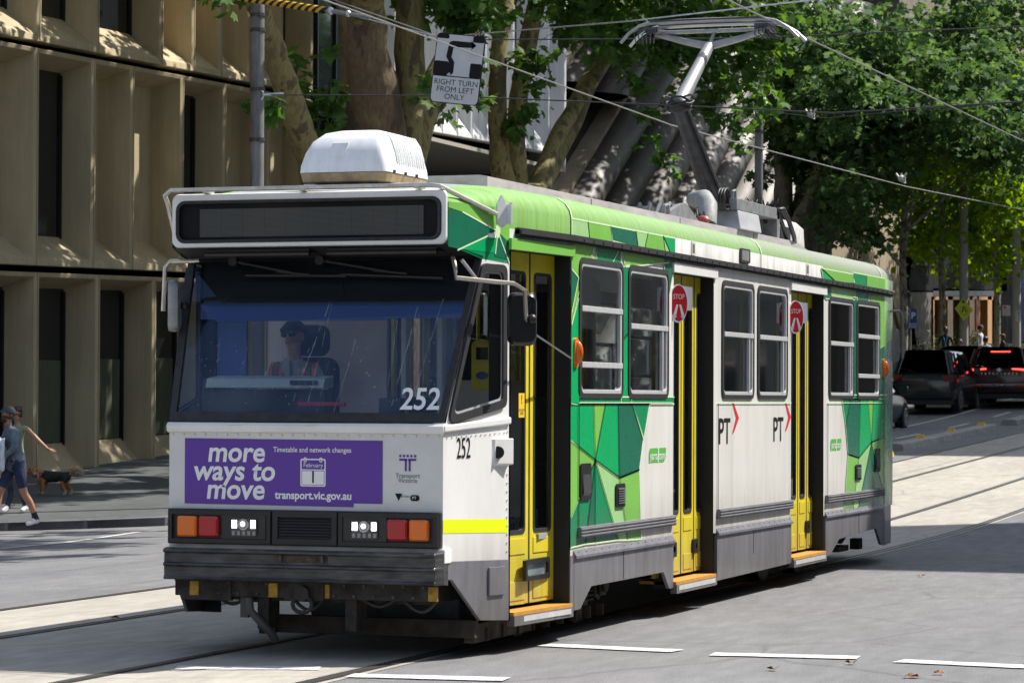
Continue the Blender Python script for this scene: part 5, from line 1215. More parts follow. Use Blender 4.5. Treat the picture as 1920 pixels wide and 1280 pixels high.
mb = MB(); wq(((1828, 560), (1836, 560), (1836, 640), (1828, 640)), -.05); mb.build('brick_strip', M('brick_red', (.28, .10, .05), .8, var=.4, vscale=25), B5)
mb = MB(); wq(((1902, 512), (1920, 512), (1960, 640), (1902, 640)), -.05); mb.build('blue_panel', M('deep_blue_panel', (.015, .015, .09), .8, spec=.1), B5)
# lit globe sign on the wall
c = at(1736, 488, 0, SXF+.2); mb = MB(); mb.sphere(c, (.12, .24, .24), 16, 10)
o = thing('globe_lamp', 'round white globe hanging below the leaves by the charcoal wall', 'lamp', c); mb.build('globe', M('globe_white', (.85, .80, .68), .4), o, smooth=True)
mb = MB(); mb.tube([c, c+Vector((0, 0, 1.0))], .02, 6); mb.build('stem', black, o)
# planters
for i, (x0, x1) in enumerate(((1702, 1748), (1752, 1800), (1815, 1840))):
    A, B = at(x0, 655, 0, -15.5), at(x1, 655, 0, -15.5); g = gz(-15.5, A.y)+.13
    o = thing('planter', ('concrete planter with a dark shrub beside the blue parking sign', 'concrete planter of light green ferns behind the man with the lanyard', 'concrete planter with pale fronds right of the thick concrete pole')[i], 'planter', (-15.5, (A.y+B.y)/2, g), 'planters in front of the shopfront')
    mb = MB(); mb.box(-16.1, -15.1, A.y, B.y, g-.05, g+.75); mb.build('trough', M('planter_concrete', (.36, .33, .28), .85, var=.2, vscale=3), o, bevel=.02)
    rnd = random.Random(i); mb = MB()
    for k in range(420):
        x, y = rnd.uniform(-16., -15.2), rnd.uniform(A.y+.1, B.y-.1); z = g+.75+abs(rnd.gauss(0, .38)); a = rnd.uniform(0, 6.28); l = rnd.uniform(.10, .22); d = Vector((math.cos(a), math.sin(a), rnd.uniform(-.5, .6)))*l; s_ = Vector((-math.sin(a), math.cos(a), 0))*l*.28
        c = Vector((x, y, z)); mb.poly([c, c+d*.5+s_, c+d, c+d*.5-s_])
    mb.build('foliage', M('shrub_dark', (.03, .07, .02), .5) if i == 0 else M('fern_light', (.13, .24, .05), .5, var=.4, vscale=6), o, fix=False)
# right-hand side of the street: out of frame, it shades the road and fills reflections
B6 = thing('street_terrace', 'grey terrace building across the street', 'building', (15, -8, 0))
mb = MB(); mb.box(14, 26, -20, 26, -1, 11); mb.build('wall', M('terrace_render', (.22, .20, .17), .8, var=.25, vscale=.7), B6)
mb = MB()
for k in range(22):
    for z in (1, 4.6, 8): mb.box(13.96, 14.02, -19+2.05*k, -17.9+2.05*k, z, z+2)
split_loose(mb.build('window', glass_d, B6))
B7 = thing('shade_tower', 'unseen tall tower added across the street to shade the road by the tram', 'building', (17, 33, 0))
mb = MB(); mb.box(15.2, 27, 27.2, 36.5, -1, 29.6); mb.build('wall', M('tower_stone', (.30, .27, .22), .8, var=.2, vscale=.7), B7)  # added out of frame so its shadow falls across the road behind
mb = MB()
for k in range(4):
    for j in range(8): mb.box(15.16, 15.22, 28.1+2.1*k, 29.4+2.1*k, 1.2+3.5*j, 3.3+3.5*j)
split_loose(mb.build('window', glass_d, B7))
B8 = thing('far_terrace', 'unseen brown brick building further up across the street, raised to shade the far lane', 'building', (15, 75, 1))
mb = MB(); mb.box(14, 26, 67, 130, -1, 46); mb.build('wall', M('terrace_brick', (.16, .11, .08), .85, var=.3, vscale=.7), B8)  # unseen block, height shaped so its shadow covers the far lane and cars
# behind the camera: the street goes on, and shows in the glass
B9 = thing('rear_block', 'dark stone block on the far corner behind the camera', 'building', (-40, -90, 0))
mb = MB(); mb.box(-60, -13, -130, -55, -1, 16); mb.build('wall', M('block_stone', (.12, .11, .10), .8, var=.4, vscale=.5), B9)
mb = MB()
for k in range(12):
    for z in (1.2, 5, 9, 12.5): mb.box(-57+3.7*k, -55+3.7*k, -55.02, -54.95, z, z+2.4)
split_loose(mb.build('window', glass_d, B9))
B10 = thing('rear_terrace', 'brown terrace block behind the camera', 'building', (30, -95, 0))
mb = MB(); mb.box(16, 60, -130, -60, -1, 14); mb.build('wall', M('block_brick', (.15, .10, .075), .8, var=.4, vscale=.5), B10)

B11 = thing('pale_terrace', 'unseen pale shop row across the street, toned pale to lighten tram window reflections', 'building', (15, 52, 0))
mb = MB(); mb.box(14, 26, 37, 66, -1, 12.5); mb.build('wall', M('pale_render', (.55, .53, .48), .8, var=.3, vscale=.6), B11)  # unseen wall, kept pale so the side windows mirror a lighter grey
mb = MB()
for k in range(9):
    for z in (1.0, 5.0, 8.8): mb.box(13.95, 14.03, 38+3.1*k, 39.5+3.1*k, z, z+2.4)
split_loose(mb.build('window', glass_d, B11))
# ---------------------------------------------------------------- trees
def bark_mat(name, a, b, c, sc=1.6):
    m = bpy.data.materials.new(name); m.use_nodes = True; MATS[name] = m; n = m.node_tree; L = n.links; p = n.nodes['Principled BSDF']; p.inputs['Roughness'].default_value = .85
    tc = n.nodes.new('ShaderNodeTexCoord'); mp = n.nodes.new('ShaderNodeMapping'); mp.inputs['Scale'].default_value = (1, 1, .45); L.new(tc.outputs['Object'], mp.inputs[0])
    nz = n.nodes.new('ShaderNodeTexNoise'); nz.inputs['Scale'].default_value = sc; nz.inputs['Detail'].default_value = 5; nz.inputs['Roughness'].default_value = .55; L.new(mp.outputs[0], nz.inputs[0])
    r = n.nodes.new('ShaderNodeValToRGB'); L.new(nz.outputs[0], r.inputs[0]); e = r.color_ramp.elements
    e[0].position = .40; e[0].color = (*a, 1); e[1].position = .62; e[1].color = (*c, 1); x = e.new(.455); x.color = (*b, 1); x = e.new(.56); x.color = (*b, 1); x = e.new(.445); x.color = (*a, 1)
    mx = n.nodes.new('ShaderNodeMix'); mx.data_type = 'RGBA'; mx.blend_type = 'MULTIPLY'; mx.inputs[0].default_value = 1
    n2 = n.nodes.new('ShaderNodeTexNoise'); n2.inputs['Scale'].default_value = 14; n2.inputs['Detail'].default_value = 5; L.new(mp.outputs[0], n2.inputs[0])
    r2 = n.nodes.new('ShaderNodeValToRGB'); L.new(n2.outputs[0], r2.inputs[0]); r2.color_ramp.elements[0].position = .35; r2.color_ramp.elements[0].color = (.72, .72, .72, 1); r2.color_ramp.elements[1].position = .6
    L.new(r.outputs[0], mx.inputs[6]); L.new(r2.outputs[0], mx.inputs[7]); L.new(mx.outputs[2], p.inputs['Base Color'])
    b_ = n.nodes.new('ShaderNodeBump'); b_.inputs['Strength'].default_value = .6; b_.inputs['Distance'].default_value = .03; L.new(n2.outputs[0], b_.inputs['Height']); L.new(b_.outputs[0], p.inputs['Normal'])
    return m
bark_pale = bark_mat('plane_bark', (.115, .09, .045), (.235, .20, .075), (.17, .135, .065), 3.0); bark_brown = bark_mat('rough_plane_bark', (.085, .058, .036), (.155, .10, .055), (.22, .17, .075), 1.6)
bark_grey = bark_mat('grey_bark', (.10, .09, .07), (.20, .18, .13), (.13, .11, .08), 2.5); bark_mot = bark_mat('mottled_bark', (.13, .12, .09), (.36, .33, .26), (.24, .21, .16), 4.)
def leaf_mat(name, c1, c2, c3, trans=.35):
    m = bpy.data.materials.new(name); m.use_nodes = True; MATS[name] = m; n = m.node_tree; L = n.links; p = n.nodes['Principled BSDF']; p.inputs['Roughness'].default_value = .6; p.inputs['Specular IOR Level'].default_value = .22
    tc = n.nodes.new('ShaderNodeTexCoord'); nz = n.nodes.new('ShaderNodeTexNoise'); nz.inputs['Scale'].default_value = 2.2; nz.inputs['Detail'].default_value = 3; nz.inputs['Roughness'].default_value = .8; L.new(tc.outputs['Object'], nz.inputs[0])
    r = n.nodes.new('ShaderNodeValToRGB'); L.new(nz.outputs[0], r.inputs[0]); e = r.color_ramp.elements; e[0].position = .34; e[0].color = (*c1, 1); e[1].position = .64; e[1].color = (*c3, 1); x = e.new(.5); x.color = (*c2, 1); x = e.new(.72); x.color = (*[min(1, v*1.3) for v in c3], 1); x = e.new(.78); x.color = (.20, .10, .02, 1)
    L.new(r.outputs[0], p.inputs['Base Color'])
    t = n.nodes.new('ShaderNodeBsdfTranslucent'); hs = n.nodes.new('ShaderNodeHueSaturation'); hs.inputs['Hue'].default_value = .47; hs.inputs['Saturation'].default_value = 1.15; hs.inputs['Value'].default_value = 1.9; L.new(r.outputs[0], hs.inputs['Color']); L.new(hs.outputs[0], t.inputs[0])
    mx = n.nodes.new('ShaderNodeMixShader'); mx.inputs[0].default_value = trans; o = n.nodes['Material Output']; L.new(p.outputs[0], mx.inputs[1]); L.new(t.outputs[0], mx.inputs[2]); L.new(mx.outputs[0], o.inputs[0])
    return m
leaf_g = leaf_mat('plane_leaves', (.032, .080, .020), (.055, .135, .028), (.095, .19, .035), .42); leaf_b = leaf_mat('bluish_plane_leaves', (.030, .072, .024), (.056, .122, .038), (.115, .20, .062), .40)
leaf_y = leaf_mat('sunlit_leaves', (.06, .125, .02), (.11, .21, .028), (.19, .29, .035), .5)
LEAF12 = np.array([(0, 0), (.22, .05), (.5, .10), (.36, .32), (.54, .62), (.22, .60), (0, 1.0), (-.22, .60), (-.54, .62), (-.36, .32), (-.5, .10), (-.22, .05)])
LEAF7 = np.array([(0, 0), (.48, .18), (.42, .62), (0, 1.0), (-.42, .62), (-.48, .18)])
def crown_mesh(name, clumps, size, seed, m, tpl=LEAF12, density=1.):
    """clumps: (centre, radius, leaves). Many leaf faces through each clump's volume"""
    rg = np.random.default_rng(seed); P = []; Nn = []; out = []
    for c, r, k in clumps:
        k = max(1, int(k*density)); r = np.array(r if isinstance(r, (tuple, list)) else (r, r, r*.8))
        d = rg.normal(size=(k, 3)); d /= np.linalg.norm(d, axis=1)[:, None]; rad = rg.random(k)**.45
        p = d*rad[:, None]*r*(1+.25*rg.normal(size=(k, 1))); P.append(np.array(c)+p); out.append(d)
    P = np.concatenate(P); out = np.concatenate(out); k = len(P)
    tip = out*np.array([.8, .8, .3])+rg.normal(size=(k, 3))*.55+np.array([0, 0, -.45]); tip /= np.linalg.norm(tip, axis=1)[:, None]
    nr = out*.5+rg.normal(size=(k, 3))*.55+np.array([0, 0, .75]); sd_ = np.cross(tip, nr); sd_ /= np.linalg.norm(sd_, axis=1)[:, None]+1e-9; nr = np.cross(sd_, tip)
    s = size*(.5+.9*rg.random(k)); t = tpl; nv = len(t)
    curl = (np.abs(t[:, 0])*-.25+.12*np.sin(t[:, 1]*3))
    V = P[:, None, :]+s[:, None, None]*(t[None, :, 0, None]*sd_[:, None, :]+(t[None, :, 1, None]-.3)*tip[:, None, :]+curl[None, :, None]*nr[:, None, :])
    V = V.reshape(-1, 3).astype(np.float32); me = bpy.data.meshes.new(name)
    me.vertices.add(len(V)); me.vertices.foreach_set('co', V.ravel()); me.loops.add(len(V)); me.loops.foreach_set('vertex_index', np.arange(len(V), dtype=np.int32))
    me.polygons.add(k); me.polygons.foreach_set('loop_start', np.arange(0, len(V), nv, dtype=np.int32)); me.polygons.foreach_set('loop_total', np.full(k, nv, dtype=np.int32))
    me.update(calc_edges=True); me.materials.append(m); return me
def mesh_obj(name, me, parent):
    o = bpy.data.objects.new(name, me); COL.objects.link(o); return adopt(o, parent)
def limb(mb, pts, rad, n=10, seed=0, wob=.06):
    """smooth tapering limb through the given points"""
    rnd = random.Random(seed); P = [Vector(p) for p in pts]; out = []; rs = []
    for i in range(len(P)-1):
        p0, p1, p2, p3 = P[max(0, i-1)], P[i], P[i+1], P[min(len(P)-1, i+2)]
        for k in range(5):
            t = k/5; out.append(.5*((2*p1)+(p2-p0)*t+(2*p0-5*p1+4*p2-p3)*t*t+(3*p1-p0-3*p2+p3)*t**3)); rs.append(rad[i]*(1-t)+rad[i+1]*t)
    out.append(P[-1]); rs.append(rad[-1])
    rs = [r*(1+rnd.uniform(-wob, wob)) for r in rs]; out = [p+Vector((rnd.uniform(-1, 1), rnd.uniform(-1, 1), 0))*r*.08 for p, r in zip(out, rs)]
    mb.tube(out, rs, n)
def ellip(c, r, n, seed, rc, k, shell=.55, keep=None):
    rnd = random.Random(seed); o = []; g = 0
    while len(o) < n and g < n*40:
        g += 1
        d = Vector((rnd.gauss(0, 1), rnd.gauss(0, 1), rnd.gauss(0, 1))).normalized()*(shell+(1-shell)*rnd.random()); p = Vector((c[0]+d.x*r[0], c[1]+d.y*r[1], c[2]+d.z*r[2]))
        if keep and not keep(p): continue
        q = rc*rnd.uniform(.65, 1.25); o.append((p, (q, q, q*.7), k*rnd.uniform(.6, 1.3)))
    return o
def pix(p):
    d = Vector(p)-CAM; wv = d.dot(_fw); return 960+FPX*d.dot(_rt)/wv, 640-FPX*d.dot(_up)/wv
def atD(px, py, D): return CAM+ray(px, py)*D
rnd = random.Random(11)
# --- big plane tree with the brown fluted trunk
t1 = thing('plane_tree', 'huge plane tree with a thick brown trunk and spreading limbs behind the white roof unit', 'tree', (-13, 34.2, 0), 'plane trees along the far footpath')
mb = MB(); B = (-13, 34.3, .0)
limb(mb, [(-13, 34.4, -.2), (-13, 34.3, 3), (-13, 34.1, 5.6), (-13, 33.75, 7.2), (-13, 33.35, 8.6), (-13.2, 33.0, 11), (-13.6, 32.6, 15)], [1.05, .90, .84, .62, .48, .38, .2], 18, 1, .04)
mb.cur = 1
limb(mb, [(-13, 34.9, 5.4), (-12.9, 35.5, 6.9), (-12.8, 36.6, 8.2), (-12.5, 37.9, 9.8), (-12, 39, 12), (-11.4, 40.5, 15)], [.48, .36, .30, .27, .2, .1], 14, 2, .05)
limb(mb, [(-12.7, 34.4, 5.8), (-12.6, 34.65, 7.6), (-12.6, 34.75, 9.6), (-12.4, 35.2, 13)], [.40, .31, .28, .12], 14, 5, .04)
limb(mb, [(-13, 31.6, 2.0), (-13, 31.0, 4.6), (-13, 30.7, 6.1), (-13, 30.1, 6.85), (-13, 29.3, 7.75), (-13, 28.5, 8.6), (-13, 27.5, 9.7), (-13, 26, 12)], [.30, .26, .24, .27, .22, .20, .17, .06], 12, 3, .08)
limb(mb, [(-13.2, 33.5, 9), (-11, 30, 11), (-8, 27, 12.2), (-5.5, 23, 12.7), (-3.4, 17.5, 12.8)], [.4, .3, .2, .12, .05], 10, 4)  # unseen limb added over the road to carry the shading clumps
limb(mb, [(-13.3, 33.3, 10), (-15.5, 33, 12), (-17.5, 33, 14.5)], [.4, .25, .08], 10, 6)
tr = mb.build('trunk', [bark_brown, bark_pale], t1, smooth=True, fix=False)
def hi1(p):
    x, y = pix(p); return p.z > 10.3 or False
cl = ellip((-13, 35.5, 14.2), (7.2, 7.2, 4.6), 80, 3, 1.25, 210, .4, hi1)
cl += ellip((-5.6, 21.5, 12.6), (4.0, 5.5, 1.6), 24, 4, .9, 120, .2); cl += ellip((-3.4, 17.5, 12.6), (3.2, 3.6, 1.2), 12, 14, .8, 90, .2)  # unseen leaf clumps added above the road to dapple the left lane
for px, py, D, r, k in ((618, 95, 55, .2, 7), (565, 170, 55.5, .22, 9), (600, 200, 55.5, .28, 16), (640, 178, 55.5, .28, 14), (570, 215, 55.5, .25, 12), (590, 245, 55.5, .3, 18), (620, 225, 55.5, .25, 12), (462, 202, 51.5, .16, 5), (510, 195, 51.5, .2, 8), (505, 215, 51.5, .2, 8), (555, 110, 55.5, .18, 6), (556, 140, 55.5, .2, 7), (415, 2, 50, .3, 14), (610, 270, 55.5, .3, 16), (575, 262, 55.5, .25, 12),
                        (800, 175, 57, .35, 14), (840, 208, 57, .3, 14), (905, 55, 58, .5, 40), (840, 25, 58, .55, 60), (880, 10, 58, .6, 70), (925, 20, 59, .5, 50), (868, 45, 58, .4, 30)):
    cl.append((atD(px, py, D), (r, r, r), k))
mesh_obj('crown', crown_mesh('crown', cl, .27, 5, leaf_g), t1)
# --- forked plane tree beside the white facade
t2 = thing('plane_tree', 'plane tree forking into four pale stems in front of the white building', 'tree', (-13, 42.2, 0), 'plane trees along the far footpath')
mb = MB()
limb(mb, [(-13, 42.2, -.2), (-13, 42.2, 3), (-13, 42.2, 5.4), (-13, 42.2, 6.6)], [.72, .66, .72, .62], 16, 1, .04)
limb(mb, [(-13, 41.9, 6.0), (-13, 41.2, 7.2), (-13, 41.0, 8.7), (-13, 41.4, 10.2), (-13, 42.6, 13)], [.36, .22, .20, .19, .1], 12, 2, .04)
limb(mb, [(-13, 42.3, 6.2), (-13, 42.2, 7.6), (-12.9, 42.5, 9.2), (-12.8, 43.2, 11), (-12.5, 44, 14)], [.36, .23, .21, .20, .08], 12, 3, .05)
limb(mb, [(-12.7, 42.7, 6.2), (-12.7, 44, 7.6), (-12.6, 45.6, 8.8), (-12.4, 47, 9.9)], [.30, .19, .17, .14], 12, 4, .04)
limb(mb, [(-13, 42.8, 6.0), (-13, 44.6, 7.2), (-13, 46.8, 8.8), (-13, 49, 10.4), (-12.5, 52, 13)], [.38, .27, .25, .21, .1], 12, 5, .04)
mb.build('trunk', bark_pale, t2, smooth=True, fix=False)
def hi2(p): return p.z > 11.4
cl = ellip((-12.3, 46.5, 14.6), (6.8, 7.0, 4.8), 74, 7, 1.25, 200, .4, hi2)
for px, py, D, r, k in ((888, 120, 63, .4, 22), (880, 155, 62, .4, 24), (905, 185, 62, .35, 18), (985, 122, 64, .5, 42), (1012, 105, 64, .45, 34), (1000, 160, 64, .3, 14), (1000, 200, 64, .35, 18), (975, 228, 64, .38, 26), (965, 250, 64, .28, 14), (1015, 18, 65, .5, 42),
                        (1075, 12, 66, .7, 90), (1130, 20, 67, .8, 120), (1062, 62, 66, .42, 30), (1108, 72, 67, .6, 70), (1180, 25, 68, .9, 150), (1160, 95, 68, .55, 55), (1230, 55, 69, .9, 150), (1190, 150, 68, .42, 30), (1250, 110, 69, .65, 70), (1290, 30, 69, 1.0, 180), (1215, 215, 68, .35, 22), (1225, 262, 68, .32, 18), (1242, 300, 68, .28, 14), (1264, 322, 68, .22, 9),
                        (1310, 95, 70, .9, 120), (1290, 150, 70, .45, 34), (1350, 40, 70, 1.1, 200), (1352, 165, 70, .55, 48), (1330, 215, 70, .42, 30), (1372, 228, 70, .42, 30), (1388, 275, 70, .3, 16), (1400, 110, 71, 1., 170), (1430, 40, 71, 1.1, 190), (1420, 190, 72, .7, 70)):
    cl.append((atD(px, py, D), (r, r, r*.8), k))
mesh_obj('crown', crown_mesh('crown', cl, .245, 8, leaf_g, LEAF12, 1.2), t2)
# --- multi stem tree in the middle distance
t4 = thing('plane_tree', 'dark leafy plane tree with several leaning stems behind the rear of the tram roof', 'tree', (-13, 71, 1.3), 'plane trees along the far footpath')
mb = MB()
for i, pp in enumerate((((1495, 440), (1520, 380), (1545, 300), (1580, 200), (1600, 120)), ((1515, 450), (1560, 400), (1600, 350), (1640, 270), (1690, 190)), ((1535, 470), (1580, 410), (1625, 370), (1680, 270), (1740, 200)), ((1465, 430), (1468, 340), (1462, 250), (1455, 150)), ((1500, 430), (1515, 330), (1555, 190), (1570, 110), (1560, -60), (1540, -260)))):
    Y_ = 70.5+.4*i; pts = [(lambda p: (p.x, p.y, p.z))(atD(px, py, 92+.5*i)) for px, py in pp]
    limb(mb, [(pts[0][0], pts[0][1]-.2, 1.0), (pts[0][0], pts[0][1]-.1, 4.5)]+pts, [.42, .38, .34]+[.30-.06*k for k in range(len(pp)-1)], 10, i, .04)
mb.build('trunk', bark_grey, t4, smooth=True, fix=False)
def okx(p):
    x, y = pix(p)
    if y < -60: return True
    if x < 1400: return False
    lim = 130 if x < 1480 else (300 if x < 1560 else (420 if x < 1660 else 300))
    return y < lim+60*math.sin(x*.021)
cl = ellip((-12, 71, 10.8), (6.5, 8.5, 5.2), 150, 13, 1.15, 150, .25, okx)
cl += ellip((-15.2, 80, 20.5), (4.6, 17, 3.6), 80, 33, 1.5, 170, .1, lambda p: pix(p)[1] < -40)  # high clumps out of view, added to shade the leaning ribs
for px, py, D, r, k in ((1480, 200, 90, .9, 80), (1500, 130, 89, 1.1, 140), (1560, 60, 88, 1.3, 190), (1480, 40, 88, 1.2, 170), (1650, 60, 88, 1.3, 190), (1600, 140, 89, 1.2, 170), (1430, 330, 91, .5, 40), (1480, 300, 93, .7, 60), (1620, 230, 93, 1., 100), (1540, 220, 93, 1, 100), (1700, 130, 89, 1.2, 170), (1720, 220, 89, 1.1, 150), (1600, 420, 95, .8, 80), (1640, 440, 95, .8, 80), (1560, 350, 96, .8, 80), (1850, 20, 96, 1.3, 170), (1900, 60, 97, 1.3, 170), (1925, 5, 96, 1.3, 170), (1830, 90, 96, 1.2, 150), (1890, 140, 97, 1.3, 160), (1800, 170, 96, 1.2, 140), (1860, 220, 97, 1.1, 120), (1920, 220, 98, 1.2, 130), (1780, 30, 94, 1.3, 170)):
    cl.append((atD(px, py, D), (r, r, r*.8), k))
mesh_obj('crown', crown_mesh('crown', cl, .225, 14, leaf_b, LEAF12, 1.55), t4)
# --- slimmer street trees beyond, copies of two kinds
def street_tree(name, label, x, y, h, r, stem, seed, lm, k=85, n=90, zc=None):
    z0 = gz(x, y)+.1; o = thing(name, label, 'tree', (x, y, z0), 'street trees beyond the tram'); rnd = random.Random(seed)
    zc = zc or h*.66; mb = MB()
    limb(mb, [(0, 0, -.1), (.05, .1, h*.22), (-.05, .35, h*.4), (.1, .5, h*.62), (.2, .7, h*.85)], [stem, stem*.85, stem*.7, stem*.5, stem*.15], 10, seed)
    for i in range(7):
        a = i*.9+seed; zz = h*(.34+.05*i); e = Vector((math.cos(a)*r*.75, math.sin(a)*r*.75, zz+h*.16)); limb(mb, [(0, .3, zz), (e.x*.5, .3+e.y*.5, zz+h*.09), tuple(e)], [stem*.42, stem*.28, stem*.08], 7, i)
    local(mb.build('trunk', bark_mot, None, smooth=True, fix=False), o)
    cl = ellip((0, .3, zc), (r, r, h-zc), n, seed, r*.24, k, .35)
    local(bpy.data.objects.new('crown', crown_mesh('crown', cl, .24, seed, lm, LEAF7, 1.5)), o); COL.objects.link([c for c in bpy.data.objects if c.name.startswith('crown') and c.parent == o][0])
    return o
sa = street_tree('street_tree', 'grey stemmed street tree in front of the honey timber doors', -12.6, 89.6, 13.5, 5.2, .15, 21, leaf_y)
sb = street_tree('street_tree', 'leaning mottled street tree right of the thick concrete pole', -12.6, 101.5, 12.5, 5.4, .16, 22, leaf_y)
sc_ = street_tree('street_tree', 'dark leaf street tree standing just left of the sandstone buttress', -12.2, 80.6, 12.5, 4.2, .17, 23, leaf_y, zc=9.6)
labs = ['street tree hidden behind the cafe tables, crown touching the lamp pole', 'street tree far up the road with a bright yellow green crown', 'street tree furthest up the road at the right edge']
for (src, x, y, rz, s, l) in ((sb, -12.8, 114, 2.0, 1.0, labs[0]), (sa, -12.6, 127, 1.1, 1.05, labs[1]), (sb, -12.6, 142, 3.9, 1.1, labs[2])):
    dup(src, (x, y, gz(x, y)+.1), rz, s, l, 'street trees beyond the tram')
# ---------------------------------------------------------------- poles, wires and signs
pole_m = M('weathered_pole', (.19, .188, .18), .6, .2, var=.55, vscale=5, vmap=(1, 1, .25)); pole_c = M('concrete_pole', (.40, .38, .35), .85, var=.12, vscale=2)
def post(name, label, x, y, h, r, m, bands=(), cat='pole', group=None, n=16):
    z = gz(x, y)+.1; o = thing(name, label, cat, (x, y, z), group); mb = MB()
    mb.tube([(x, y, z-.1), (x, y, z+h*.5), (x, y, z+h)], [r*1.06, r, r*.95], n); mb.build('shaft', m, o, smooth=True)
    if bands:
        mb = MB()
        for b in bands: mb.cyl((x, y, b), (0, 0, 1), r*1.12, .06, n)
        mb.build('band', ironm, o)
    return o
p1 = post('tram_pole', 'mottled steel pole in front of the tan building with a striped stay at its top', -12, 26.05, 9.0, .118, pole_m, (7.05, 8.05, 8.3, 6.2), group='tram wire poles')
mb = MB(); mb.tube([(-11.95+.09*math.cos(R(a)), 26., 6.95+.09*math.sin(R(a))) for a in range(0, 361, 30)], .015, 6); mb.tube([(-11.86, 26, 6.95), (-11.5, 26, 6.95)], .03, 6); mb.build('anchor_ring', steel, p1)
post('tram_pole', 'blotchy steel pole in the gap between the ribbed building and the dark trees', -12, 60, 9.2, .12, pole_m, (9.3, 8.8), group='tram wire poles')
post('lamp_pole', 'thick pale concrete pole carrying the yellow diamond sign', -11.6, 88.9, 10.5, .16, pole_c, group='concrete poles')
post('lamp_pole', 'square shouldered pale concrete pole near the right edge of the photo', -11.6, 100.6, 10.5, .17, pole_c, group='concrete poles')
wire_m = M('overhead_wire', (.30, .29, .28), .5, .6); wire_k = M('dark_wire', (.03, .03, .032), .6)
def wire(name, label, pts, r, m, sag=0., cat='wire', par=None):
    out = []
    for a, b in zip(pts, pts[1:]):
        a, b = Vector(a), Vector(b)
        for k in range(10): t = k/10; p = a.lerp(b, t); p.z -= sag*4*t*(1-t); out.append(p)
    out.append(Vector(pts[-1])); mb = MB(); mb.tube(out, r, 6); o = mb.build(name, m, par, smooth=True); 
    return tag(o, label, cat) if not par else o
cwz = at(1450, 42, 1, 11.0)
e0 = at(1920, 265, 0, .1)
d0 = (e0-cwz)/(e0.y-cwz.y)
wire('contact_wire', 'thick contact wire running from the pantograph head away to the right', [cwz-d0*3.0+Vector((0, 0, .01)), cwz, e0, e0+Vector((0, 40, 1.0))], .0105, wire_m)
w2 = [at(640, 12, 0, -3.6), at(1260, 235, 0, -3.6), at(1700, 350, 0, -3.55), at(2000, 410, 0, -3.6)]
wire('contact_wire', 'contact wire of the empty track crossing behind the hook turn sign', [w2[0]+(w2[0]-w2[1])*.6]+w2, .0095, wire_m)
# striped stay, then a span wire over the street
sA, sB, sC, sD = at(440, -6, 1, 25.7), at(612, 20, 1, 25.2), at(824, 70, 1, 24.6), at(1180, 40, 1, 22.)
sE = at(1700, -20, 1, 20.)
o = thing('span_stay', 'black and yellow striped stay at the top of the steel pole', 'stay', sA)
mb = MB(); dd = sB-sA; n = 13
for i in range(n*2):
    a, b = sA+dd*(i/(2*n)), sA+dd*((i+1)/(2*n)); off = dd.normalized()*.05; up = Vector((0, 0, 1))
    k = 10; dn = dd.normalized(); s1 = dn.cross(up).normalized(); u1 = s1.cross(dn)
    def ringp(c): return [c+(s1*math.cos(2*math.pi*q/k)+u1*math.sin(2*math.pi*q/k))*.062+dn*.07*math.sin(2*math.pi*q/k) for q in range(k)]
    A_, B_ = ringp(a), ringp(b); mb.add(A_+B_, [(q, (q+1) % k, k+(q+1) % k, k+q) for q in range(k)], i % 2)
mb.build('sleeve', [M('hazard_yellow', (.75, .42, .03), .5), black], o, smooth=True)
mb = MB(); mb.tube([sB, sB+dd.normalized()*.35, sB+dd.normalized()*.9], [.045, .035, .02], 8); mb.sphere(sB+dd.normalized()*.45, .06, 8, 6); mb.sphere(sB+dd.normalized()*.08, .07, 8, 6); mb.build('shackle', steel, o, smooth=True)
wire('span_wire', 'bright span wire from the striped stay across to the pantograph', [sB+dd.normalized()*.3, sC, sD, sE], .011, steel)
wire('span_wire', 'second span wire just below the bright one at the top left', [at(590, -12, 1, 25.5), at(830, 72, 1, 24.7)], .010, wire_m)
wire('span_wire', 'thin dark wire at the height of the words on the hook turn sign', [(-11.86, 26, 6.95), at(830, 180, 1, 25.6), at(1250, 197, 1, 25), at(1560, 212, 1, 24.5), at(1960, 188, 1, 24)], .011, wire_k)
wire('span_wire', 'thin dark wire leaving the top corner of the hook turn sign to the right', [at(905, 75, 1, 23), at(1400, 72, 1, 22.5), at(1960, 48, 1, 22)], .010, wire_k)
wire('span_wire', 'pale cross wire far up the street below the thick contact wire', [at(1400, 205, 1, 60), at(1550, 222, 1, 58), at(1730, 205, 1, 54), at(1960, 188, 1, 50)], .014, wire_k)
mb = MB()
for px, py in ((822, 62), (1520, 215), (1690, 335)):
    c = at(px, py, 1, 24.5 if px < 900 else 58); s = 1 if px < 900 else 1.6
    for k in range(3): mb.tube([c+Vector((-.09*s+.09*s*k, 0, .09*s)), c+Vector((0, 0, -.04*s)), c+Vector((.07*s, 0, -.08*s+.05*s*k))], .018*s, 5)
    mb.sphere(c, .06*s, 8, 6)
    if px < 900: tag(mb.build('wire_clamp', M('clamp_white', (.55, .54, .50), .5), None, smooth=True), 'pale wire clamp just above the hook turn sign', 'clamp'); mb = MB()
tag(mb.build('wire_clamp', MATS['clamp_white'], None, smooth=True), 'pale insulators on the cross wire far up the street', 'clamp')
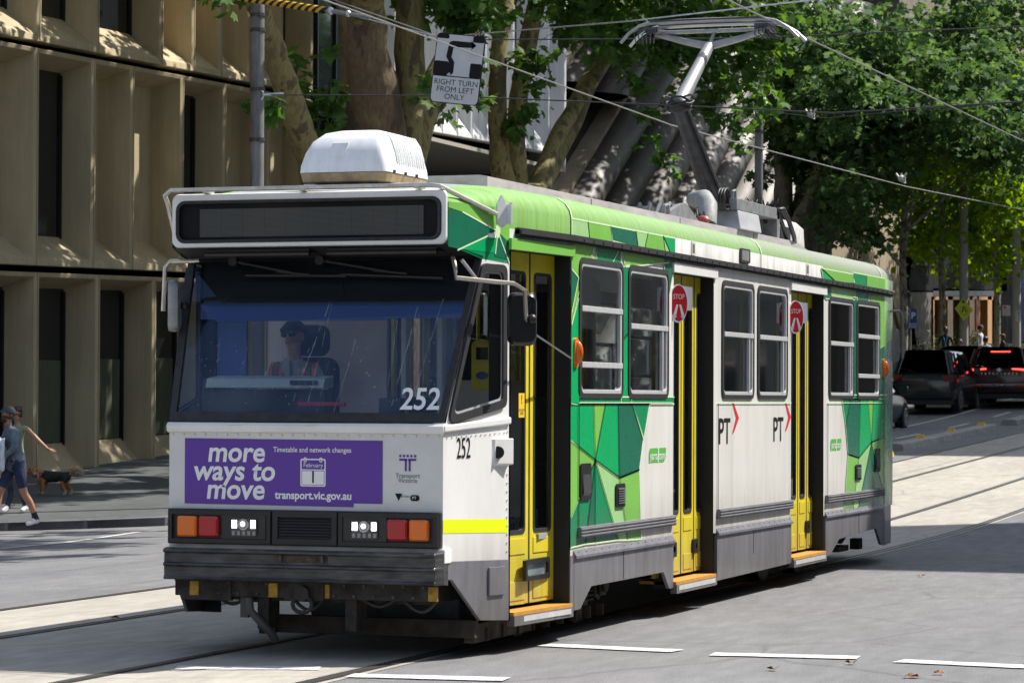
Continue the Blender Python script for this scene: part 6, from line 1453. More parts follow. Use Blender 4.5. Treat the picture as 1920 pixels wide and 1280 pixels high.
# hook turn sign: a flat board hung on two wires
c0 = [at(x, y, 1, 22.0) for x, y in ((808, 191), (899, 200), (908, 69), (817, 61))]
ctr = sum(c0, Vector())/4; ex = ((c0[1]-c0[0])+(c0[2]-c0[3])).normalized(); ey = ((c0[3]-c0[0])+(c0[2]-c0[1])); ey = (ey-ex*ey.dot(ex)).normalized(); nn = ex.cross(ey)
W2, H2 = ((c0[1]-c0[0]).length+(c0[2]-c0[3]).length)/4, ((c0[3]-c0[0]).length+(c0[2]-c0[1]).length)/4
o = thing('hook_turn_sign', 'black and white hook turn sign reading RIGHT TURN FROM LEFT ONLY, hung on the wires', 'sign', ctr)
sp3 = lambda u, v, d=0.: ctr+ex*u*W2+ey*v*H2+nn*d
sgm = M('sign_white', (.58, .58, .58), .6, var=.1, vscale=4)
mb = MB(); mb.prism([sp3(u, v, -.02) for u, v in rr(-1, 1, -1, 1, .16, 5)], nn*.02, 1); mb.poly([sp3(u, v, .002) for u, v in rr(-.965, .965, -.975, .975, .15, 5)], 0); mb.build('board', [sgm, txt_k], o, fix=False)
mb = MB(); z = .004
def sq(pp): mb.poly([sp3(u, v, z) for u, v in pp])
for u0, u1, v0, v1 in ((-.965, -.40, -.21, .20), (.50, .965, -.21, .20), (.50, .965, .80, .975), (-.965, -.48, .85, .975)): sq(rr(u0, u1, v0, v1, .05, 3))
sq([(-.965, -.235), (.965, -.235), (.965, -.205), (-.965, -.205)])
sq([(-.40, -.17), (-.32, -.11), (-.24, -.19), (-.16, -.11), (-.16, .19), (-.30, .33), (-.26, .62), (-.48, .62), (-.52, .33), (-.40, .20)]); sq([(-.48, .62), (-.26, .62), (.50, .64), (.62, .71), (.46, .80), (-.30, .80), (-.44, .76)])
sq([(.50, .64), (.44, .56), (.66, .71), (.42, .86), (.46, .80)])
mb.build('arrow', txt_k, o, fix=False)
for i, s in enumerate(('RIGHT TURN', 'FROM LEFT', 'ONLY')): text(s, .118, txt_k, sp3(0, -.40-.205*i, .004), ex, ey, o, bold=0, sx=1.02)
mb = MB()
for u in (-.7, .75): mb.tube([sp3(u, .98, -.01), sp3(u, 1.18, -.01)], .012, 6)
mb.build('hanger', ironm, o)
# signs at the right
def board(name, label, c, ex, w_, h_, m, shaft, group=None, rnd_=.04, diamond=False):
    ex = Vector(ex).normalized(); ey = Vector((0, 0, 1)); nn = ex.cross(ey); o = thing(name, label, 'sign', (c.x, c.y, gz(c.x, c.y)+.1), group)
    q = [(0, -h_), (w_, 0), (0, h_), (-w_, 0)] if diamond else rr(-w_, w_, -h_, h_, rnd_, 4)
    P = lambda u, v, d=0.: c+ex*u+ey*v+nn*d
    mb = MB(); mb.prism([P(u, v, -.015) for u, v in q], nn*.015); mb.build('board', m, o, fix=False)
    if shaft:
        mb = MB(); mb.tube([(c.x, c.y+.06, gz(c.x, c.y)), (c.x, c.y+.06, c.z+shaft)], .045, 10); mb.build('shaft', pole_m, o, smooth=True)
    return o, P, ex, ey
fx = _rt
blue = M('sign_blue', (.015, .06, .30), .45)
c = at(1706, 597, 0, -12.0); o, P, ex, ey = board('parking_sign', 'pair of blue parking signs with white P on a slim pole beside the buttress', c, fx, .24, .34, blue, .75)
mb = MB(); mb.poly([P(u, v, .002) for u, v in ((-.225, -.32), (.225, -.32), (.225, -.16), (-.225, -.16))]); mb.build('lower_panel', M('sign_pale_blue', (.35, .42, .55), .5), o, fix=False)
for s in (-1, 1): text('P', .30, txt_w, P(.115*s, .09, .004), ex, ey, o, bold=.006); text('2 HR', .075, blue, P(.115*s, -.24, .004), ex, ey, o)
mb = MB(); mb.poly([P(u, v, .005) for u, v in ((-.006, -.33), (.006, -.33), (.006, .34), (-.006, .34))]); mb.build('divider', txt_w, o, fix=False)
c = at(1807, 580, 1, 88.45); o, P, ex, ey = board('crossing_sign', 'fluorescent yellow diamond pedestrian crossing sign on the thick concrete pole', c, fx+Vector((0, 0, -.12)), .34, .42, M('fluoro_sign', (.55, .62, .01), .45), 0, diamond=True)
mb = MB(); mb.ring([P(.15*math.cos(R(a)), -.04+.17*math.sin(R(a)), .003) for a in range(0, 360, 20)], [P(.138*math.cos(R(a)), -.04+.158*math.sin(R(a)), .003) for a in range(0, 360, 20)])
for pp in (((-.02, .10), (.03, .10), (-.04, -.12), (-.08, -.12)), ((.02, .10), (.05, .07), (.11, -.06), (.07, -.10)), ((-.03, .20), (.0, .20), (.0, .30), (-.03, .30)), ((-.085, .26), (.055, .26), (-.015, .36))): mb.poly([P(u, v, .003) for u, v in pp])
mb.build('symbol', txt_k, o, fix=False)
c = at(1887, 582, 0, -11.7); o, P, ex, ey = board('parking_sign', 'white parking time sign with a red corner on a grey post', c, fx, .16, .21, M('sign_offwhite', (.62, .61, .58), .5), .1)
mb = MB(); mb.poly([P(u, v, .003) for u, v in rr(-.12, -.0, .08, .17, .02, 3)]); mb.build('red_patch', red_p, o, fix=False)
for i, s in enumerate(('CLEARWAY', '7 - 9 AM', '2P  9-5', 'MON-FRI')): text(s, .05, txt_g if i else red_p, P(0, .03-.06*i, .003), ex, ey, o)
c = at(1909, 592, 1, 100.2)+Vector((.0, 0, 0)); o, P, ex, ey = board('notice_plate', 'small white plate with dark marks on the right hand concrete pole', c, fx, .10, .22, sgm, 0)
for i in range(3): text(('8', 'P', '4')[i], .10, txt_k, P(.02, .12-.12*i, .003), ex, ey, o)
# cafe screen and bench
c = at(1905, 655, 0, -13.5); o = thing('cafe_screen', 'red cafe screen with a white top edge behind the concrete pole', 'screen', (c.x, c.y, gz(c.x, c.y)+.1))
mb = MB(); z = gz(c.x, c.y)+.1; mb.obox((c.x, c.y, z+.45), fx*1.9, Vector((0, .02, 0)), Vector((0, 0, .40)), 0); mb.obox((c.x, c.y, z+.92), fx*1.9, Vector((0, .03, 0)), Vector((0, 0, .06)), 1); mb.build('panel', [M('canvas_red', (.42, .05, .05), .7), M('canvas_white', (.6, .55, .5), .7)], o)
c = at(1845, 650, 0, -13.4); z = gz(c.x, c.y)+.1; o = thing('bench', 'pale slatted bench by the leaning tree with people sitting around it', 'bench', (c.x, c.y, z))
wood_g = M('weathered_timber', (.30, .27, .23), .8, var=.3, vscale=5); mb = MB()
for k in range(4): mb.obox((c.x, c.y, z+.55+.12*k), fx*.8, Vector((0, .02, 0)), Vector((0, 0, .045)))
mb.build('backrest', wood_g, o); mb = MB(); mb.obox((c.x, c.y-.25, z+.44), fx*.8, Vector((0, .22, 0)), Vector((0, 0, .025))); mb.build('seat', wood_g, o)
for s in (-1, 1): mb = MB(); mb.obox(Vector((c.x, c.y-.2, z+.22))+fx*.7*s, fx*.03, Vector((0, .2, 0)), Vector((0, 0, .22))); mb.build('leg', ironm, o)
c = at(1722, 655, 0, -12.6); z = gz(c.x, c.y)+.1; o = thing('bench', 'dark slatted seat around the grey tree in front of the timber doors', 'bench', (c.x, c.y, z)); mb = MB()
for k in range(4): mb.obox((c.x, c.y, z+.5+.16*k), fx*.55, Vector((0, .02, 0)), Vector((0, 0, .05)))
mb.build('backrest', M('dark_timber', (.10, .09, .08), .8), o)
for s in (-1, 1): mb = MB(); mb.obox(Vector((c.x, c.y, z+.5))+fx*.5*s, fx*.03, Vector((0, .04, 0)), Vector((0, 0, .5))); mb.build('leg', ironm, o)
# ---------------------------------------------------------------- cars
def car(label, loc, rotz, paint, L=4.6, W=1.84, H=1.48, belt=.98, roof=(-1.75, .25), base=(-2.2, 1.05), wheel=.33, suv=False, rails=False):
    o = thing('parked_car' if not suv else 'car', label, 'car', loc, 'cars on the far side of the street', rotz)
    w = W/2; h = L/2; gl = MATS.get('car_glass') or M('car_glass', (.010, .013, .016), .04, spec=.8)
    def sec(y, kw, zt, zb): return [(x*kw*w, y, z) for x, z in ((0, zt), (.78, zt-.01), (.93, zt-.05), (.99, zt-.22), (1.0, .62), (.985, .42), (.93, zb+.04), (.85, zb), (0, zb))]
    zr = belt+.02
    st = [(-h, .84, zr-.22, .42), (-h+.03, .90, zr-.06, .36), (-h+.14, .97, zr, .30), (-h*.6, 1, zr, .24), (0, 1, belt, .24), (h*.42, 1, belt-.03, .24), (h*.62, .99, belt-.06, .25), (h-.3, .95, belt-.14, .28), (h-.08, .86, belt-.24, .34), (h, .74, belt-.38, .42)]
    mb = MB()
    full = []
    for s in st: q = sec(*s); full.append(q+[(-x, y, z) for x, y, z in q[-2:0:-1]])
    mb.loft(full, close=True, caps=True); local(mb.build('body', paint, None, smooth=True), o)
    # greenhouse
    b0, b1 = base; r0, r1 = roof; wb, wr = w*.93, w*.74
    def loopg(x, y0, y1, z): return [(a, b, z) for a, b in rr(-x, x, y0, y1, .14, 4)]
    mb = MB(); mb.loft([loopg(wb, b0, b1, belt-.03), loopg(wb*.98, b0+.06, b1-.12, belt+.06), loopg(wr+.03, r0-.03, r1+.06, H-.10)]); local(mb.build('windows', gl, None, smooth=True), o)
    mb = MB(); mb.loft([loopg(wr+.035, r0-.05, r1+.08, H-.115), loopg(wr+.01, r0-.02, r1+.04, H-.04), loopg(wr-.10, r0+.1, r1-.1, H)], caps=True)
    for sx in (-1, 1):
        for (ya, yb, t) in ((b1-.05, r1+.08, .05), ((b0+b1)/2+.1, (r0+r1)/2+.1, .045), (b0+.75, r0+.55, .05), (b0+.03, r0-.02, .09)):
            p, q = Vector((sx*(wb-.0), ya, belt)), Vector((sx*(wr+.03), yb, H-.09)); mb.tube([p, q], t*.8, 6)
    if rails:
        for sx in (-1, 1): mb.tube([(sx*wr, r0+.15, H+.0), (sx*wr, r0+.2, H+.05), (sx*wr, r1-.2, H+.05), (sx*wr, r1-.1, H)], .02, 6)
    local(mb.build('roof', paint, None, smooth=True), o)
    # wheels
    ty = MATS.get('tyre') or M('tyre', (.015, .015, .016), .85); rim = MATS.get('alloy_rim') or M('alloy_rim', (.45, .45, .46), .3, .8)
    for sx in (-1, 1):
        for yw in (-h+.95, h-.92):
            mb = MB(); mb.tube([(sx*(w-.24), yw, wheel), (sx*(w-.0), yw, wheel)], [wheel, wheel], 24); mb.tube([(sx*(w-.0), yw, wheel), (sx*(w+.012), yw, wheel)], [wheel, wheel*.9], 24); mb.tube([(sx*(w-.02), yw, wheel+.02), (sx*(w+.006), yw, wheel+.02)], [wheel*1.16, wheel*1.14], 24)
            t = local(mb.build('wheel', ty, None), o); mb = MB()
            for k in range(5):
                a = R(72*k+15); c, s = math.cos(a), math.sin(a); mb.obox((sx*(w+.016), yw+c*wheel*.36, wheel+s*wheel*.36), (.008, 0, 0), (0, c*wheel*.32, s*wheel*.32), (0, -s*.04, c*.04))
            mb.tube([(sx*(w+.01), yw+math.cos(R(a))*wheel*.68, wheel+math.sin(R(a))*wheel*.68) for a in range(0, 361, 20)], .02, 5); local(mb.build('rim', rim, None), t)
    # rear lights, plate, bumper, mirrors
    for sx in (-1, 1):
        mb = MB()
        if suv: mb.loft([[(sx*(w*.93), -h+.03, belt-.02), (sx*(w*.40), -h-.025, belt-.0), (sx*(w*.40), -h-.025, belt-.035), (sx*(w*.96), -h+.03, belt-.085)], [(sx*(w*.93), -h-.01, belt-.02), (sx*(w*.40), -h-.04, belt-.0), (sx*(w*.40), -h-.04, belt-.035), (sx*(w*.95), -h-.01, belt-.085)]], close=True, caps=True)
        else: mb.prism([(sx*w*.62, -h+.0, belt-.07), (sx*w*.93, -h+.08, belt-.03), (sx*w*.95, -h+.1, belt-.26), (sx*w*.66, -h-.01, belt-.24)], (0, -.05, 0))
        local(mb.build('tail_lamp', (MATS.get('brake_lit') or M('brake_lit', (.6, .02, .02), .3, emit=(1, .05, .03), estr=3.)) if suv else (MATS.get('tail_dark') or M('tail_dark', (.12, .008, .01), .15, coat=.5)), None), o)
        mb = MB(); mb.loft([[(sx*(w*.98+a), h*.34+d, belt+.05+b) for a, b in rr(0, .20, -.0, .14, .04, 3)] for d in (0, .08)], close=True, caps=True); local(mb.build('mirror', paint, None, smooth=True), o)
    if suv:
        mb = MB(); mb.box(-.30, .30, -h+.28, -h+.30, H-.17, H-.135); local(mb.build('brake_lamp', MATS['brake_lit'], None), o)
        mb = MB(); mb.prism([(-w*.97, -h+.05, .50), (w*.97, -h+.05, .50), (w*.90, -h-.05, .62), (-w*.90, -h-.05, .62)], (0, .1, .06)); local(mb.build('bumper', M('bumper_silver', (.34, .32, .30), .4, .4), None, bevel=.02), o)
        for sx in (-1, 1): mb = MB(); mb.box(sx*.62-.15, sx*.62+.15, -h-.062, -h-.04, .585, .625); local(mb.build('reflector', redl, None), o)
        for i, ch in enumerate('PATHFINDER'): 
            t = text(ch, .085, alu, ((-.54+.12*i), -h-.006, belt-.17), (1, 0, 0), (0, 0, 1), None, sx=1.1, bold=.002); local(t, o)
        mb = MB(); mb.cyl((0, -h-.02, belt-.05), (0, 1, 0), .06, .02, 16); mb.box(-.09, .09, -h-.034, -h-.02, belt-.06, belt-.04); local(mb.build('emblem', alu, None), o)
    mb = MB(); mb.box(-.19, .19, -h-.065 if suv else -h-.02, -h-.0, .565 if suv else .62, .665 if suv else .74); pl = local(mb.build('number_plate', M('plate_dark', (.03, .03, .03), .4), None), o)
    t = text('CWP 897' if suv else '', .085, txt_w, (0, -h-.068, .615), (1, 0, 0), (0, 0, 1), None) if suv else None
    if t: local(t, pl)
    mb = MB(); mb.box(-w*.9, w*.9, -h+.02, h-.1, .2, .34); local(mb.build('underbody', dark, None), o)
    return o
navy_p = M('dark_blue_paint', (.012, .016, .024), .18, coat=.6); black_p = M('black_green_paint', (.008, .011, .010), .3, coat=.1, spec=.3); grey_p = M('charcoal_paint', (.014, .018, .017), .22, coat=.35); maroon = M('maroon_paint', (.030, .005, .006), .25, coat=.3)
def gp1(x, y): return (x, y, gz(x, y)+.005)
car('dark green wagon parked at the kerb just clear of the tram', gp1(-8.95, 70.2), R(0), grey_p, L=4.8, W=1.92, H=1.84, belt=1.14, wheel=.36, roof=(-2.05, .2), base=(-2.35, 1.05))
car('black car parked behind the tram, only its bonnet and front wheel showing', gp1(-8.8, 58.6), R(0), black_p, H=1.42)
car('dark hatchback parked in front of the wagon, roof gleaming', gp1(-9.2, 77.2), R(0), navy_p, L=4.4, H=1.74, belt=1.08, roof=(-1.75, .25))
car('maroon four wheel drive driving away with its brake lights on', gp1(-7.35, 74.0), R(1.0), maroon, L=4.95, W=1.97, H=1.80, belt=1.13, roof=(-2.15, .3), base=(-2.42, 1.0), wheel=.38, suv=True, rails=True)
car('small dark car parked far along the kerb beyond the hatchback', gp1(-9.3, 84.5), R(0), black_p, L=4.2, H=1.48)
# ---------------------------------------------------------------- people and the dog
def skinned(name, joints, edges, mats, edge_mat, root, sub=2, cuts=None):
    """one continuous skinned surface; joints {k: (co, r)}, edges [(a, b, mat index)]"""
    ks = list(joints); ix = {k: i for i, k in enumerate(ks)}
    me = bpy.data.meshes.new(name); me.from_pydata([joints[k][0] for k in ks], [(ix[a], ix[b]) for a, b, _ in edges], [])
    ob = bpy.data.objects.new(name, me); COL.objects.link(ob)
    sk = ob.modifiers.new('s', 'SKIN'); sk.use_smooth_shade = True; sk.branch_smoothing = .35
    d = me.skin_vertices[0].data
    for k in ks:
        r = joints[k][1]; d[ix[k]].radius = r if isinstance(r, tuple) else (r, r); d[ix[k]].use_root = (k == root)
    sb = ob.modifiers.new('u', 'SUBSURF'); sb.levels = sub; sb.render_levels = sub
    dg = bpy.context.evaluated_depsgraph_get(); nm = bpy.data.meshes.new_from_object(ob.evaluated_get(dg)); nm.name = name
    bpy.data.objects.remove(ob)
    nm.materials.clear()
    for m in mats: nm.materials.append(m)
    segs = [(Vector(joints[a][0]), Vector(joints[b][0]), (joints[a][1] if not isinstance(joints[a][1], tuple) else sum(joints[a][1])/2), (joints[b][1] if not isinstance(joints[b][1], tuple) else sum(joints[b][1])/2), mi) for a, b, mi in edges]
    for p in nm.polygons:
        c = p.center; best = 1e9; bm_ = 0
        for A, B, ra, rb, mi in segs:
            ab = B-A; t = max(0, min(1, (c-A).dot(ab)/max(1e-9, ab.length_squared))); dd = (c-A-ab*t).length/(ra+(rb-ra)*t)
            if dd < best: best = dd; bm_ = mi if not callable(mi) else mi(t)
        p.material_index = bm_; p.use_smooth = True
    q = bpy.data.objects.new(name, nm); COL.objects.link(q); return q
def hand(J, E, w, wdir, palm, side, pre, mi, curl=.5, s=1.):
    """palm with five fingers growing from the wrist joint w"""
    f = Vector(wdir).normalized(); n = Vector(palm).normalized(); l = f.cross(n).normalized()*side; w = Vector(w)
    J[pre+'p'] = (w+f*.05*s, (.030*s, .018*s)); E.append((pre+'w', pre+'p', mi))
    for i, (o, ln) in enumerate(((-.028, .058), (-.010, .070), (.008, .074), (.026, .066))):
        k0 = w+f*.088*s+l*o*s; k1 = k0+(f*(1-.35*curl)+n*curl*.5)*ln*.55*s; k2 = k1+(f*(1-.9*curl)+n*curl)*ln*.5*s
        J[f'{pre}k{i}'] = (k0, .010*s); J[f'{pre}m{i}'] = (k1, .0085*s); J[f'{pre}t{i}'] = (k2, .007*s); E += [(pre+'p', f'{pre}k{i}', mi), (f'{pre}k{i}', f'{pre}m{i}', mi), (f'{pre}m{i}', f'{pre}t{i}', mi)]
    a = w+f*.035*s+l*.034*s; b = a+(f*.6+l*.7+n*.2).normalized()*.034*s; c = b+(f*.9+l*.2+n*.3).normalized()*.03*s
    J[pre+'a'] = (a, .0125*s); J[pre+'b'] = (b, .010*s); J[pre+'c'] = (c, .008*s); E += [(pre+'p', pre+'a', mi), (pre+'a', pre+'b', mi), (pre+'b', pre+'c', mi)]
DEF = dict(pel=(0, 0, .95), spi=(0, 0, 1.10), che=(0, .01, 1.28), uch=(0, .01, 1.41), nk=(0, .0, 1.49), nk2=(0, -.012, 1.545),
           jaw=(0, -.035, 1.595), hd=(0, -.018, 1.675), cr=(0, -.008, 1.735),
           sL=(.165, .01, 1.42), eL=(.21, .02, 1.13), wL=(.22, -.06, .88), sR=(-.165, .01, 1.42), eR=(-.21, .02, 1.13), wR=(-.22, -.06, .88),
           hL=(.095, 0, .89), kL=(.10, -.02, .49), cL=(.10, .01, .36), aL=(.10, .03, .09), bL=(.105, -.08, .045), tL=(.11, -.15, .04), heL=(.10, .06, .045),
           hR=(-.095, 0, .89), kR=(-.10, -.02, .49), cR=(-.10, .01, .36), aR=(-.10, .03, .09), bR=(-.105, -.08, .045), tR=(-.11, -.15, .04), heR=(-.10, .06, .045))
RAD = dict(pel=(.15, .115), spi=(.135, .10), che=(.155, .115), uch=(.13, .09), nk=.056, nk2=.055, jaw=(.058, .066), hd=(.078, .094), cr=(.062, .072),
           s=.062, e=.046, w=.030, h=.095, k=.062, c=.056, a=.042, b=.042, t=.034, he=.038)
def person(label, loc, rotz, pose, mats, regions, H=1.78, hands=True, bulk=1., group=None, legs=True, fem=False, sub=2):
    """mats/regions: regions gives the material index of top, sleeve, forearm, hips, thigh, shin, shoe"""
    P = dict(DEF); P.update(pose); sc = H/1.78; J = {}; r = dict(RAD)
    if fem: r.update(pel=(.145, .11), spi=(.11, .085), che=(.13, .10), uch=(.11, .075), s=.050, e=.038, w=.025, h=.09, nk=.046, nk2=.045)
    for k, c in P.items():
        if k[:4] in ('face', 'palm', 'curl') or k in ('hdL', 'hdR'): continue
        rad = r.get(k) or r.get(k.rstrip('LR')) or .05
        if bulk != 1 and k in ('pel', 'spi', 'che', 'uch', 'sL', 'sR', 'eL', 'eR', 'hL', 'hR'): rad = tuple(v*bulk for v in rad) if isinstance(rad, tuple) else rad*bulk
        J[k] = (Vector(c), rad)
    g = regions; E = [('pel', 'spi', g['top']), ('spi', 'che', g['top']), ('che', 'uch', g['top']), ('uch', 'nk', g.get('neck', 0)), ('nk', 'nk2', 0), ('nk2', 'jaw', g.get('jaw', 0)), ('jaw', 'hd', 0), ('hd', 'cr', g.get('scalp', 0))]
    # face: nose and ears grow from the head
    hdv, jw = Vector(P['hd']), Vector(P['jaw']); up = (hdv-jw).normalized(); face = Vector(P.get('face', (0, -1, 0))); face = (face-up*face.dot(up)).normalized(); lat = face.cross(up)
    J['nose'] = (hdv+face*.092-up*.022, .013); J['nose2'] = (hdv+face*.106-up*.045, .014); E += [('hd', 'nose', 0), ('nose', 'nose2', 0)]
    J['chin'] = (jw+face*.052-up*.010, .024); E.append(('jaw', 'chin', g.get('jaw', 0)))
    for s, nme in ((1, 'earA'), (-1, 'earB')): J[nme] = (hdv+lat*.092*s-up*.02, (.012, .026)); E.append(('hd', nme, 0))
    for S_ in 'LR':
        E += [('uch', 's'+S_, g['top']), ('s'+S_, 'e'+S_, g['sleeve']), ('e'+S_, 'w'+S_, g['forearm'])]
        if legs:
            E += [('pel', 'h'+S_, g['hips']), ('h'+S_, 'k'+S_, g['thigh']), ('k'+S_, 'c'+S_, g['shin']), ('c'+S_, 'a'+S_, g.get('ankle', g['shin'])), ('a'+S_, 'he'+S_, g['shoe']), ('a'+S_, 'b'+S_, g['shoe']), ('b'+S_, 't'+S_, g['shoe'])]
        else:
            for k in ('h', 'k', 'c', 'a', 'b', 't', 'he'): J.pop(k+S_, None)
        if hands:
            w, e = Vector(P['w'+S_]), Vector(P['e'+S_]); f = (w-e); pw = 'w'+S_; J[S_+'w'] = (w+f.normalized()*.01, .026); E.append((pw, S_+'w', 0))
            hand(J, E, w+f.normalized()*.01, P.get('hd'+S_, f), P.get('palm'+S_, Vector((1 if S_ == 'R' else -1, 0, 0))), 1 if S_ == 'L' else -1, S_, 0, P.get('curl'+S_, .5))
    for k in [k for k in J if k in ('face', 'hdL', 'hdR', 'palmL', 'palmR', 'curlL', 'curlR')]: J.pop(k)
    J = {k: (v[0]*sc, v[1]) for k, v in J.items()}
    body = skinned('body', J, E, mats, None, 'pel', sub)
    o = thing('person', label, 'person', loc, group, rotz); local(body, o)
    o['_h'] = 0; del o['_h']
    return o, hdv*sc, face, up, lat
def head_bits(o, hd, face, up, lat, hair=None, cap=None, shades=False, eyes=True, beard=None, long=False, bun=False, brim=True):
    Q = lambda a, b, c: hd+lat*a+face*b+up*c
    if shades:
        mb = MB()
        for s in (-1, 1):
            pts = [Q(s*.035+.030*math.cos(R(t)), .094-.25*abs(.030*math.cos(R(t))), .0-.006+.024*math.sin(R(t))) for t in range(0, 360, 30)]; mb.prism(pts, face*.008)
            mb.tube([Q(s*.066, .085, .004), Q(s*.088, .0, .0)], .004, 5)
        mb.tube([Q(-.012, .104, .006), Q(.012, .104, .006)], .004, 5); local(mb.build('sunglasses', M('sunglass_lens', (.03, .035, .04), .05, .6), None), o)
    elif eyes:
        for s in (-1, 1):
            mb = MB(); mb.sphere(Q(s*.033, .083, -.002), .0125, 8, 6); e = local(mb.build('eye', M('eye_white', (.65, .62, .6), .3), None, smooth=True), o)
            mb = MB(); mb.sphere(Q(s*.033, .0925, -.002), .0062, 8, 6); local(mb.build('iris', M('iris_dark', (.02, .012, .008), .2), None, smooth=True), e)
    mb = MB()
    mb.prism([Q(-.026, .090, -.068), Q(.026, .090, -.068), Q(.018, .092, -.076), Q(-.018, .092, -.076)], face*.006); local(mb.build('mouth', M('lips', (.30, .11, .09), .5), None), o)
    if hair:
        mb = MB(); n = 18
        def dome(rx, ry, rz, z0, off=0.):
            vs = []
            for j in range(8):
                t = R(90)*j/7
                for i in range(n):
                    a = 2*math.pi*i/n; low = -z0 if math.cos(a) < .25 else .030
                    zz = rz*math.sin(t) if j else -0.0
                    x, y = rx*math.cos(t)*math.sin(a), ry*math.cos(t)*math.cos(a)
                    vs.append(Q(x, y-.006+off, .018+zz if j else .018+min(0, low)))
            return vs
        vs = dome(.092, .108, .092, .075); mb.add(vs, [(j*n+i, (j+1)*n+i, (j+1)*n+(i+1) % n, j*n+(i+1) % n) for j in range(7) for i in range(n)])
        if bun: mb.sphere(Q(.0, -.10, .085), .05, 12, 8)
        if long: mb.tube([Q(.02, -.08, .0), Q(.04, -.11, -.1), Q(.05, -.12, -.22), Q(.05, -.11, -.34)], [.07, .06, .05, .02], 10)
        local(mb.build('hair', hair, None, smooth=True), o)
    if beard:
        mb = MB(); mb.sphere(Q(0, .050, -.098), (.048, .050, .038), 14, 10); local(mb.build('beard', beard, None, smooth=True), o)
    if cap:
        mb = MB(); n = 20; vs = []
        for j in range(7):
            t = R(90)*j/6
            for i in range(n): a = 2*math.pi*i/n; vs.append(Q(.098*math.cos(t)*math.sin(a), -.004+.114*math.cos(t)*math.cos(a), .028+.10*math.sin(t)))
        mb.add(vs, [(j*n+i, (j+1)*n+i, (j+1)*n+(i+1) % n, j*n+(i+1) % n) for j in range(6) for i in range(n)])
        if brim:
            A = [Q(.088*math.sin(R(a)), .100*math.cos(R(a))+.004, .034) for a in range(-62, 63, 12)]; B = [Q(.080*math.sin(R(a)), .10*math.cos(R(a))+.085*math.cos(R(a)*1.4), .026-.012*abs(math.sin(R(a)))) for a in range(-62, 63, 12)]
            m = len(A); D = [v-up*.008 for v in B]; mb.add(A+B+D, [(i, i+1, m+i+1, m+i) for i in range(m-1)]+[(m+i, m+i+1, 2*m+i+1, 2*m+i) for i in range(m-1)]+[(2*m+i, 2*m+i+1, i+1, i) for i in range(m-1)])
        local(mb.build('cap', cap, None, smooth=True), o)
sweat = M('grey_blue_sweatshirt', (.13, .165, .20), .85, var=.3, vscale=14, bump=.8, bscale=14); shorts = M('navy_shorts', (.02, .03, .075), .85, var=.3, vscale=10, bump=.8, bscale=12); sneaker = M('white_sneaker', (.72, .70, .70), .6); sock = M('dark_sock', (.02, .02, .03), .9)
cap_g = M('charcoal_cap', (.05, .052, .06), .8); hair_k = M('dark_hair', (.012, .009, .008), .5); beard_m = M('dark_beard', (.022, .014, .010), .8)
# man walking to the left along the kerb
g = ground_at(28, 987, .13); D_ = (g-CAM).dot(_fw); s1 = 1.76
lf = Vector((-_rt.x, -_rt.y, 0))                      # direction of travel
ang = math.atan2(lf.y, lf.x)+math.pi/2
mp = dict(aL=(.08, .31, .09), kL=(.09, .10, .50), cL=(.09, .20, .36), heL=(.08, .36, .045), bL=(.09, .20, .045), tL=(.10, .13, .04), aR=(-.09, -.30, .09), kR=(-.09, -.22, .50), cR=(-.09, -.24, .36), heR=(-.09, -.27, .045), bR=(-.10, -.42, .05), tR=(-.10, -.48, .045), hL=(.095, .02, .89), hR=(-.095, -.03, .89),
          eL=(.24, -.02, 1.17), wL=(.02, -.24, 1.12), eR=(-.24, -.03, 1.17), wR=(-.0, -.26, 1.17), hdL=(-1, -.2, -.3), palmL=(0, 1, .2), hdR=(1, -.1, .15), palmR=(0, 1, 0), face=(.25, -1, 0), che=(0, -.04, 1.28), uch=(0, -.08, 1.41), sL=(.165, -.07, 1.42), sR=(-.165, -.07, 1.42), nk=(0, -.10, 1.49), nk2=(.0, -.115, 1.545), jaw=(.01, -.14, 1.595), hd=(.012, -.125, 1.675), cr=(.01, -.115, 1.735))
mp.update(wL=(.12, -.24, 1.03), hdL=(-.5, -.3, -.7), wR=(.02, -.33, 1.17), eR=(-.23, -.14, 1.17), eL=(.24, -.10, 1.17))
o, h_, f_, u_, l_ = person('bearded man in grey sweatshirt, navy shorts and dark cap walking along the kerb', (g.x, g.y, gz(g.x, g.y)+.135), ang+.5, mp, [skin_t, sweat, shorts, sneaker, sock], dict(top=1, sleeve=1, forearm=1, hips=2, thigh=lambda t: 2 if t < .78 else 0, shin=0, ankle=lambda t: 0 if t < .55 else 4, shoe=3, scalp=0), 1.76, bulk=1.2)
head_bits(o, h_, f_, u_, l_, hair=hair_k, cap=cap_g, beard=beard_m)
cloth = M('pale_blue_cloth', (.62, .68, .74), .85, var=.15, vscale=6, bump=.3, bscale=12)
mb = MB(); fwd = lambda x, y, z: Vector((x, y, z))
mb.loft([[(-.20+.36*k/10, -.22-.07*math.sin(math.pi*k/10)*s, 1.29-.09*math.sin(k*.6)*0-.10*j+.02*math.sin(2.1*k+j)) for k in range(11)] for j, s in ((0, .4), (.4, 1.3), (.9, 1.6), (1.5, 1.3), (2.2, 1.1), (3.0, 1.), (3.9, .85), (4.6, .8))])
mb.sphere((-.05, -.27, 1.24), (.16, .10, .09), 14, 10)
bd = mb.build('cloth_bundle', cloth, None, smooth=True, fix=False); sl_ = bd.modifiers.new('s', 'SOLIDIFY'); sl_.thickness = .02
bd.location = o.location; bd.rotation_euler = (0, 0, ang+.5); tag(bd, 'pale blue and white cloth draped over the arms of the bearded man', 'cloth')
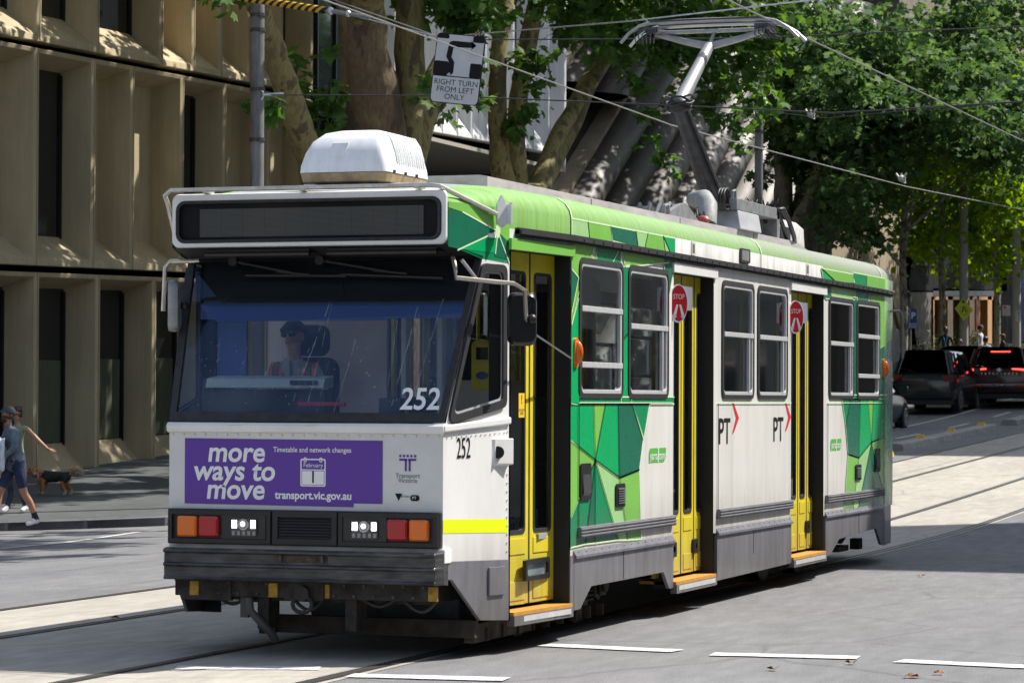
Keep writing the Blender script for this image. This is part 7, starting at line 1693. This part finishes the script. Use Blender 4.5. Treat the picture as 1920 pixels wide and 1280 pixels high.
# woman beyond him with her arm held out
g2 = ground_at(31, 963, .13); ang2 = ang
top_g = M('sage_top', (.20, .26, .18), .85); jeans = M('dark_jeans', (.03, .04, .06), .85)
wp = dict(eL=(.40, .03, 1.20), wL=(.58, -.02, 1.08), hdL=(1, -.1, -.25), palmL=(0, .3, -1), curlL=.15, eR=(-.22, -.05, 1.15), wR=(-.16, -.22, 1.0), face=(.15, -1, 0), aL=(.09, .16, .10), heL=(.09, .20, .06), kL=(.09, .04, .50), bL=(.09, .05, .05), tL=(.09, -.02, .04), aR=(-.09, -.16, .09), kR=(-.09, -.12, .50), heR=(-.09, -.13, .045), bR=(-.1, -.27, .045), tR=(-.1, -.33, .04))
wl = Vector((g2.x, g2.y, gz(g2.x, g2.y)+.135))
# she turns toward the street, so the raised arm points along the footpath
ang2 = math.atan2(-_rt.x*0-_fw.y*-1*0-1, -.25)+math.pi/2+.25
o, h_, f_, u_, l_ = person('dark haired woman with hair up and one bare arm held out behind the bearded man', wl, ang2, wp, [skin_t, top_g, jeans, sneaker], dict(top=1, sleeve=0, forearm=0, hips=2, thigh=2, shin=2, shoe=3, scalp=0), 1.72, fem=True)
head_bits(o, h_, f_, u_, l_, hair=hair_k, bun=True, long=True)
# small long haired dog on a lead
def dog():
    g = ground_at(100, 931, .13); z = gz(g.x, g.y)+.13
    tanf = M('tan_fur', (.36, .17, .065), .9, var=.4, vscale=30); blk = M('black_fur', (.018, .015, .013), .85, var=.4, vscale=30); crm = M('cream_fur', (.42, .33, .20), .9, var=.3, vscale=30); pink = M('pink_collar', (.62, .22, .32), .6)
    J = dict(hip=((.20, 0, .30), .085), mid=((0, 0, .31), .095), chs=((-.17, 0, .30), .10), nk=((-.25, 0, .36), .08), hd=((-.32, .0, .41), .08), mz=((-.40, 0, .37), .044), ns=((-.44, 0, .36), .026),
             t1=((.27, 0, .36), .030), t2=((.33, 0, .43), .05), t3=((.40, 0, .45), .062), t4=((.43, 0, .39), .035))
    E = [('hip', 'mid', 1), ('mid', 'chs', 1), ('chs', 'nk', 0), ('nk', 'hd', 0), ('hd', 'mz', 0), ('mz', 'ns', 0), ('hip', 't1', 0), ('t1', 't2', 0), ('t2', 't3', 2), ('t3', 't4', 2)]
    for s, y in (('L', -.065), ('R', .065)):
        o1, o2 = (.02, -.03) if s == 'L' else (-.04, .05)
        J.update({'fs'+s: ((-.17, y, .24), .06), 'fe'+s: ((-.16+o1*.4, y, .155), .040), 'fw'+s: ((-.17+o1, y, .07), .030), 'fp'+s: ((-.20+o1, y, .022), .028),
                  'hh'+s: ((.19, y, .24), .07), 'hk'+s: ((.15+o2*.5, y, .175), .045), 'ho'+s: ((.235+o2, y, .10), .027), 'hf'+s: ((.215+o2, y, .025), .028), 'hp'+s: ((.185+o2, y, .020), .025),
                  'ea'+s: ((-.30, y*1.15, .43), .034), 'eb'+s: ((-.28, y*1.5, .31), .032)})
        E += [('chs', 'fs'+s, 0), ('fs'+s, 'fe'+s, 0), ('fe'+s, 'fw'+s, 0), ('fw'+s, 'fp'+s, 2), ('hip', 'hh'+s, 1), ('hh'+s, 'hk'+s, 0), ('hk'+s, 'ho'+s, 0), ('ho'+s, 'hf'+s, 2), ('hf'+s, 'hp'+s, 2), ('hd', 'ea'+s, 0), ('ea'+s, 'eb'+s, 0)]
    b = skinned('body', {k: (Vector(v[0]), v[1]) for k, v in J.items()}, E, [tanf, blk, crm], None, 'mid', 2)
    rot = math.atan2(_rt.y, _rt.x)
    o = thing('dog', 'small tan and black long haired dog with a pink collar on the footpath', 'dog', (g.x, g.y, z), None, rot); local(b, o); o.scale = (1.12,)*3
    mb = MB(); mb.tube([(-.235, .085*math.cos(R(a)), .325+.088*math.sin(R(a))) for a in range(0, 361, 24)], .016, 6); local(mb.build('collar', pink, None, smooth=True), o)
    mb = MB(); mb.sphere((-.46, 0, .37), .016, 8, 6); 
    for y in (-.045, .045): mb.sphere((-.385, y, .43), .011, 8, 6)
    local(mb.build('nose_and_eyes', dark, None, smooth=True), o)
    rnd = random.Random(2)
    for nm, mt, rng in (('back_fur', blk, (-.18, .26, .36, .10)), ('chest_fur', tanf, (-.30, -.12, .26, .10)), ('leg_fur', tanf, (.10, .26, .2, .08)), ('tail_fur', crm, (.32, .46, .42, .07))):
        mb = MB(); x0, x1, zc, r = rng
        for k in range(130):
            x = rnd.uniform(x0, x1); a = rnd.uniform(0, 6.28); c = Vector((x, r*math.cos(a), zc-.05*(nm == 'back_fur')+r*math.sin(a)*.9)); d = Vector((rnd.uniform(.02, .06), math.cos(a)*.02, -.045+math.sin(a)*.02)); s_ = Vector((0, -math.sin(a), math.cos(a)))*.008
            mb.poly([c+s_, c+d, c-s_])
        local(mb.build(nm, mt, None, fix=False), o)
    return o, Vector((g.x, g.y, z))
dg_, dp = dog()
hnd = Vector((g.x, g.y, gz(g.x, g.y)))+Vector((0, 0, 1.0))
a_ = dp+Vector((-_rt.x*.24, -_rt.y*.24, .42)); b_ = at(48, 862, 1, g.y+.1)
wire('dog_lead', 'thin dark lead running from the dog up to the walkers', [b_, b_.lerp(a_, .5)+Vector((0, 0, -.12)), a_], .007, wire_k, 0, 'lead')
# tram driver behind the windscreen
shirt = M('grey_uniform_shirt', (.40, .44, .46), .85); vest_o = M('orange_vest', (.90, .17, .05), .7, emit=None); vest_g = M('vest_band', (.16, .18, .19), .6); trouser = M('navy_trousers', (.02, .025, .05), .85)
dpz = dict(pel=(0, 0, .52), spi=(0, .02, .68), che=(0, .03, .86), uch=(0, .02, .99), nk=(0, .01, 1.07), nk2=(0, -.002, 1.125), jaw=(0, -.025, 1.175), hd=(0, -.008, 1.255), cr=(0, .0, 1.315),
           sL=(.17, .02, 1.0), eL=(.26, -.05, .72), wL=(.20, -.30, .70), sR=(-.17, .02, 1.0), eR=(-.26, -.05, .72), wR=(-.20, -.30, .70), palmL=(0, 0, -1), palmR=(0, 0, -1),
           hL=(.10, -.03, .48), kL=(.12, -.45, .50), cL=(.12, -.46, .34), aL=(.12, -.44, .09), heL=(.12, -.41, .05), bL=(.12, -.54, .045), tL=(.12, -.61, .04), hR=(-.10, -.03, .48), kR=(-.12, -.45, .50), cR=(-.12, -.46, .34), aR=(-.12, -.44, .09), heR=(-.12, -.41, .05), bR=(-.12, -.54, .045), tR=(-.12, -.61, .04), face=(-.35, -1, 0))
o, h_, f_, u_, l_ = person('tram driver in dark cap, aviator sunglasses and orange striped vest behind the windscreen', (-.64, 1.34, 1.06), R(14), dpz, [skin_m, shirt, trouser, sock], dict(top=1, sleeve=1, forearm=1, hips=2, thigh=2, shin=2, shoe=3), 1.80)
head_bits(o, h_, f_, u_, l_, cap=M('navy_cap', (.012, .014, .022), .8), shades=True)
mb = MB()
for s in (-1, 1):
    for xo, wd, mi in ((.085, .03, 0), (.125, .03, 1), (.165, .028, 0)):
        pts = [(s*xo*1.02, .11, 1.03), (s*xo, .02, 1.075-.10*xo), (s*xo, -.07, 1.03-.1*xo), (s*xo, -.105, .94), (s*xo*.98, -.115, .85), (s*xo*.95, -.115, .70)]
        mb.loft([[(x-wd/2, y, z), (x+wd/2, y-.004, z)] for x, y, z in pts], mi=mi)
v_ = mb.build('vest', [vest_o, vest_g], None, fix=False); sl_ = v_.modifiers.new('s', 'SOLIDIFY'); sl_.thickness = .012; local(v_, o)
mb = MB()
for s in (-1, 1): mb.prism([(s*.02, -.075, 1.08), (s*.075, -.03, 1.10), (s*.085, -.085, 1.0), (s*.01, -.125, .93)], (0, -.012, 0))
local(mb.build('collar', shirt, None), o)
# passenger by the rear windows
pp = dict(dpz); pp.update(face=(.5, -1, 0))
o, h_, f_, u_, l_ = person('ginger haired passenger seated behind the rear side windows of the tram', (.86, 11.75, .84), R(20), pp, [M('fair_skin', (.55, .27, .18), .55), M('brown_top', (.10, .05, .04), .8), trouser, sock], dict(top=1, sleeve=1, forearm=1, hips=2, thigh=2, shin=2, shoe=3), 1.72, hands=False)
head_bits(o, h_, f_, u_, l_, hair=M('ginger_hair', (.16, .06, .02), .7))
o, h_, f_, u_, l_ = person('passenger with a pale bag seated by the middle side window of the tram', (.80, 7.9, .84), R(-20), dpz, [skin_m, M('black_top', (.02, .02, .022), .8), trouser, sock], dict(top=1, sleeve=1, forearm=1, hips=2, thigh=2, shin=2, shoe=3), 1.72, hands=False)
head_bits(o, h_, f_, u_, l_, hair=hair_k)
# small figures by the cafe
def far(label, px, py, D, H, pose, mats, reg, rot, **k):
    p = atD(px, py, D); r_ = person(label, (p.x, p.y, p.z-H), rot, pose, mats, reg, H, hands=True, sub=1, group='people outside the cafe'); head_bits(r_[0], *r_[1:], **k); return r_[0], p
dk = M('black_shirt', (.016, .016, .018), .8); wt = M('white_shirt', (.62, .60, .60), .8); pw = M('pale_blue_shirt', (.42, .48, .58), .8); sk_d = M('dark_skin', (.10, .05, .03), .5)
reg = dict(top=1, sleeve=1, forearm=0, hips=2, thigh=2, shin=2, shoe=3)
o, p = far('man in a black shirt with a blue lanyard standing by the parked wagon', 1773, 612, 104, 1.80, dict(eL=(.27, .02, 1.15), wL=(.25, -.04, .90), eR=(-.27, .02, 1.15), wR=(-.25, -.04, .9)), [sk_d, dk, trouser, sock], dict(reg), R(10), hair=hair_k)
mb = MB(); mb.tube([(-.07, -.11, 1.45), (0, -.14, 1.18), (.07, -.11, 1.45)], .012, 6); mb.box(-.03, .03, -.16, -.145, 1.08, 1.19); local(mb.build('lanyard', M('lanyard_blue', (.15, .45, .62), .6), None), o)
far('person in a white shirt standing with their back to the leaning tree', 1838, 609, 106, 1.70, {}, [skin_t, wt, trouser, sock], dict(reg), R(75), hair=M('brown_hair', (.07, .03, .02), .7))
sitp = {k: v for k, v in dpz.items()}
for lb, px, py, D, mt, rot, hr in (('dark haired person in a pale blue shirt seated with their back to the road', 1848, 629, 102, [skin_t, pw, trouser, sock], R(170), hair_k), ('person in a dark top seated at the end of the pale bench', 1880, 624, 106, [skin_t, dk, trouser, sock], R(-60), M('brown_hair', (.07, .03, .02), .7)), ('person in a dark jacket half hidden behind the thick concrete pole', 1800, 634, 105, [skin_m, dk, trouser, sock], R(30), hair_k)):
    p = atD(px, py, D); r_ = person(lb, (p.x, p.y, p.z-1.34), rot, sitp, mt, dict(reg), 1.72, sub=1, group='people outside the cafe'); head_bits(r_[0], *r_[1:], hair=hr)
